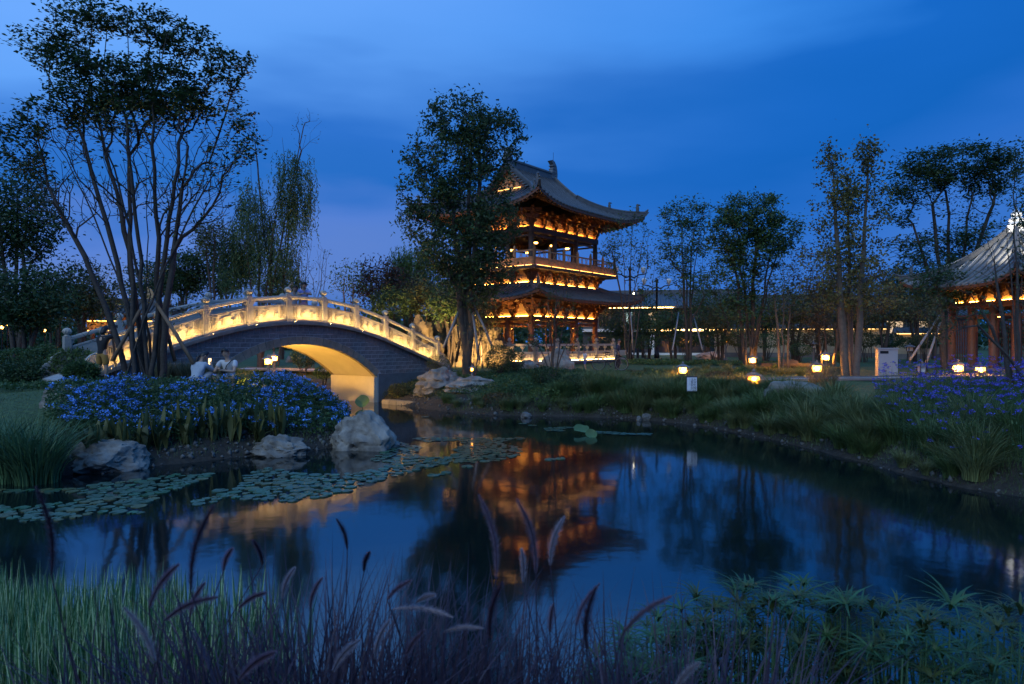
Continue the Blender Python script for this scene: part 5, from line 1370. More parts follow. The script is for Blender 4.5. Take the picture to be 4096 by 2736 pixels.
shrub('second dark shrub tucked behind the round clipped one', 2058, 1440, 28.5, 42, 45, 2, LM['dark'], 1300, .07)
shrub('low dark cushion shrub at the foot of the young many stemmed tree', 2180, 1500, 24.0, 62, 38, 3, LM['dark'], 1700, .065)
shrub('feathery round shrub at the right end of the bridge', 1752, 1450, 27.2, 48, 36, 4, LM['olive'], 1700, .08, aspect=.18)
shrub('dark azalea mound below the cushion shrub', 2290, 1530, 23.6, 60, 34, 5, LM['dark'], 1500, .06)
shrub('olive shrub on the bank beside the cracked slab', 2060, 1560, 23.5, 80, 40, 6, LM['mid'], 1700, .07)
shrub('rust tinged low shrub at the water below the cracked slab', 2000, 1600, 23.0, 70, 30, 7, LM['rust'], 1500, .06)
shrub('light green low shrub on the bank left of the grasses', 2180, 1590, 22.8, 80, 42, 8, LM['light'], 1800, .065)
for i, (px, py, d, rx, ry, lm, lb) in enumerate([(1985, 1638, 23.3, 60, 22, 'rust', 'rusty low shrub dipping to the water'), (2110, 1640, 22.8, 70, 24, 'mid', 'green low shrub overhanging the rounded stone'),
        (2240, 1636, 22.6, 70, 26, 'olive', 'olive low shrub overhanging the water beside the grasses'), (2380, 1620, 22.3, 70, 30, 'light', 'light green low shrub before the first tussocks'), (1600, 1560, 26.6, 50, 26, 'olive', 'olive low shrub on the edging by the abutment')]):
    shrub(lb, px, py, d, rx, ry, 60+i, LM[lm], 1500, .06)
shrub('dark bush seen beneath the bridge vault', 1215, 1430, 33, 55, 38, 9, LM['dark'], 1500, .09)
shrub('small mid green bush beside the path beneath the vault', 1290, 1490, 29, 40, 26, 10, LM['mid'], 900, .07)
shrub('rounded bush beside the lit lawn lamp', 3380, 1430, 33, 50, 26, 11, LM['light'], 1100, .08)
shrub('dark bush between the fan leaved trees and the wall', 3200, 1400, 36, 45, 26, 12, LM['mid'], 900, .09)
shrub('dark rounded bush in front of the garden wall end', 3640, 1372, 42, 60, 24, 13, LM['mid'], 1100, .10)
shrub('pink flecked shrub in front of the path lamp', 2880, 1512, 22.3, 80, 26, 14, LM['rust'], 1600, .06)
shrub('bright leaved shrub beside the path lamp', 2965, 1500, 22.0, 32, 36, 15, LM['light'], 900, .07)
shrub('dark bush in front of the string lit building', 2580, 1370, 44, 60, 26, 16, LM['mid'], 900, .11)
shrub('grey green bush at the edge of the far lawn', 2460, 1372, 45, 60, 28, 17, LM['mid'], 900, .11)
for i, (px, py, d, rx, ry, lm, lb) in enumerate([(60, 1455, 22, 90, 62, 'mid', 'leafy hedge shrub at the far left edge of the lawn'), (180, 1445, 21.5, 85, 68, 'mid', 'tall hedge shrub in the middle of the left hedge'),
                                  (290, 1455, 21, 90, 62, 'light', 'yellow green hedge shrub beside the standing person'), (325, 1490, 17.8, 62, 42, 'mid', 'low hedge shrub at the inner end of the left hedge'), (110, 1490, 20.5, 110, 45, 'dark', 'dark low shrub at the foot of the left hedge')]):
    shrub(lb, px, py, d, rx, ry, 20+i, LM[lm], 2600, .12, 'shrubs of the left hedge', 'hedge_shrub', .35)

for i, (px, py, d, rx, ry, lm) in enumerate([(2850, 1355, 41, 70, 34, 'mid'), (2960, 1360, 40, 60, 30, 'olive'), (3070, 1362, 41, 70, 32, 'mid'), (3170, 1350, 42, 60, 38, 'olive'), (3270, 1358, 40, 60, 32, 'rust'), (3360, 1350, 41, 65, 38, 'mid'), (3460, 1360, 39, 60, 32, 'olive'), (3560, 1362, 40, 55, 30, 'mid'), (3700, 1365, 39, 60, 30, 'olive'), (2740, 1362, 42, 60, 30, 'mid')]):
    shrub('leafy bush in the loose row before the lit garden wall', px, py, d, rx, ry, 90+i, LM[lm], 1300, .11, 'bushes before the lit garden wall')

# ------------------------------------------------------------------ grass clumps
def clump_mesh(name, n, hmin, hmax, rad, seed, m, wmin=.006, wmax=.012, lean=(.3, 1.1), seg=5):
    rg = np.random.default_rng(seed); a = rg.uniform(0, 2*math.pi, n); r = rad*np.sqrt(rg.uniform(0, 1, n))
    base = np.stack([np.cos(a)*r, np.sin(a)*r, np.full(n, -.06)], 1); ld = a+rg.normal(size=n)*.5
    V, Fc = blades(base, rg.uniform(hmin, hmax, n), ld, rg.uniform(*lean, n), rg.uniform(wmin, wmax, n), seg, rg)
    return np_mesh(name, V, Fc, m)
GM = {}
GM['bank'] = leafmat('bank grass', (.105, .160, .052), .4, .2)
GM['bankpale'] = leafmat('pale bank grass', (.175, .20, .08), .4, .2)
GM['reed'] = leafmat('reed leaves', (.075, .15, .065), .3, .2)
GM['straw'] = leafmat('straw grass', (.17, .15, .085), .4, .15)
CM = [clump_mesh('grass_blades', 420, .45, .85, .16, 40+i, GM['bank' if i % 2 else 'bankpale'], .007, .013) for i in range(4)]
rg = np.random.default_rng(77)
cl = []
def add_clump(x, y, s, j, lb, grp, zoff=0.0):
    o = link('grass_clump', CM[j], None, None, T(x, y, H(x, y)+zoff, rg.uniform(0, 6.28), s)); tag(o, lb, 'grass', grp)
shore = [(1.5, 23.2), (2.6, 22.8), (3.6, 22.6), (4.5, 22.0), (5.2, 21.2), (5.8, 20.4), (6.2, 19.4), (6.6, 18.4), (7.0, 17.4), (7.4, 16.2), (7.7, 15.0), (7.9, 13.9), (7.9, 12.6), (8.2, 11.4)]
for i in range(230):
    t = rg.uniform(0, len(shore)-1.001); k = int(t); a = Vector(shore[k]).lerp(Vector(shore[k+1]), t-k)
    off = rg.uniform(-.9, 1.7); nd = (Vector(shore[min(k+1, len(shore)-1)])-Vector(shore[k])).normalized(); nv = Vector((-nd.y, nd.x))
    if nv.y < 0 and k < 4: nv = -nv
    if k >= 4: nv = Vector((abs(nv.x), abs(nv.y)))
    p = a+nv*off
    if sdist(np.array([p.x]), np.array([p.y]))[0] < .18: continue
    add_clump(p.x, p.y, rg.uniform(.75, 1.25), i % 4, 'arching tussock of fine green grass on the far bank', 'tussocks along the far bank')
nb = 0
for k in range(7, 16):                          # overhanging tussocks right at the water line
    a, b = Vector(POND[k]), Vector(POND[k+1]); nv = Vector((-(b-a).y, (b-a).x)).normalized()
    if sdist(np.array([(a+nv*.3).x]), np.array([(a+nv*.3).y]))[0] < 0: nv = -nv
    for j in range(max(2, int((b-a).length/.42))):
        p = a.lerp(b, rg.uniform(0, 1))+nv*rg.uniform(.10, .45); add_clump(p.x, p.y, rg.uniform(.38, .8), nb % 4, 'low tussock overhanging the far water line', 'tussocks at the far water line'); nb += 1
for i in range(46):
    x = rg.uniform(5.5, 13); y = rg.uniform(23, 31)
    if sdist(np.array([x]), np.array([y]))[0] < 1.2: continue
    if 23.2 < y < 25.6 and x > 6: continue
    add_clump(x, y, rg.uniform(.45, .8), i % 4, 'short tussock of grass on the lawn beyond the path', 'tussocks on the lawn by the path')
# pale arching feather grass by the path
for i, (px, d) in enumerate(((3255, 21.5), (3290, 21.2), (3330, 21.7))):
    p = at(px, 1368, d); o = link('feather_grass', clump_mesh('grass_blades', 160, .8, 1.25, .08, 90+i, GM['straw'], .004, .008, (.3, 1.2)), None, None, T(p.x, p.y, H(p.x, p.y)))
    tag(o, 'pale arching feather grass by the path before the fan leaved trees', 'grass', 'feather grass by the path')
# reeds on the left
RMs = [clump_mesh('reed_blades', 330, .7, 1.35, .28, 60+i, GM['reed'], .014, .026, (.25, .9), 6) for i in range(2)]
for i, (px, py, s) in enumerate(((40, 1920, 1.0), (150, 1925, 1.05), (-60, 1915, 1.1), (95, 1880, .95))):
    p = flat(px, py, .02); o = link('reed_clump', RMs[i % 2], None, None, T(p.x, p.y, .0, i*1.3, s*1.15)); tag(o, 'tall clump of arching green reeds at the left water edge', 'reeds', 'reeds at the left water edge')
# dry tall grass in front of the bridge wall
DM = clump_mesh('grass_blades', 260, .4, .75, .25, 65, GM['straw'], .008, .014, (.1, .6))
for i in range(16):
    px = 640+16*i+rg.uniform(-10, 10); p = at(px, 1368, 18.6+rg.uniform(-.4, .8)); o = link('dry_grass_clump', DM, None, None, T(p.x, p.y, H(p.x, p.y), i*1.7, rg.uniform(.8, 1.15)))
    tag(o, 'clump of pale dry grass below the bridge wall', 'grass', 'dry grass below the bridge wall')

# ------------------------------------------------------------------ ground cover that nobody could count
def scatter(poly, n, seed):
    rg = np.random.default_rng(seed); P = np.array(poly, float); lo, hi = P.min(0), P.max(0); out_ = []
    while sum(len(o) for o in out_) < n:
        q = rg.uniform(lo, hi, (n, 2)); ins = np.zeros(n, bool); k = len(P)
        for i in range(k):
            ax, ay = P[i]; bx_, by_ = P[(i+1) % k]; c = (ay > q[:, 1]) != (by_ > q[:, 1])
            ins ^= c & (q[:, 0] < (bx_-ax)*(q[:, 1]-ay)/((by_-ay) or 1e-9)+ax)
        out_.append(q[ins])
    return np.concatenate(out_)[:n], rg
def cover(name, label, poly, n, hmax, ls, lm, seed, hmin=.02, aspect=.5, lump=.5):
    q, rg = scatter(poly, n, seed); g = height(q[:, 0], q[:, 1]); sdv = sdist(q[:, 0], q[:, 1]); ok = sdv > .1; q = q[ok]; g = g[ok]
    hh = hmax*(.6+lump*np.array([noise.noise(Vector((a*1.3, b*1.3, seed))) for a, b in q]))
    z = g+hmin+np.maximum(.03, hh)*rg.uniform(.2, 1, len(q))**.6
    V, Fc = leaves(np.stack([q[:, 0], q[:, 1], z], 1), ls, rg, aspect, .1, .3)
    return tag(link(name, np_mesh(name, V, Fc, lm)), label, 'ground cover', None, 'stuff'), np.stack([q[:, 0], q[:, 1], z], 1)
def W(pts, z): return [tuple(flat(a, b, z))[:2] for a, b in pts]
cover('ground_cover', 'pale green leafy ground cover at the back of the lawn', [(6.2, 37), (14.5, 33.5), (15, 35.5), (6.4, 41)], 9000, .28, .11, LM['light'], 201)
cover('bank_cover', 'mixed low foliage covering the bank below the tower', [(-2.6, 24.6), (-.4, 23.2), (4.2, 22.6), (6.8, 21.5), (6, 27), (1, 30), (-3, 30), (-3.6, 27)], 30000, .30, .075, LM['mid'], 202)
cover('abutment_cover', 'short foliage at the foot of the bridge abutment', [(-5.3, 27.2), (-4.1, 26.2), (-2.4, 24.4), (-2, 28), (-3.2, 29.4)], 4500, .22, .07, LM['olive'], 203)
cover('lawn_cover', 'ochre tinted low planting around the lawn lamps', [(4.5, 26.5), (13.5, 27.2), (15, 31.5), (5, 30)], 16000, .16, .07, LM['olive'], 204)
cover('vault_cover', 'green low planting seen through the bridge vault', [(-12.5, 24.8), (-7.6, 25.0), (-9, 28.5), (-13, 35), (-17, 35)], 9000, .22, .09, LM['mid'], 205)
cover('hedge_foot', 'dark low planting on the left lawn', [(-17, 18), (-11.5, 17.6), (-11.5, 20.5), (-18, 22)], 6000, .25, .10, LM['mid'], 206)
q, rg2 = scatter([(-6.6, 12.6), (-3.3, 16.3), (-4.2, 18.6), (-5.0, 21.5), (-8, 17), (-14, 14), (-14, 11.6)], 12000, 207)
sdv = sdist(q[:, 0], q[:, 1]); ok = (sdv > .05) & (sdv < .9); q = q[ok]
V, Fc = blades(np.stack([q[:, 0], q[:, 1], height(q[:, 0], q[:, 1])-.02], 1), rg2.uniform(.06, .26, len(q)), rg2.uniform(0, 6.28, len(q)), rg2.uniform(.2, 1.2, len(q)), rg2.uniform(.004, .009, len(q)), 3, rg2)
tag(link('shore_grass', np_mesh('shore_grass', V, Fc, GM['bank'])), 'thin short grass on the muddy shore of the flower bank', 'grass', None, 'stuff')
q, rg2 = scatter([(-3, 23.6), (1, 21.8), (5.0, 19.4), (6.6, 14.8), (7.0, 11), (9.5, 9), (10.5, 10), (8, 16), (6, 22), (1, 24)], 30000, 208)
sdv = sdist(q[:, 0], q[:, 1]); ok = (sdv > .06) & (sdv < 1.5); q = q[ok]
V, Fc = blades(np.stack([q[:, 0], q[:, 1], height(q[:, 0], q[:, 1])-.02], 1), rg2.uniform(.06, .42, len(q))*np.clip(sdv[ok]+.35, .3, 1), rg2.uniform(0, 6.28, len(q)), rg2.uniform(.2, 1.4, len(q)), rg2.uniform(.004, .009, len(q)), 3, rg2)
tag(link('far_shore_grass', np_mesh('far_shore_grass', V, Fc, GM['bank'])), 'thin short grass on the far muddy shore', 'grass', None, 'stuff')

# lawn grass seen at a low angle
q, rg2 = scatter([(-18, 13), (-9, 12.6), (-8, 15.5), (-11, 18.5), (-19, 18)], 12000, 209)
ok = sdist(q[:, 0], q[:, 1]) > .3; q = q[ok]
V, Fc = blades(np.stack([q[:, 0], q[:, 1], height(q[:, 0], q[:, 1])-.01], 1), rg2.uniform(.03, .09, len(q)), rg2.uniform(0, 6.28, len(q)), rg2.uniform(.2, 1, len(q)), rg2.uniform(.004, .008, len(q)), 2, rg2)
tag(link('lawn_grass', np_mesh('lawn_grass', V, Fc, GM['bank'])), 'short lawn grass on the left bank', 'grass', None, 'stuff')

# ------------------------------------------------------------------ blue flower bed on the left bank
FM_blue = leafmat('blue petals', (.15, .36, .92), .4, .2); FM_vio = leafmat('violet petals', (.11, .10, .52), .4, .2)
bed = [(-10.0, 14.7), (-9.1, 13.3), (-8.3, 12.9), (-7.2, 13.5), (-6.3, 14.3), (-5.2, 15.0), (-4.3, 15.6), (-3.9, 16.3), (-4.2, 17.6), (-5.0, 19.6), (-6.2, 19.2), (-6.4, 16.3), (-8.2, 15.6), (-9.4, 15.5), (-9.9, 15.4)]
def bedh(q):
    n_ = np.array([noise.noise(Vector((a*.9, b*.9, 3.1))) for a, b in q])
    n2 = np.array([noise.noise(Vector((a*2.9, b*2.9, 7.1))) for a, b in q])
    return (.56+.15*n_+.15*n2)*np.clip(.45+sdist(q[:, 0], q[:, 1])*.5, .4, 1)
q, rg2 = scatter(bed, 26000, 211); g = height(q[:, 0], q[:, 1]); hh = bedh(q); z = g+hh*rg2.uniform(.02, 1, len(q))**.55
V, Fc = leaves(np.stack([q[:, 0], q[:, 1], z], 1), .075, rg2, .42, 0, .2)
fb = tag(link('flower_bed', np_mesh('flower_bed', V, Fc, LM['mid'])), 'spreading bed of blue flowers on the left bank', 'flowers', None, 'stuff')
q, rg2 = scatter(bed, 1500, 212); dens = np.array([noise.noise(Vector((a*1.1+9, b*1.1, 1.7)))+.6*noise.noise(Vector((a*3.1, b*3.1, 4.7))) for a, b in q]); ok = dens > -.12+.25*rg2.normal(size=len(q)); q = q[ok]
z = height(q[:, 0], q[:, 1])+bedh(q)*rg2.uniform(.55, 1.0, len(q))+.05
cen = np.repeat(np.stack([q[:, 0], q[:, 1], z], 1), 13, 0)+rg2.normal(size=(len(q)*13, 3))*np.array([.032, .032, .016])
V, Fc = leaves(cen, .038, rg2, .9, 0, .45); b = tag(link('blossoms', np_mesh('blossoms', V, Fc, FM_blue), None, fb), kind='stuff')
# front face of the bed, spilling to the shore
# broad leaved plants in front of it
LMb = [leafmat('broad leaf', (.085, .095, .034), .2, .15), leafmat('broad leaf tip', (.12, .13, .045), .2, .15)]
def broad_leaf(L_, w_, bend, seed):
    rg_ = random.Random(seed); q = MB(); n_ = 8; V = []
    for i in range(n_+1):
        t = i/n_; wd = w_*(math.sin(math.pi*min(1, (t*.92+.04))**1.2)**.7)*(.25 if t < .12 else 1)
        z = L_*(t-.28*bend*t*t); y = L_*bend*.55*t*t
        V += [(-wd/2, y+.02*wd, z), (0, y-.15*wd, z), (wd/2, y+.02*wd, z)]
    for i in range(n_):
        b = 3*i; q.add([], []); 
    q.add(V, [f for i in range(n_) for f in ((3*i, 3*i+1, 3*i+4, 3*i+3), (3*i+1, 3*i+2, 3*i+5, 3*i+4))])
    return q.mesh('leaf', LMb[seed % 2], True)
BLM = [broad_leaf(.72, .10, .35, 1), broad_leaf(.60, .11, .7, 2), broad_leaf(.80, .09, .15, 3), broad_leaf(.52, .10, 1.0, 4)]
rb = random.Random(9)
for i in range(15):
    x_ = -7.85+.195*i+rb.uniform(-.05, .05); y_ = 12.0
    while sdist(np.array([x_]), np.array([y_]))[0] < .32+rb.uniform(0, .12) and y_ < 18: y_ += .05
    p = Vector((x_, y_+(.25 if i % 2 else 0), 0)); p.z = H(p.x, p.y)
    t = empty('broad_leaf_plant', p, 0, 'upright broad leaved plant in a row before the blue flowers', 'plant', 'broad leaved plants before the blue flowers')
    for j in range(13):
        a = rb.uniform(0, 6.28); link('leaf', rb.choice(BLM), None, t, Matrix.Translation((rb.gauss(0, .05), rb.gauss(0, .05), -.03)) @ Matrix.Rotation(a, 4, 'Z') @ Matrix.Rotation(rb.uniform(-.05, .42), 4, 'X') @ Matrix.Diagonal((1.15, 1, rb.uniform(.8, 1.2), 1)))
# purple verbena on the right bank
vb = [(7.45, 11.4), (7.45, 13), (8.2, 15.5), (9.4, 17.6), (12.5, 18.4), (17, 17), (16, 11), (13, 8.4), (10.2, 9.4)]
q, rg2 = scatter(vb, 15000, 221); g = height(q[:, 0], q[:, 1]); hq = rg2.uniform(.35, .95, len(q))
V, Fc = blades(np.stack([q[:, 0], q[:, 1], g-.03], 1), hq, rg2.uniform(0, 6.28, len(q)), rg2.uniform(.05, .7, len(q)), rg2.uniform(.005, .010, len(q)), 4, rg2)
cen = np.stack([q[:, 0], q[:, 1], g+hq*rg2.uniform(.1, .8, len(q))], 1); V2, F2 = leaves(cen, .085, rg2, .25, -.2, .1)
V, Fc = cat_np([(V, Fc), (V2, F2)])
ver = tag(link('verbena_bed', np_mesh('verbena_bed', V, Fc, LM['mid'])), 'thicket of thin stemmed purple flowers on the right bank', 'flowers', None, 'stuff')
q, rg2 = scatter(vb, 2100, 222); hz = height(q[:, 0], q[:, 1])+rg2.uniform(.30, 1.05, len(q))
cen = np.repeat(np.stack([q[:, 0], q[:, 1], hz], 1), 14, 0)+rg2.normal(size=(len(q)*14, 3))*np.array([.024, .024, .010])
V, Fc = leaves(cen, .030, rg2, .9, 0, .5); tag(link('blossoms', np_mesh('blossoms', V, Fc, FM_vio), None, ver), kind='stuff')
V, Fc = blades(np.stack([q[:, 0], q[:, 1], height(q[:, 0], q[:, 1])], 1), hz-height(q[:, 0], q[:, 1]), rg2.uniform(0, 6.28, len(q)), np.zeros(len(q))+.01, np.full(len(q), .007), 3, rg2)
tag(link('flower_stems', np_mesh('flower_stems', V, Fc, LM['mid']), None, ver), kind='stuff')

# far wood closing the horizon
rgf = np.random.default_rng(5); cen = []
for i in range(420):
    a = rgf.uniform(-1.15, 1.15); d = rgf.uniform(85, 120); x = math.tan(a*.75)*d; hgt = rgf.uniform(3.0, 7.0)
    c = np.array([x, d, 1.2+hgt*.55]); cen.append(ell_pts(rgf, c, (rgf.uniform(2, 4), 2, hgt*.5), 110, .5))
V, Fc = leaves(np.concatenate(cen), .75, rgf, .7, 0, .2)
tag(link('far_wood', np_mesh('far_wood', V, Fc, LM['dark'])), 'dark band of distant trees closing the horizon', 'wood', None, 'stuff')

# ------------------------------------------------------------------ lily pads
M['pad'] = mat('lily pad', (.050, .105, .062), .32, .35, 5, .1, 20); M['pad2'] = mat('old lily pad', (.085, .105, .045), .4, .45, 4, .1, 20); M['pad3'] = mat('young lily pad', (.040, .12, .060), .28, .3, 5, .1, 20)
def pad_mesh(seed):
    rg_ = random.Random(seed); q = MB(); n_ = 15; V = [(0, 0, .004)]; 
    for j in range(n_+1):
        t = .14+(2*math.pi-.28)*j/n_; r = 1+rg_.uniform(-.05, .05); V.append((r*math.cos(t), r*math.sin(t), .010+.02*rg_.random()**3))
    for j in range(n_+1):
        t = .14+(2*math.pi-.28)*j/n_; V.append((.97*math.cos(t), .97*math.sin(t), -.02))
    q.add(V, [(0, j+1, j+2) for j in range(n_)]+[(j+1, j+2+n_, j+3+n_, j+2) for j in range(n_)])
    me = bpy.data.meshes.new('lily_pad'); me.from_pydata(q.v, [], q.f); me.materials.append(M[('pad', 'pad2', 'pad', 'pad3', 'pad')[seed]]); return me
PMs = [pad_mesh(i) for i in range(5)]
regs = [([(0, 1962), (250, 1958), (450, 1930), (700, 1900), (1000, 1895), (1060, 1870), (1250, 1905), (1440, 1858), (1530, 1815), (1585, 1762), (1690, 1750), (2090, 1752), (2140, 1795), (2060, 1830), (1960, 1850), (1800, 1850), (1640, 1890), (1500, 1925), (1330, 1985), (1150, 2010), (900, 2000), (700, 2045), (620, 2055), (400, 2050), (260, 2085), (60, 2078), (0, 2075)], 1.0),
        ([(2180, 1712), (2330, 1708), (2330, 1726), (2190, 1726)], .9), ([(2380, 1725), (2615, 1735), (2600, 1742), (2400, 1736)], .8), ([(1760, 1900), (1800, 1888), (1650, 1922), (1640, 1915)], 1)]
rp_ = np.random.default_rng(31); pads = []
for poly, fac in regs:
    Pw = W(poly, 0); q, _ = scatter(Pw, 6000, len(pads)+3); acc = []
    nn = np.array([noise.noise(Vector((a*.9, b*.9, 5))) for a, b in q])
    for (x, y), v in zip(q, nn):
        if v < -.14: continue
        r = .108*(1-.10*(y > 14))*rp_.uniform(.55, 1.2)
        if len(acc):
            A_ = np.array(acc); dd = np.hypot(A_[:, 0]-x, A_[:, 1]-y)
            if (dd < rp_.uniform(.68, .95)*(A_[:, 2]+r)).any(): continue
        acc.append((x, y, r))
    pads += acc
for (px, py) in ((120, 2080), (1120, 1935), (1870, 1868), (2200, 1840), (2240, 1836), (2090, 1696), (2130, 1702), (1210, 1958), (880, 1965), (1700, 1668)):
    p = flat(px, py); pads.append((p.x, p.y, .13))
pads.sort(key=lambda t: -t[2]/t[1]**2); 
for i, (x, y, r) in enumerate(pads[:298]):
    o = link('lily_pad', PMs[i % 5], None, None, Matrix.Translation((x, y, .003+.0015*(i % 7))) @ Matrix.Rotation(rp_.uniform(0, 6.28), 4, 'Z') @ Matrix.Rotation(rp_.normal()*.02, 4, 'X') @ Matrix.Diagonal((r, r*rp_.uniform(.85, 1), .5, 1)))
    tag(o, 'round green lily pad floating on the pond', 'lily pad', 'lily pads floating on the pond')
V = []; Fc = []; 
for i, (x, y, r) in enumerate(pads[298:]):
    t = np.linspace(.14, 6.14, 13)+rp_.uniform(0, 6.28); o = len(V); V.append((x, y, .006)); V += [(x+r*math.cos(a), y+r*math.sin(a), .008+.002*(i % 5)) for a in t]; Fc += [(o, o+1+j, o+2+j) for j in range(12)]
if V: tag(link('far_lily_pads', np_mesh('far_lily_pads', np.array(V), np.array(Fc), M['pad'])), 'the smallest far lily pads between the larger ones', 'lily pads', None, 'stuff')
def lotus(label, px, py, r, hgt, tilt, seed):
    p = flat(px, py); t = empty('lotus_leaf', p, 0, label, 'lotus')
    rg_ = random.Random(seed); q = MB(); V = [(0, 0, 0)]; rings = 5; n_ = 20
    for k in range(1, rings+1):
        for j in range(n_):
            a = 2*math.pi*j/n_; rr = r*k/rings; V.append((rr*math.cos(a), rr*math.sin(a), .25*r*(k/rings)**2+(k/rings)**2*.10*r*math.sin(3*a+seed)+.05*r*rg_.uniform(-1, 1)*(k/rings)))
    f = [(0, 1+j, 1+(j+1) % n_) for j in range(n_)]+[(1+(k-1)*n_+j, 1+k*n_+j, 1+k*n_+(j+1) % n_, 1+(k-1)*n_+(j+1) % n_) for k in range(1, rings) for j in range(n_)]
    q.add(V, f); q.build('leaf', leafmat('lotus leaf', (.085, .16, .06), .1, .2), t, Matrix.Translation((0, 0, hgt)) @ Matrix.Rotation(tilt, 4, 'X'), smooth=True)
    MB().tube([(0, 0, -.3), (0, .01, hgt)], .010, 6).build('stalk', LM['mid'], t)
lotus('raised lotus leaf tilted beside the small pads', 2325, 1735, .20, .10, .45, 1)
lotus('drooping lotus leaf touching the water', 2365, 1748, .15, .06, .8, 2)
lotus('dark folded lotus leaf standing at the lit abutment', 1450, 1632, .26, .22, .9, 3)

# ------------------------------------------------------------------ foreground
# variegated sweet flag in the lower left
SW = [leafmat('sweet flag green', (.065, .165, .055), .25, .2), leafmat('sweet flag cream', (.55, .70, .40), .2, .2)]
rs = np.random.default_rng(41); n_ = 2600
d = rs.uniform(3.55, 4.95, n_); u = rs.beta(1.0, 1.35, n_); px = -120+1380*u; x = (px-2048)/F*d
ok = rs.uniform(0, 1, n_) < np.clip(1.5-px/1000, .12, 1); x, d = x[ok], d[ok]; n_ = len(x); h = rs.uniform(.60, 1.05, n_)*(1.0-.10*(d > 4.5)); ld = rs.uniform(0, 6.28, n_); ln = np.abs(rs.normal(0, .13, n_))+.02
wd = rs.uniform(.013, .026, n_); base = np.stack([x, d, np.full(n_, -.03)+.1*np.clip(4.0-d, 0, 1)], 1)
V1, F1 = blades(base, h, ld, ln, wd, 4, np.random.default_rng(1)); base2 = base+np.stack([np.zeros(n_), np.full(n_, -.002), np.zeros(n_)], 1)
V2, F2 = blades(base2, h*.985, ld, ln, wd*.38, 4, np.random.default_rng(1))
off_ = np.random.default_rng(2).choice([-1, 1], n_)*wd*.32; V2 = V2.reshape(n_, -1, 3); V2[:, :, 0] += off_[:, None]; V2[:, :, 1] -= .003; V2 = V2.reshape(-1, 3)
V, Fc = cat_np([(V1, F1), (V2, F2)])
tag(link('sweet_flag', np_mesh('sweet_flag', V, Fc, SW, False, np.concatenate([np.zeros(len(F1)), np.ones(len(F2))]))), 'dense stand of cream striped sweet flag blades at the near left bank', 'water plants', None, 'stuff')

# umbrella sedge in the lower right: clumps of culms, each culm carrying a whorl
SG = [leafmat('sedge leaf', (.045, .115, .042), .4, .2), leafmat('sedge leaf b', (.065, .092, .028), .4, .2)]
def whorl(seed, L_, nl, up):
    rg_ = np.random.default_rng(seed); a = np.arange(nl)*2*math.pi/nl+rg_.normal(size=nl)*.2
    base = np.zeros((nl, 3)); V, Fc = blades(base, L_*rg_.uniform(.7, 1.15, nl)*up, a, rg_.uniform(1.1, 2.0, nl)/up*.75, rg_.uniform(.009, .017, nl), 5, None)
    return np_mesh('leaf_whorl', V, Fc, SG[seed % 2])
WH = [whorl(i, .17+.02*(i % 3), 13+i % 5, .62+.1*(i % 3)) for i in range(7)]
rw = random.Random(12)
spots = []
for i in range(16):
    spots.append((2480+105*i+rw.uniform(-30, 30), rw.uniform(3.6, 4.5)))
tops_line = lambda px: 2440-150*math.exp(-((px-3080)/380.0)**2)-70*math.exp(-((px-3800)/300.0)**2)+(max(0, 2650-px)*.55)
for i, (cx, cd_) in enumerate(spots):
    p = at(cx, 1368, cd_); t = empty('umbrella_sedge', (p.x, p.y, -.05), 0, 'clump of umbrella sedge with spoked leaf tops on the near bank', 'sedge', 'umbrella sedge on the near bank')
    for j in range(25):
        dx, dy = max(-.3, min(.3, rw.gauss(0, .13))), max(-.25, min(.35, rw.gauss(0, .18))); dd = cd_+dy; px_ = 2048+F*(p.x+dx)/dd
        ztop = CH-(tops_line(px_)+(abs(rw.gauss(0, 120)) if j < 10 else rw.uniform(120, 420))-1368)/F*dd; ztop = max(.25, min(1.35, ztop-.08))
        lx, ly = rw.gauss(0, .05), rw.gauss(0, .05)
        cu = MB().tube([(dx, dy, 0), (dx+lx*.4, dy+ly*.4, ztop*.55), (dx+lx, dy+ly, ztop)], [.0065, .0055, .0045], 5).build('culm', SG[0], t, smooth=True)
        link('leaf_whorl', rw.choice(WH), None, cu, Matrix.Translation((dx+lx, dy+ly, ztop+.045)) @ Matrix.Rotation(rw.uniform(0, 6.28), 4, 'Z') @ Matrix.Rotation(rw.gauss(0, .18), 4, 'X') @ Matrix.Diagonal((1, 1, 1, 1)).to_4x4() @ Matrix.Scale(rw.uniform(.75, 1.15), 4))
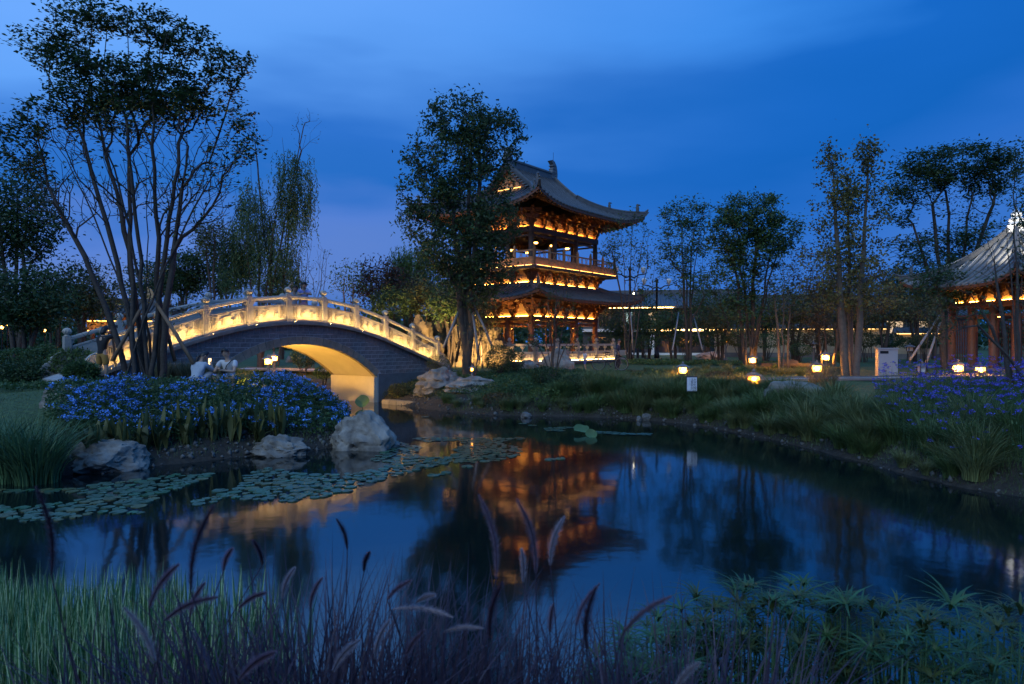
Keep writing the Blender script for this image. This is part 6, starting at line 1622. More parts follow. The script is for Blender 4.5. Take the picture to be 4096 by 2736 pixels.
# purple fountain grass close to the camera
FG = [leafmat('fountain grass blade', (.050, .036, .058), .35, .1), leafmat('plume bristles', (.34, .22, .27), .25, .3), leafmat('pale plume bristles', (.55, .46, .48), .2, .3), leafmat('dark plume bristles', (.10, .05, .08), .25, .2)]
plumes = [((1913, 1977), (1984, 2322), 2.0, 1), ((2067, 1996), (2143, 2296), 1.9, 1), ((2258, 2066), (2201, 2264), 2.1, 2), ((2086, 2194), (2092, 2334), 2.3, 2), ((2399, 2334), (2303, 2507), 2.1, 1),
          ((2385, 2350), (2348, 2603), 1.7, 3), ((2686, 2385), (2488, 2539), 1.8, 1), ((2213, 2417), (2200, 2532), 2.3, 1), ((1345, 2075), (1389, 2200), 2.4, 3), ((1479, 2207), (1456, 2290), 2.5, 3),
          ((1645, 2322), (1549, 2400), 2.3, 1), ((1741, 2380), (1664, 2411), 2.3, 2), ((1811, 2469), (1568, 2437), 2.2, 2), ((1932, 2513), (1773, 2530), 2.2, 2), ((930, 2192), (894, 2287), 2.2, 1),
          ((858, 2019), (763, 2365), 1.6, 3), ((715, 2257), (596, 2436), 1.9, 1), ((870, 2389), (656, 2484), 1.9, 1), ((495, 2430), (620, 2651), 1.8, 2), ((1067, 2371), (953, 2436), 2.1, 1),
          ((1102, 2609), (953, 2722), 1.5, 1), ((1180, 2270), (1130, 2400), 2.2, 2), ((1290, 2310), (1240, 2440), 2.3, 1), ((1440, 2560), (1330, 2690), 1.8, 2), ((2800, 2650), (2700, 2760), 1.7, 2),
          ((1010, 2160), (1050, 2260), 2.4, 3), ((143, 1945), (205, 2300), 1.7, 3), ((820, 2330), (760, 2470), 2.1, 1), ((1560, 2480), (1500, 2640), 2.0, 2), ((1700, 2520), (1620, 2640), 2.1, 1), ((2010, 2330), (1960, 2560), 1.8, 3)]
cl_x = [-1.35, -.80, -.28, .22, .68]; cl_y = [2.55, 2.65, 2.7, 2.75, 2.6]
clumps = []
rf = np.random.default_rng(61)
for i, (cx, cy) in enumerate(zip(cl_x, cl_y)):
    z = H(cx, cy)
    lb = ['purple fountain grass clump in front of the sweet flag', 'purple fountain grass clump right of the sweet flag', 'dense purple fountain grass clump with pale drooping plumes', 'purple fountain grass clump with tall upright plumes', 'thin purple fountain grass clump beside the sedge'][i]
    t = empty('fountain_grass', (cx, cy, z), 0, lb, 'grass', 'fountain grass at the near edge'); clumps.append(t)
    n_ = 1300 if i in (1, 2) else 800
    a = rf.uniform(0, 6.28, n_); r = .36*np.sqrt(rf.uniform(0, 1, n_)); base = np.stack([np.cos(a)*r*1.35, np.sin(a)*r, np.full(n_, -.1)], 1)
    V, Fc = blades(base, rf.uniform(.55, 1.42, n_)*(1 if i in (1, 2) else .9), a+rf.normal(size=n_)*.8, rf.uniform(.1, .85, n_), rf.uniform(.005, .013, n_), 7, rf)
    tag(link('blades', np_mesh('blades', V, Fc, FG[0]), None, t), kind='stuff')
def plume(tip_px, base_px, d, mi, seed):
    d *= 1.22; tip_ = at(*tip_px, d); b = at(*base_px, d+.03); c = min(range(5), key=lambda i: abs(cl_x[i]-b.x)); t = clumps[c]; o = Vector(t.location)
    rg_ = np.random.default_rng(seed); dv = tip_-b; L_ = dv.length; dn = dv.normalized()
    foot = Vector((cl_x[c]+rg_.normal()*.10, cl_y[c]+rg_.normal()*.08, o.z-.1))
    bow = Vector((-dv.z, 0, dv.x))*(.08 if dv.x > 0 else -.08); pts = [b+dv*s+bow*(math.sin(math.pi*s)*(1 if abs(dv.x) > .02 else .4)) for s in np.linspace(0, 1, 9)]
    mid = foot.lerp(b, .6)+Vector(((b.x-foot.x)*-.15, 0, .04))
    st = MB().tube([foot-o, mid-o, b-o]+[p-o for p in pts[1:]], [.0032, .0026, .0022]+[.0018]*8, 5).build('stem', FG[0], t, smooth=True)
    n_ = 1900; s = rg_.uniform(0, 1, n_); k = np.minimum((s*8).astype(int), 7); fr = s*8-k; P = np.array([list(p) for p in pts]); c_ = P[k]*(1-fr[:, None])+P[k+1]*fr[:, None]
    ax = unit(P[k+1]-P[k]); rd = unit(rg_.normal(size=(n_, 3))); rd = unit(rd-ax*(rd*ax).sum(1, keepdims=True)); env = np.sin(np.pi*np.clip(s*.94+.05, 0, 1))**.55
    ln = (.006+.016*rg_.uniform(0, 1, n_)**1.5)*env*(1.2 if L_ > .2 else .95); e = c_+rd*ln[:, None]+ax*ln[:, None]*.9
    sd_ = unit(np.cross(rd, ax))*.0007
    V = np.stack([c_-sd_, c_+sd_, e+sd_*.2, e-sd_*.2], 1).reshape(-1, 3)-np.array(o)
    link('plume', np_mesh('plume', V, np.arange(4*n_).reshape(n_, 4), FG[mi]), None, st)
for i, (a, b, dd, mi) in enumerate(plumes): plume(a, b, dd, mi, 500+i)
# ------------------------------------------------------------------ garden lamps
M['dimbulb'] = emit('dim bulb', (1, .48, .10), 90)
def garden_lamp(label, px, py, d, s=1.0, lit=True, pyl=None, group='stone garden lamps', bulb='bulb'):
    s *= 1.22
    p = at(px, 1368, d); g = H(p.x, p.y); zl = at(px, py, d).z if pyl is None else pyl
    hgt = max(.25, zl-g)
    t = empty('garden_lamp', (p.x, p.y, g), 0, label, 'lamp', group)
    q = MB(); q.frus(0, 0, -.1, .06, .14*s, .12*s); q.lathe([(.07*s, .06), (.055*s, .10), (.055*s, hgt-.13*s), (.09*s, hgt-.11*s)], n=10); q.build('pedestal', M['concrete'], t)
    MB().frus(0, 0, hgt-.12*s, hgt-.085*s, .085*s, .10*s).build('tray', M['concrete'], t)
    q = MB()
    for (a, b) in ((-1, -1), (1, -1), (1, 1), (-1, 1)): q.box(a*.095*s-.012, a*.095*s+.012, b*.095*s-.012, b*.095*s+.012, hgt-.085*s, hgt+.085*s)
    q.build('frame', M['darkmetal'], t)
    if lit:
        gl = MB().box(-.082*s, .082*s, -.082*s, .082*s, hgt-.08*s, hgt+.078*s).build('lamp_glass', M['lampglass'], t)
        q = MB(); q.lathe([(.015*s, -.06*s), (.035*s, -.03*s), (.042*s, .01*s), (.025*s, .05*s)], (0, 0, hgt), 8); q.build('bulb', M[bulb], gl)
    else: MB().box(-.082*s, .082*s, -.082*s, .082*s, hgt-.08*s, hgt+.078*s).build('lamp_glass', M['white'], t)
    q = MB(); q.frus(0, 0, hgt+.085*s, hgt+.115*s, .17*s, .15*s); q.frus(0, 0, hgt+.115*s, hgt+.18*s, .15*s, .04*s); q.lathe([(.025*s, hgt+.18*s), (.04*s, hgt+.21*s), (.01*s, hgt+.26*s)], n=8); q.build('cap', M['concrete'], t)
garden_lamp('lit stone lamp standing beside the path and its bright shrub', 3015, 1520, 21.7, 1.15)
garden_lamp('lit lamp among low ochre planting above the warning sign', 2732, 1480, 25.0, 1.0)
garden_lamp('lit lamp at the foot of the broad multi stemmed tree', 3010, 1442, 30.0, .95)
garden_lamp('lit lamp at the far end of the timber kerb', 3302, 1430, 31.5, 1.1)
garden_lamp('lit lamp in front of the timber kerb end', 3268, 1474, 26.5, 1.05)
garden_lamp('lit lamp on the lawn seen through the vault, nearer the path', 1073, 1446, 31.5, 1.1)
garden_lamp('lit lamp seen through the vault beside its brighter twin', 1096, 1434, 34.5, 1.1)
garden_lamp('tiny lit lamp under the leafless sapling', 1888, 1478, 25.3, .6, bulb='dimbulb')
garden_lamp('lit lamp before the pavilion platform', 3832, 1487, 26.2, 1.1)
garden_lamp('lit lamp half hidden by purple flowers before the pavilion', 3922, 1502, 25.2, .9)
garden_lamp('small lit lamp far behind the lawn ground cover', 2903, 1364, 44, .8)
garden_lamp('unlit pale stone lamp on the grass right of the cabinet', 3688, 1478, 24.8, 1.0, lit=False)
garden_lamp('unlit small stone lantern on the far lawn behind the cabinet', 3640, 1396, 36, 1.0, lit=False)
garden_lamp('unlit small stone lantern before the garden wall', 3254, 1384, 40, 1.0, lit=False)
# lights at the far left edge
for i, (px, py, lb) in enumerate(((8, 1310, 'small wall lamp at the far left edge'), (30, 1300, 'second small wall lamp at the far left edge'), (178, 1322, 'tiny lamp in the dark trees behind the left hedge'))):
    p = at(px, py, 30+2*i); o = empty('wall_lamp', (p.x, p.y, H(p.x, p.y)), 0, lb, 'lamp', 'lamps in the left trees'); hz = p.z-H(p.x, p.y)
    MB().tube([(0, 0, -.1), (0, 0, hz-.06)], .03, 8).build('post', M['darkmetal'], o); q = MB(); q.lathe([(.03, hz-.06), (.06, hz-.02), (.06, hz+.04), (.02, hz+.07)], n=8); q.build('globe', emit('globe', AMBER, 18), o)

# ornate unlit street lamps with curved arms
def street_lamp(label, px, py, d):
    p = at(px, 1368, d); g = H(p.x, p.y); z = at(px, py, d).z-g
    t = empty('street_lamp', (p.x, p.y, g), R(10), label, 'street lamp', 'ornate street lamps beyond the tower')
    q = MB(); q.lathe([(.2, -.1), (.2, .3), (.12, .45), (.09, .6), (.075, z-.5), (.10, z-.45), (.08, z-.35), (.08, z+.1), (.14, z+.2), (.10, z+.32), (.03, z+.4)], n=10); q.build('pole', M['darkmetal'], t, smooth=True)
    for s in (-1, 1):
        q = MB(); q.tube([(0, 0, z-.25), (s*.3, 0, z-.35), (s*.6, 0, z-.15), (s*1.0, 0, z-.1), (s*1.25, 0, z+.02)], [.06, .05, .045, .04, .02], 6); q.tube([(0, 0, z-.5), (s*.35, 0, z-.55), (s*.3, 0, z-.8)], [.04, .035, .015], 6)
        arm = q.build('arm', M['darkmetal'], t, smooth=True)
        q = MB(); q.lathe([(.05, -.10), (.10, -.04), (.16, .10), (.19, .24), (.13, .33), (.03, .36)], n=10); q.build('globe', M['white'], arm, T(s*.95, 0, z+.05), smooth=True)
street_lamp('ornate dark street lamp with two curved arms nearest the tower', 2520, 1090, 46)
street_lamp('ornate dark street lamp with two curved arms further from the tower', 2627, 1135, 50)

# ------------------------------------------------------------------ warning sign
S = flat(2760, 1650, .25); S = Vector((S.x, 20.6, H(S.x, 20.6)))
top = at(2760, 1505, 20.6).z; bot = at(2760, 1566, 20.6).z; sw = 42/F*20.6
sg_ = empty('warning_sign', S, R(-4), 'small white warning sign with Chinese characters on a thin stake', 'sign')
MB().tube([(0, .02, -.25), (0, .02, top-S.z-.05)], .012, 6).build('stake', M['darkmetal'], sg_)
z0, z1 = bot-S.z, top-S.z
MB().box(-sw/2, sw/2, -.008, .008, z0, z1).build('board', mat('sign board', (.045, .04, .05), .6, .1), sg_)
MB().box(-sw/2+.012, sw/2-.012, -.012, -.0085, z0+.012, z1-.035).build('face', mat('sign face', (.62, .64, .70), .5, .03), sg_)
ink = mat('sign ink', (.05, .06, .10), .6, .05)
def text(body, size, x, z, parent, m, name='lettering'):
    cu = bpy.data.curves.new(name, 'FONT'); cu.body = body; cu.size = size; cu.align_x = 'CENTER'; cu.space_line = .92; cu.extrude = .0008
    tmp = bpy.data.objects.new('tmp', cu); C.objects.link(tmp); bpy.context.view_layer.update()
    me = bpy.data.meshes.new_from_object(tmp.evaluated_get(bpy.context.evaluated_depsgraph_get())); bpy.data.objects.remove(tmp)
    me.materials.clear(); me.materials.append(m)
    return link(name, me, None, parent, Matrix.Translation((x, -.0135, z)) @ Matrix.Rotation(R(90), 4, 'X'))
ch = (z1-z0-.10)/4.4
text('水\n深\n危\n险', ch*1.12, sw*.27, z1-.05-ch, sg_, ink); text('注\n意\n安\n全', ch*1.12, sw*.0, z1-.05-ch, sg_, ink)
q = MB()
for j in range(7): q.box(-sw*.25, -sw*.23, -.0135, -.0122, z1-.09-j*.030, z1-.072-j*.030)
q.box(-sw*.05, sw*.36, -.0135, -.0122, z0+.03, z0+.037); q.build('small_print', ink, sg_)

# ------------------------------------------------------------------ electrical cabinet
p = at(3546, 1368, 25.5); g = H(p.x, p.y); cb = empty('utility_cabinet', (p.x, p.y, g), R(-14), 'tall pale grey utility cabinet with a dark label standing in the grass', 'cabinet')
cw, chh = 70/F*25.5, at(3546, 1397, 25.5).z-g; cm = mat('cabinet paint', (.37, .36, .39), .45, .06, 3)
MB().box(-cw/2, cw/2, -.2, .2, -.1, chh).build('body', cm, cb)
MB().box(-cw/2-.03, cw/2+.03, -.24, .24, chh, chh+.05).build('lid', cm, cb)
q = MB(); q.box(-cw/2+.03, cw/2-.03, -.212, -.2005, .08, chh-.03); dr = q.build('door', cm, cb)
MB().box(-cw/2+.06, -cw/2+.34, -.219, -.213, chh-.16, chh-.06).build('label_plate', M['darkmetal'], dr)
q = MB(); q.tube([(cw/2-.1, -.235, chh*.52), (cw/2-.1, -.21, chh*.52)], .018, 8); q.build('lock', M['darkmetal'], dr)
for zz in (.2, chh-.25): MB().box(-cw/2+.012, -cw/2+.028, -.222, -.2125, zz, zz+.1).build('hinge', M['steel'], dr)

# timber kerb on the lawn
tk = empty('timber_kerb', tuple(at(3040, 1368, 33))[:2]+(H(*tuple(at(3040, 1368, 33))[:2]),), R(3), 'low pale timber kerb on the lawn between the lamps', 'kerb')
for j in range(4):
    for k in range(2): MB().box(j*.92+.01, j*.92+.91, -.1, .1, -.05+k*.15, .09+k*.15).build('board', M['barkpale'], tk)

# ------------------------------------------------------------------ bicycle
p = at(2440, 1368, 31); g = H(p.x, p.y); bk = empty('bicycle', (p.x, p.y, g), R(-18), 'dark bicycle parked in front of the marble balustrade', 'bicycle')
wr = .31; x0, x1 = -.52, .52
for x in (x0, x1):
    q = MB()
    q.tube([(x+wr*math.cos(2*math.pi*j/24), 0, wr+.02+wr*math.sin(2*math.pi*j/24)) for j in range(25)], .018, 6, cap=False); wh = q.build('wheel', mat('tyre', (.02, .02, .022), .8, .1), bk, smooth=True)
    q = MB(); q.tube([(x+(wr-.03)*math.cos(2*math.pi*j/24), 0, wr+.02+(wr-.03)*math.sin(2*math.pi*j/24)) for j in range(25)], .010, 5, cap=False)
    for j in range(14):
        a = 2*math.pi*j/14; q.tube([(x, 0, wr+.02), (x+(wr-.03)*math.cos(a), 0, wr+.02+(wr-.03)*math.sin(a))], .003, 4)
    q.build('rim', M['steel'], wh)
fm = mat('bicycle frame', (.05, .055, .075), .35, .1); q = MB(); hd = (.34, 0, .78); bb = (-.06, 0, .30); st_ = (-.20, 0, .74)
for a, b, r in ((bb, st_, .018), (bb, (.36, 0, .66), .02), (st_, hd, .016), (bb, (x0, 0, wr+.02), .012), (st_, (x0, 0, wr+.02), .010), (hd, (x1, 0, wr+.02), .016)): q.tube([a, b], r, 7)
q.build('frame', fm, bk)
q = MB(); q.tube([(.34, 0, .78), (.32, 0, .98)], .014, 6); q.tube([(.22, -.28, 1.02), (.33, -.20, 1.04), (.32, 0, .98), (.33, .20, 1.04), (.22, .28, 1.02)], .012, 6); q.build('handlebar', M['darkmetal'], bk)
q = MB(); q.prism([(-.34, .84), (-.10, .86), (.02, .85), (.0, .81), (-.30, .79)], -.06, .06); q.tube([(-.2, 0, .72), (-.22, 0, .82)], .013, 6); q.build('saddle', M['darkmetal'], bk)
q = MB(); q.tube([(-.06, -.06, .30), (.06, -.06, .20)], .010, 5); q.box(.02, .12, -.14, -.06, .18, .21); q.tube([(-.06, .06, .30), (-.18, .06, .40)], .010, 5); q.box(-.24, -.14, .06, .14, .39, .42); q.build('pedals', M['darkmetal'], bk)
q = MB(); q.box(-.72, -.30, -.07, .07, .70, .72); q.tube([(-.66, -.06, .70), (x0, -.05, wr)], .007, 5); q.tube([(-.66, .06, .70), (x0, .05, wr)], .007, 5); q.build('rear_rack', M['darkmetal'], bk)
q = MB(); q.frus(.58, 0, .72, .95, .10, .14, .12, .16); q.build('basket', M['steel'], bk)
# ------------------------------------------------------------------ people
SKIN = mat('skin', (.42, .27, .19), .55, .06, 6); HAIR = mat('black hair', (.012, .011, .013), .5, .2, 20)
def skin_mesh(name, chains, m, sub=2):
    """chains: list of [(x, y, z, rx[, ry]) ...]; points closer than 1 mm are merged, the first point is the root"""
    V = []; E = []; Rr = []; key_ = {}
    def vid(p):
        k = (round(p[0], 3), round(p[1], 3), round(p[2], 3))
        if k not in key_: key_[k] = len(V); V.append(p[:3]); Rr.append((p[3], p[4] if len(p) > 4 else p[3]))
        return key_[k]
    for c in chains:
        for a, b in zip(c[:-1], c[1:]): E.append((vid(a), vid(b)))
    me = bpy.data.meshes.new(name); me.from_pydata(V, E, []); o = bpy.data.objects.new('tmp', me); C.objects.link(o)
    o.modifiers.new('s', 'SKIN').use_smooth_shade = True; o.modifiers.new('u', 'SUBSURF').levels = sub; o.modifiers['u'].render_levels = sub
    sv = me.skin_vertices[0].data
    for i, r in enumerate(Rr): sv[i].radius = r
    sv[0].use_root = True
    bpy.context.view_layer.update()
    out_ = bpy.data.meshes.new_from_object(o.evaluated_get(bpy.context.evaluated_depsgraph_get())); bpy.data.objects.remove(o); out_.name = name
    out_.materials.clear(); out_.materials.append(m); return out_
def merge(me, mb):
    bm = bmesh.new(); bm.from_mesh(me); n0 = len(bm.verts); vs = [bm.verts.new(v) for v in mb.v]
    for f in mb.f:
        try: fc = bm.faces.new([vs[i] for i in f]); fc.smooth = True
        except ValueError: pass
    bm.to_mesh(me); bm.free()
def V3(*a): return Vector(a)
def person(label, loc, rz, J, shirt, shorts, s=1.0, hair='short', sleeves=.55, legs_bare=True, shoe=(.05, .05, .06), face=True, hair_dir=None, extra=None):
    """J: joints in metres, local, facing -y. keys pelvis chest neck head l/r sh el wr hip kn an"""
    t = empty('person', loc, rz, label, 'person')
    j = {k: Vector(v)*s for k, v in J.items()}
    r = s
    pv, chv, nk, hd = j['pelvis'], j['chest'], j['neck'], j['head']
    up = (hd-nk).normalized(); fwd = (j['face'] if 'face' in j else V3(0, -1, 0)).normalized()
    P = lambda v, a, b=None: (v.x, v.y, v.z, a*r, (b if b else a)*r)
    ch = [[P(pv, .125, .10), P(pv.lerp(chv, .5), .115, .09), P(chv, .14, .10), P(nk, .05), P(nk.lerp(hd, .4), .05), P(hd-up*.05*r, .070, .078), P(hd+up*.035*r, .082, .092), P(hd+up*.095*r, .055, .062)]]
    q = MB()
    for sd in 'lr':
        sh, el, wr, hp, kn, an = (j[sd+k] for k in ('sh', 'el', 'wr', 'hip', 'kn', 'an'))
        hand = wr+(wr-el).normalized()*.07*r
        ch.append([P(chv, .14, .10), P(sh, .055), P(sh.lerp(el, .5), .045), P(el, .036), P(el.lerp(wr, .4), .036), P(wr, .025), P(hand, .030, .020)])
        toe = an+V3(0, -.13*r, -.03*r)
        if 'toe' in J: toe = an+Vector(J['toe'])*r
        ch.append([P(pv, .125, .10), P(hp, .085), P(hp.lerp(kn, .5), .072), P(kn, .052), P(kn.lerp(an, .35), .050), P(an, .034), P(toe, .032, .026)])
        dh = (wr-el).normalized(); side = dh.cross(fwd if abs(dh.dot(fwd)) < .9 else V3(0, 0, 1)).normalized(); nrm = side.cross(dh)
        for k in range(4):                      # four fingers and a thumb
            b = hand+side*(k-1.5)*.016*r+dh*.012*r; L_ = (.055, .065, .06, .045)[k]*r
            q.tube([b, b+dh*L_*.5+nrm*.008*r, b+dh*L_*.8+nrm*.026*r], [.0085*r, .008*r, .006*r], 6)
        b = hand-dh*.03*r+side*.028*r; q.tube([b, b+side*.028*r+dh*.03*r, b+side*.03*r+dh*.055*r], [.010*r, .009*r, .007*r], 6)
    if face:
        rt = fwd.cross(up).normalized(); f0 = hd+up*.01*r+fwd*.082*r
        q.tube([f0+up*.022*r-fwd*.004*r, f0+fwd*.014*r-up*.012*r, f0-up*.022*r], [.008*r, .014*r, .010*r], 6)
        for sgn in (-1, 1): q.tube([hd+rt*sgn*.078*r+up*.02*r, hd+rt*sgn*.094*r+up*.005*r, hd+rt*sgn*.078*r-up*.035*r], [.012*r, .018*r, .008*r], 6)
    body = skin_mesh('body', ch, SKIN); merge(body, q); bo = link('body', body, None, t)
    if face:
        e = MB()
        for sgn in (-1, 1):
            c = hd+up*.025*r+fwd*.078*r+rt*sgn*.030*r; e.tube([c-rt*.012*r, c+fwd*.006*r, c+rt*.012*r], [.003*r, .006*r, .003*r], 6); b = c+up*.020*r+fwd*.003*r; e.tube([b-rt*.018*r, b+up*.003*r, b+rt*.018*r], .0035*r, 5)
        m0 = hd-up*.052*r+fwd*.080*r; e.tube([m0-rt*.022*r, m0+fwd*.005*r, m0+rt*.022*r], [.002*r, .005*r, .002*r], 5)
        e.build('face_features', mat('brows and lips', (.10, .045, .035), .6, .1), t)
    # shirt, shorts, shoes
    sc_ = [[P(pv-(chv-pv)*.16, .140, .120), P(pv+(chv-pv)*.05, .142, .118), P(pv.lerp(chv, .5), .138, .112), P(chv, .158, .122), P(chv.lerp(nk, .75), .078, .072)]]
    for sd in 'lr':
        sh, el = j[sd+'sh'], j[sd+'el']
        c = [P(chv, .158, .122), P(sh, .074)]
        if sleeves <= 1: c.append(P(sh.lerp(el, sleeves), .066))
        else: c += [P(el, .052), P(el.lerp(j[sd+'wr'], sleeves-1), .046)]
        sc_.append(c)
    link('shirt', skin_mesh('shirt', sc_, shirt), None, t)
    pc_ = [[P(pv+(chv-pv)*.22, .132, .112), P(pv, .142, .118)]]
    for sd in 'lr':
        hp, kn = j[sd+'hip'], j[sd+'kn']; pc_.append([P(pv, .142, .118), P(hp, .104), P(hp.lerp(kn, .55), .092), P(hp.lerp(kn, .85), .086)]+([] if legs_bare else [P(kn, .07), P(j[sd+'an'], .055)]))
    link('trousers' if not legs_bare else 'shorts', skin_mesh('shorts', pc_, shorts), None, t)
    sm_ = mat('shoe', shoe, .6, .1)
    for sd in 'lr':
        an = j[sd+'an']; toe = V3(*J['toe'])*r if 'toe' in J else V3(0, -.15*r, -.04*r)
        a0 = an+V3(0, .03*r, -.045*r); link('shoe', skin_mesh('shoe', [[P(a0, .042, .036), P(an.lerp(an+toe, .5)+V3(0, 0, -.02*r), .045, .032), P(an+toe+V3(0, 0, -.005*r), .038, .024)]], sm_), None, t)
    # hair: a cap over the skull, longer styles hang down the back
    hb = MB(); n1, n2 = 9, 16; rt = fwd.cross(up).normalized(); V = []
    for a in range(n1):
        th = math.pi*.62*a/(n1-1)
        for b in range(n2):
            ph = 2*math.pi*b/n2; fr = math.cos(ph); lim = 1-.42*max(0, fr)*(a/(n1-1)); th2 = th*lim
            wv = 1+.05*math.sin(7*ph+3*a)
            dirv = (rt*math.sin(ph)*.088*math.sin(th2)+fwd*fr*.100*math.sin(th2)+up*.112*math.cos(th2))*wv
            V.append(hd+up*.035*r+dirv*r*1.06)
    hb.add(V, [(a*n2+b, a*n2+(b+1) % n2, (a+1)*n2+(b+1) % n2, (a+1)*n2+b) for a in range(n1-1) for b in range(n2)])
    ho = hb.build('hair', HAIR, t, smooth=True)
    if hair == 'pony':
        b0 = hd-fwd*.09*r+up*.03*r; d = (hair_dir or V3(0, 0, -1)); pts = [(b0.x, b0.y, b0.z, .03*r), tuple(b0-fwd*.05*r+d*.05*r)+(.04*r,), tuple(b0-fwd*.06*r+d*.18*r)+(.036*r,), tuple(b0-fwd*.05*r+d*.30*r)+(.012*r,)]
        link('ponytail', skin_mesh('ponytail', [pts], HAIR, 1), None, ho)
    if hair == 'bob':
        pts = [tuple(hd+up*.04*r-fwd*.03*r)+(.09*r,), tuple(hd-up*.05*r-fwd*.04*r)+(.092*r,), tuple(hd-up*.13*r-fwd*.03*r)+(.07*r,)]
        link('hair_back', skin_mesh('hair_back', [pts], HAIR, 1), None, ho)
    if extra: extra(t, j, r)
    return t
cloth = lambda n, c: mat(n, c, .85, .12, 8, .2, 40)
# 1 standing person seen from behind, both arms raised with a phone (facing +y, towards the bridge)
p = at(408, 1368, 18.4); g = H(p.x, p.y)
def phone(t, j, r):
    m_ = (j['lwr']+j['rwr'])/2+V3(0, -.07, .10)
    MB().box(m_.x-.075, m_.x+.075, m_.y-.006, m_.y+.006, m_.z-.04, m_.z+.04).build('phone_case', M['darkmetal'], t)
stand = dict(pelvis=(0, 0, .90), chest=(0, -.03, 1.26), neck=(0, -.05, 1.42), head=(0, -.08, 1.55), lsh=(.17, -.03, 1.36), lel=(.25, -.24, 1.40), lwr=(.09, -.38, 1.58), rsh=(-.17, -.03, 1.36), rel=(-.25, -.24, 1.40), rwr=(-.09, -.38, 1.58),
             lhip=(.10, 0, .86), lkn=(.12, -.02, .48), lan=(.12, .02, .08), rhip=(-.10, 0, .86), rkn=(-.14, -.03, .48), ran=(-.15, .03, .08))
person('standing person in black top and mustard shorts photographing the bridge, back turned', (p.x, p.y, g), R(180-18), stand, cloth('black cloth', (.015, .015, .018)), cloth('mustard cloth', (.30, .17, .04)), .92, 'bob', .9, True, extra=phone)
# 2 crouching woman, back turned, pale top
def glowphone(t, j, r):
    m_ = (j['rwr']+j['lwr'])/2+V3(.0, -.06, .06)
    MB().box(m_.x-.045, m_.x+.045, m_.y-.006, m_.y+.006, m_.z-.085, m_.z+.085).build('phone_case', M['darkmetal'], t)
    MB().box(m_.x-.040, m_.x+.040, m_.y+.007, m_.y+.010, m_.z-.078, m_.z+.078).build('phone_screen', emit('phone screen', (1, .62, .30), 2.5), t)
crouch = dict(pelvis=(0, .12, .26), chest=(0, -.06, .58), neck=(.0, -.13, .74), head=(-.03, -.19, .86), face=(-.55, -.8, -.1), lsh=(.16, -.06, .66), lel=(.22, -.28, .50), lwr=(.06, -.44, .66), rsh=(-.16, -.06, .66), rel=(-.22, -.28, .50), rwr=(-.08, -.44, .66),
              lhip=(.11, .10, .24), lkn=(.17, -.30, .44), lan=(.15, -.10, .08), rhip=(-.11, .10, .24), rkn=(-.17, -.30, .44), ran=(-.15, -.10, .08))
p = at(792, 1368, 16.6); g = H(p.x, p.y)
person('crouching person with black ponytail and pale blue top, back turned', (p.x, p.y, g), R(180-8), crouch, cloth('pale blue cloth', (.36, .40, .45)), cloth('light trousers', (.50, .44, .40)), .98, 'pony', 1.3, False, extra=glowphone, hair_dir=V3(.15, .2, -1))
# 3 squatting man facing the camera, arms on his knees
def strap(t, j, r):
    a = j['lsh']+V3(-.04, -.02, .05); b = j['pelvis']+V3(-.14, -.06, .08); m1 = j['chest']+V3(.03, -.145, .0)
    MB().tube([a, a+V3(-.02, -.08, -.02), m1, b.lerp(m1, .4)+V3(0, -.03, 0), b], .012, 5).build('bag_strap', M['darkmetal'], t)
    c = j['chest']+V3(-.02, -.16, -.13); MB().box(c.x-.06, c.x+.06, c.y-.04, c.y+.03, c.z-.04, c.z+.05).build('pouch', M['darkmetal'], t)
squat = dict(pelvis=(0, .10, .24), chest=(0, -.02, .60), neck=(0, -.06, .77), head=(-.02, -.10, .90), lsh=(.19, -.02, .70), lel=(.25, -.22, .46), lwr=(.02, -.38, .50), rsh=(-.19, -.02, .70), rel=(-.26, -.22, .46), rwr=(-.04, -.40, .53),
             lhip=(.11, .06, .22), lkn=(.26, -.26, .38), lan=(.20, -.12, .08), rhip=(-.11, .06, .22), rkn=(-.26, -.26, .38), ran=(-.20, -.12, .08))
p = at(915, 1368, 17.0); g = H(p.x, p.y)
person('squatting man in white t-shirt with a crossbody strap facing the pond', (p.x, p.y, g), R(-6), squat, cloth('white cloth', (.52, .52, .53)), cloth('beige cloth', (.30, .24, .17)), 1.0, 'short', .6, True, extra=strap)
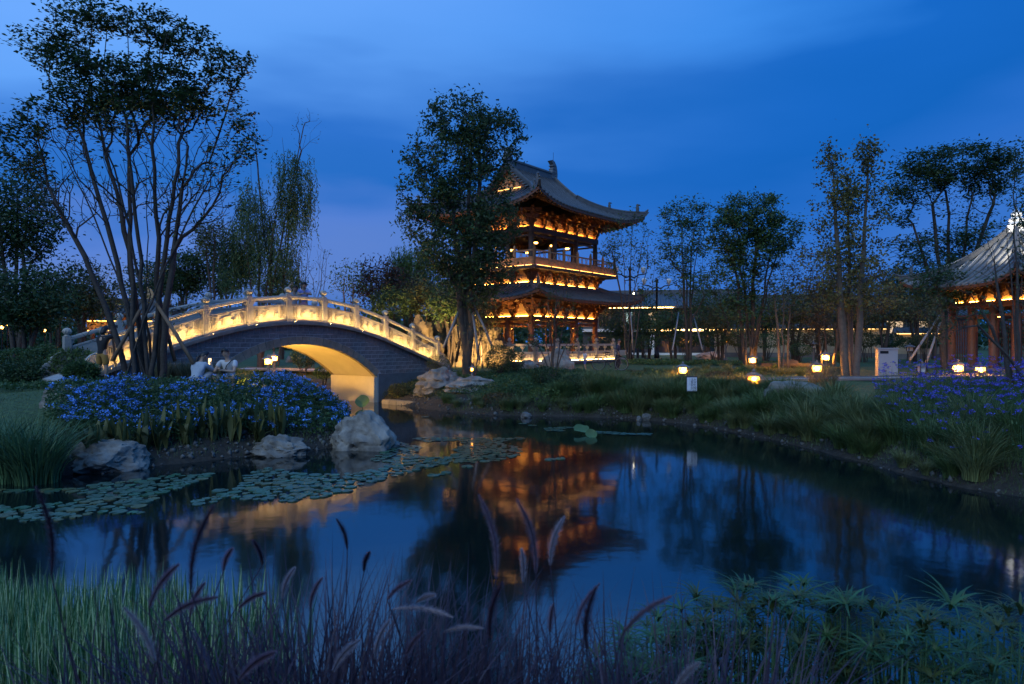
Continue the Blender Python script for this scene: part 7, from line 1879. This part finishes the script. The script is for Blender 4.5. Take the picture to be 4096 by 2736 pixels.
# 4, 5 children leaning on the bridge rail (stand on the deck; bridge local frame)
def on_bridge(s, y):
    v = BR.matrix_basis @ Vector((s, y, zc(s)-.04)); return v
lean = dict(pelvis=(0, .10, .72), chest=(0, .0, 1.02), neck=(0, -.04, 1.16), head=(0, -.08, 1.28), lsh=(.15, 0, 1.10), lel=(.22, -.20, .98), lwr=(.03, -.30, 1.02), rsh=(-.15, 0, 1.10), rel=(-.22, -.20, .98), rwr=(-.05, -.32, 1.00),
            lhip=(.09, .08, .70), lkn=(.10, .04, .38), lan=(.10, .08, .07), rhip=(-.09, .08, .70), rkn=(-.10, .04, .38), ran=(-.10, .08, .07))
v = on_bridge((4.62-4.35)*SP, .50)
person('child in a lavender shirt leaning on the bridge rail', v, R(28), lean, cloth('lavender cloth', (.33, .34, .72)), cloth('pink cloth', (.50, .28, .38)), 1.08, 'short', .6, True)
lean2 = dict(lean); lean2.update(rel=(-.30, -.10, 1.22), rwr=(-.16, -.12, 1.40), head=(.02, -.08, 1.27))
v = on_bridge((4.40-4.35)*SP, .62)
person('smaller child behind the bridge post with one arm raised', v, R(30), lean2, cloth('pale cloth', (.45, .46, .50)), cloth('grey cloth', (.14, .14, .16)), .98, 'short', .6, True)
# 6, 7 people beside the bicycle
walk = dict(pelvis=(0, 0, .92), chest=(0, -.01, 1.28), neck=(0, -.03, 1.45), head=(0, -.05, 1.59), lsh=(.19, 0, 1.39), lel=(.24, .04, 1.10), lwr=(.23, -.10, .88), rsh=(-.19, 0, 1.39), rel=(-.24, .02, 1.10), rwr=(-.22, -.14, .90),
            lhip=(.10, 0, .88), lkn=(.11, -.08, .48), lan=(.11, .04, .08), rhip=(-.10, 0, .88), rkn=(-.11, .02, .48), ran=(-.11, .12, .09))
p = at(2340, 1368, 30.4); person('small child in white top and blue shorts beside the bicycle', (p.x, p.y, H(p.x, p.y)), R(-70), walk, cloth('white top', (.62, .62, .66)), cloth('blue cloth', (.06, .12, .40)), .56, 'short', .6, True)
p = at(2472, 1368, 31.2); person('adult in dark clothes standing behind the bicycle', (p.x, p.y, H(p.x, p.y)), R(70), walk, cloth('dark blue cloth', (.03, .035, .07)), cloth('dark trousers', (.02, .02, .03)), .84, 'short', .9, False)
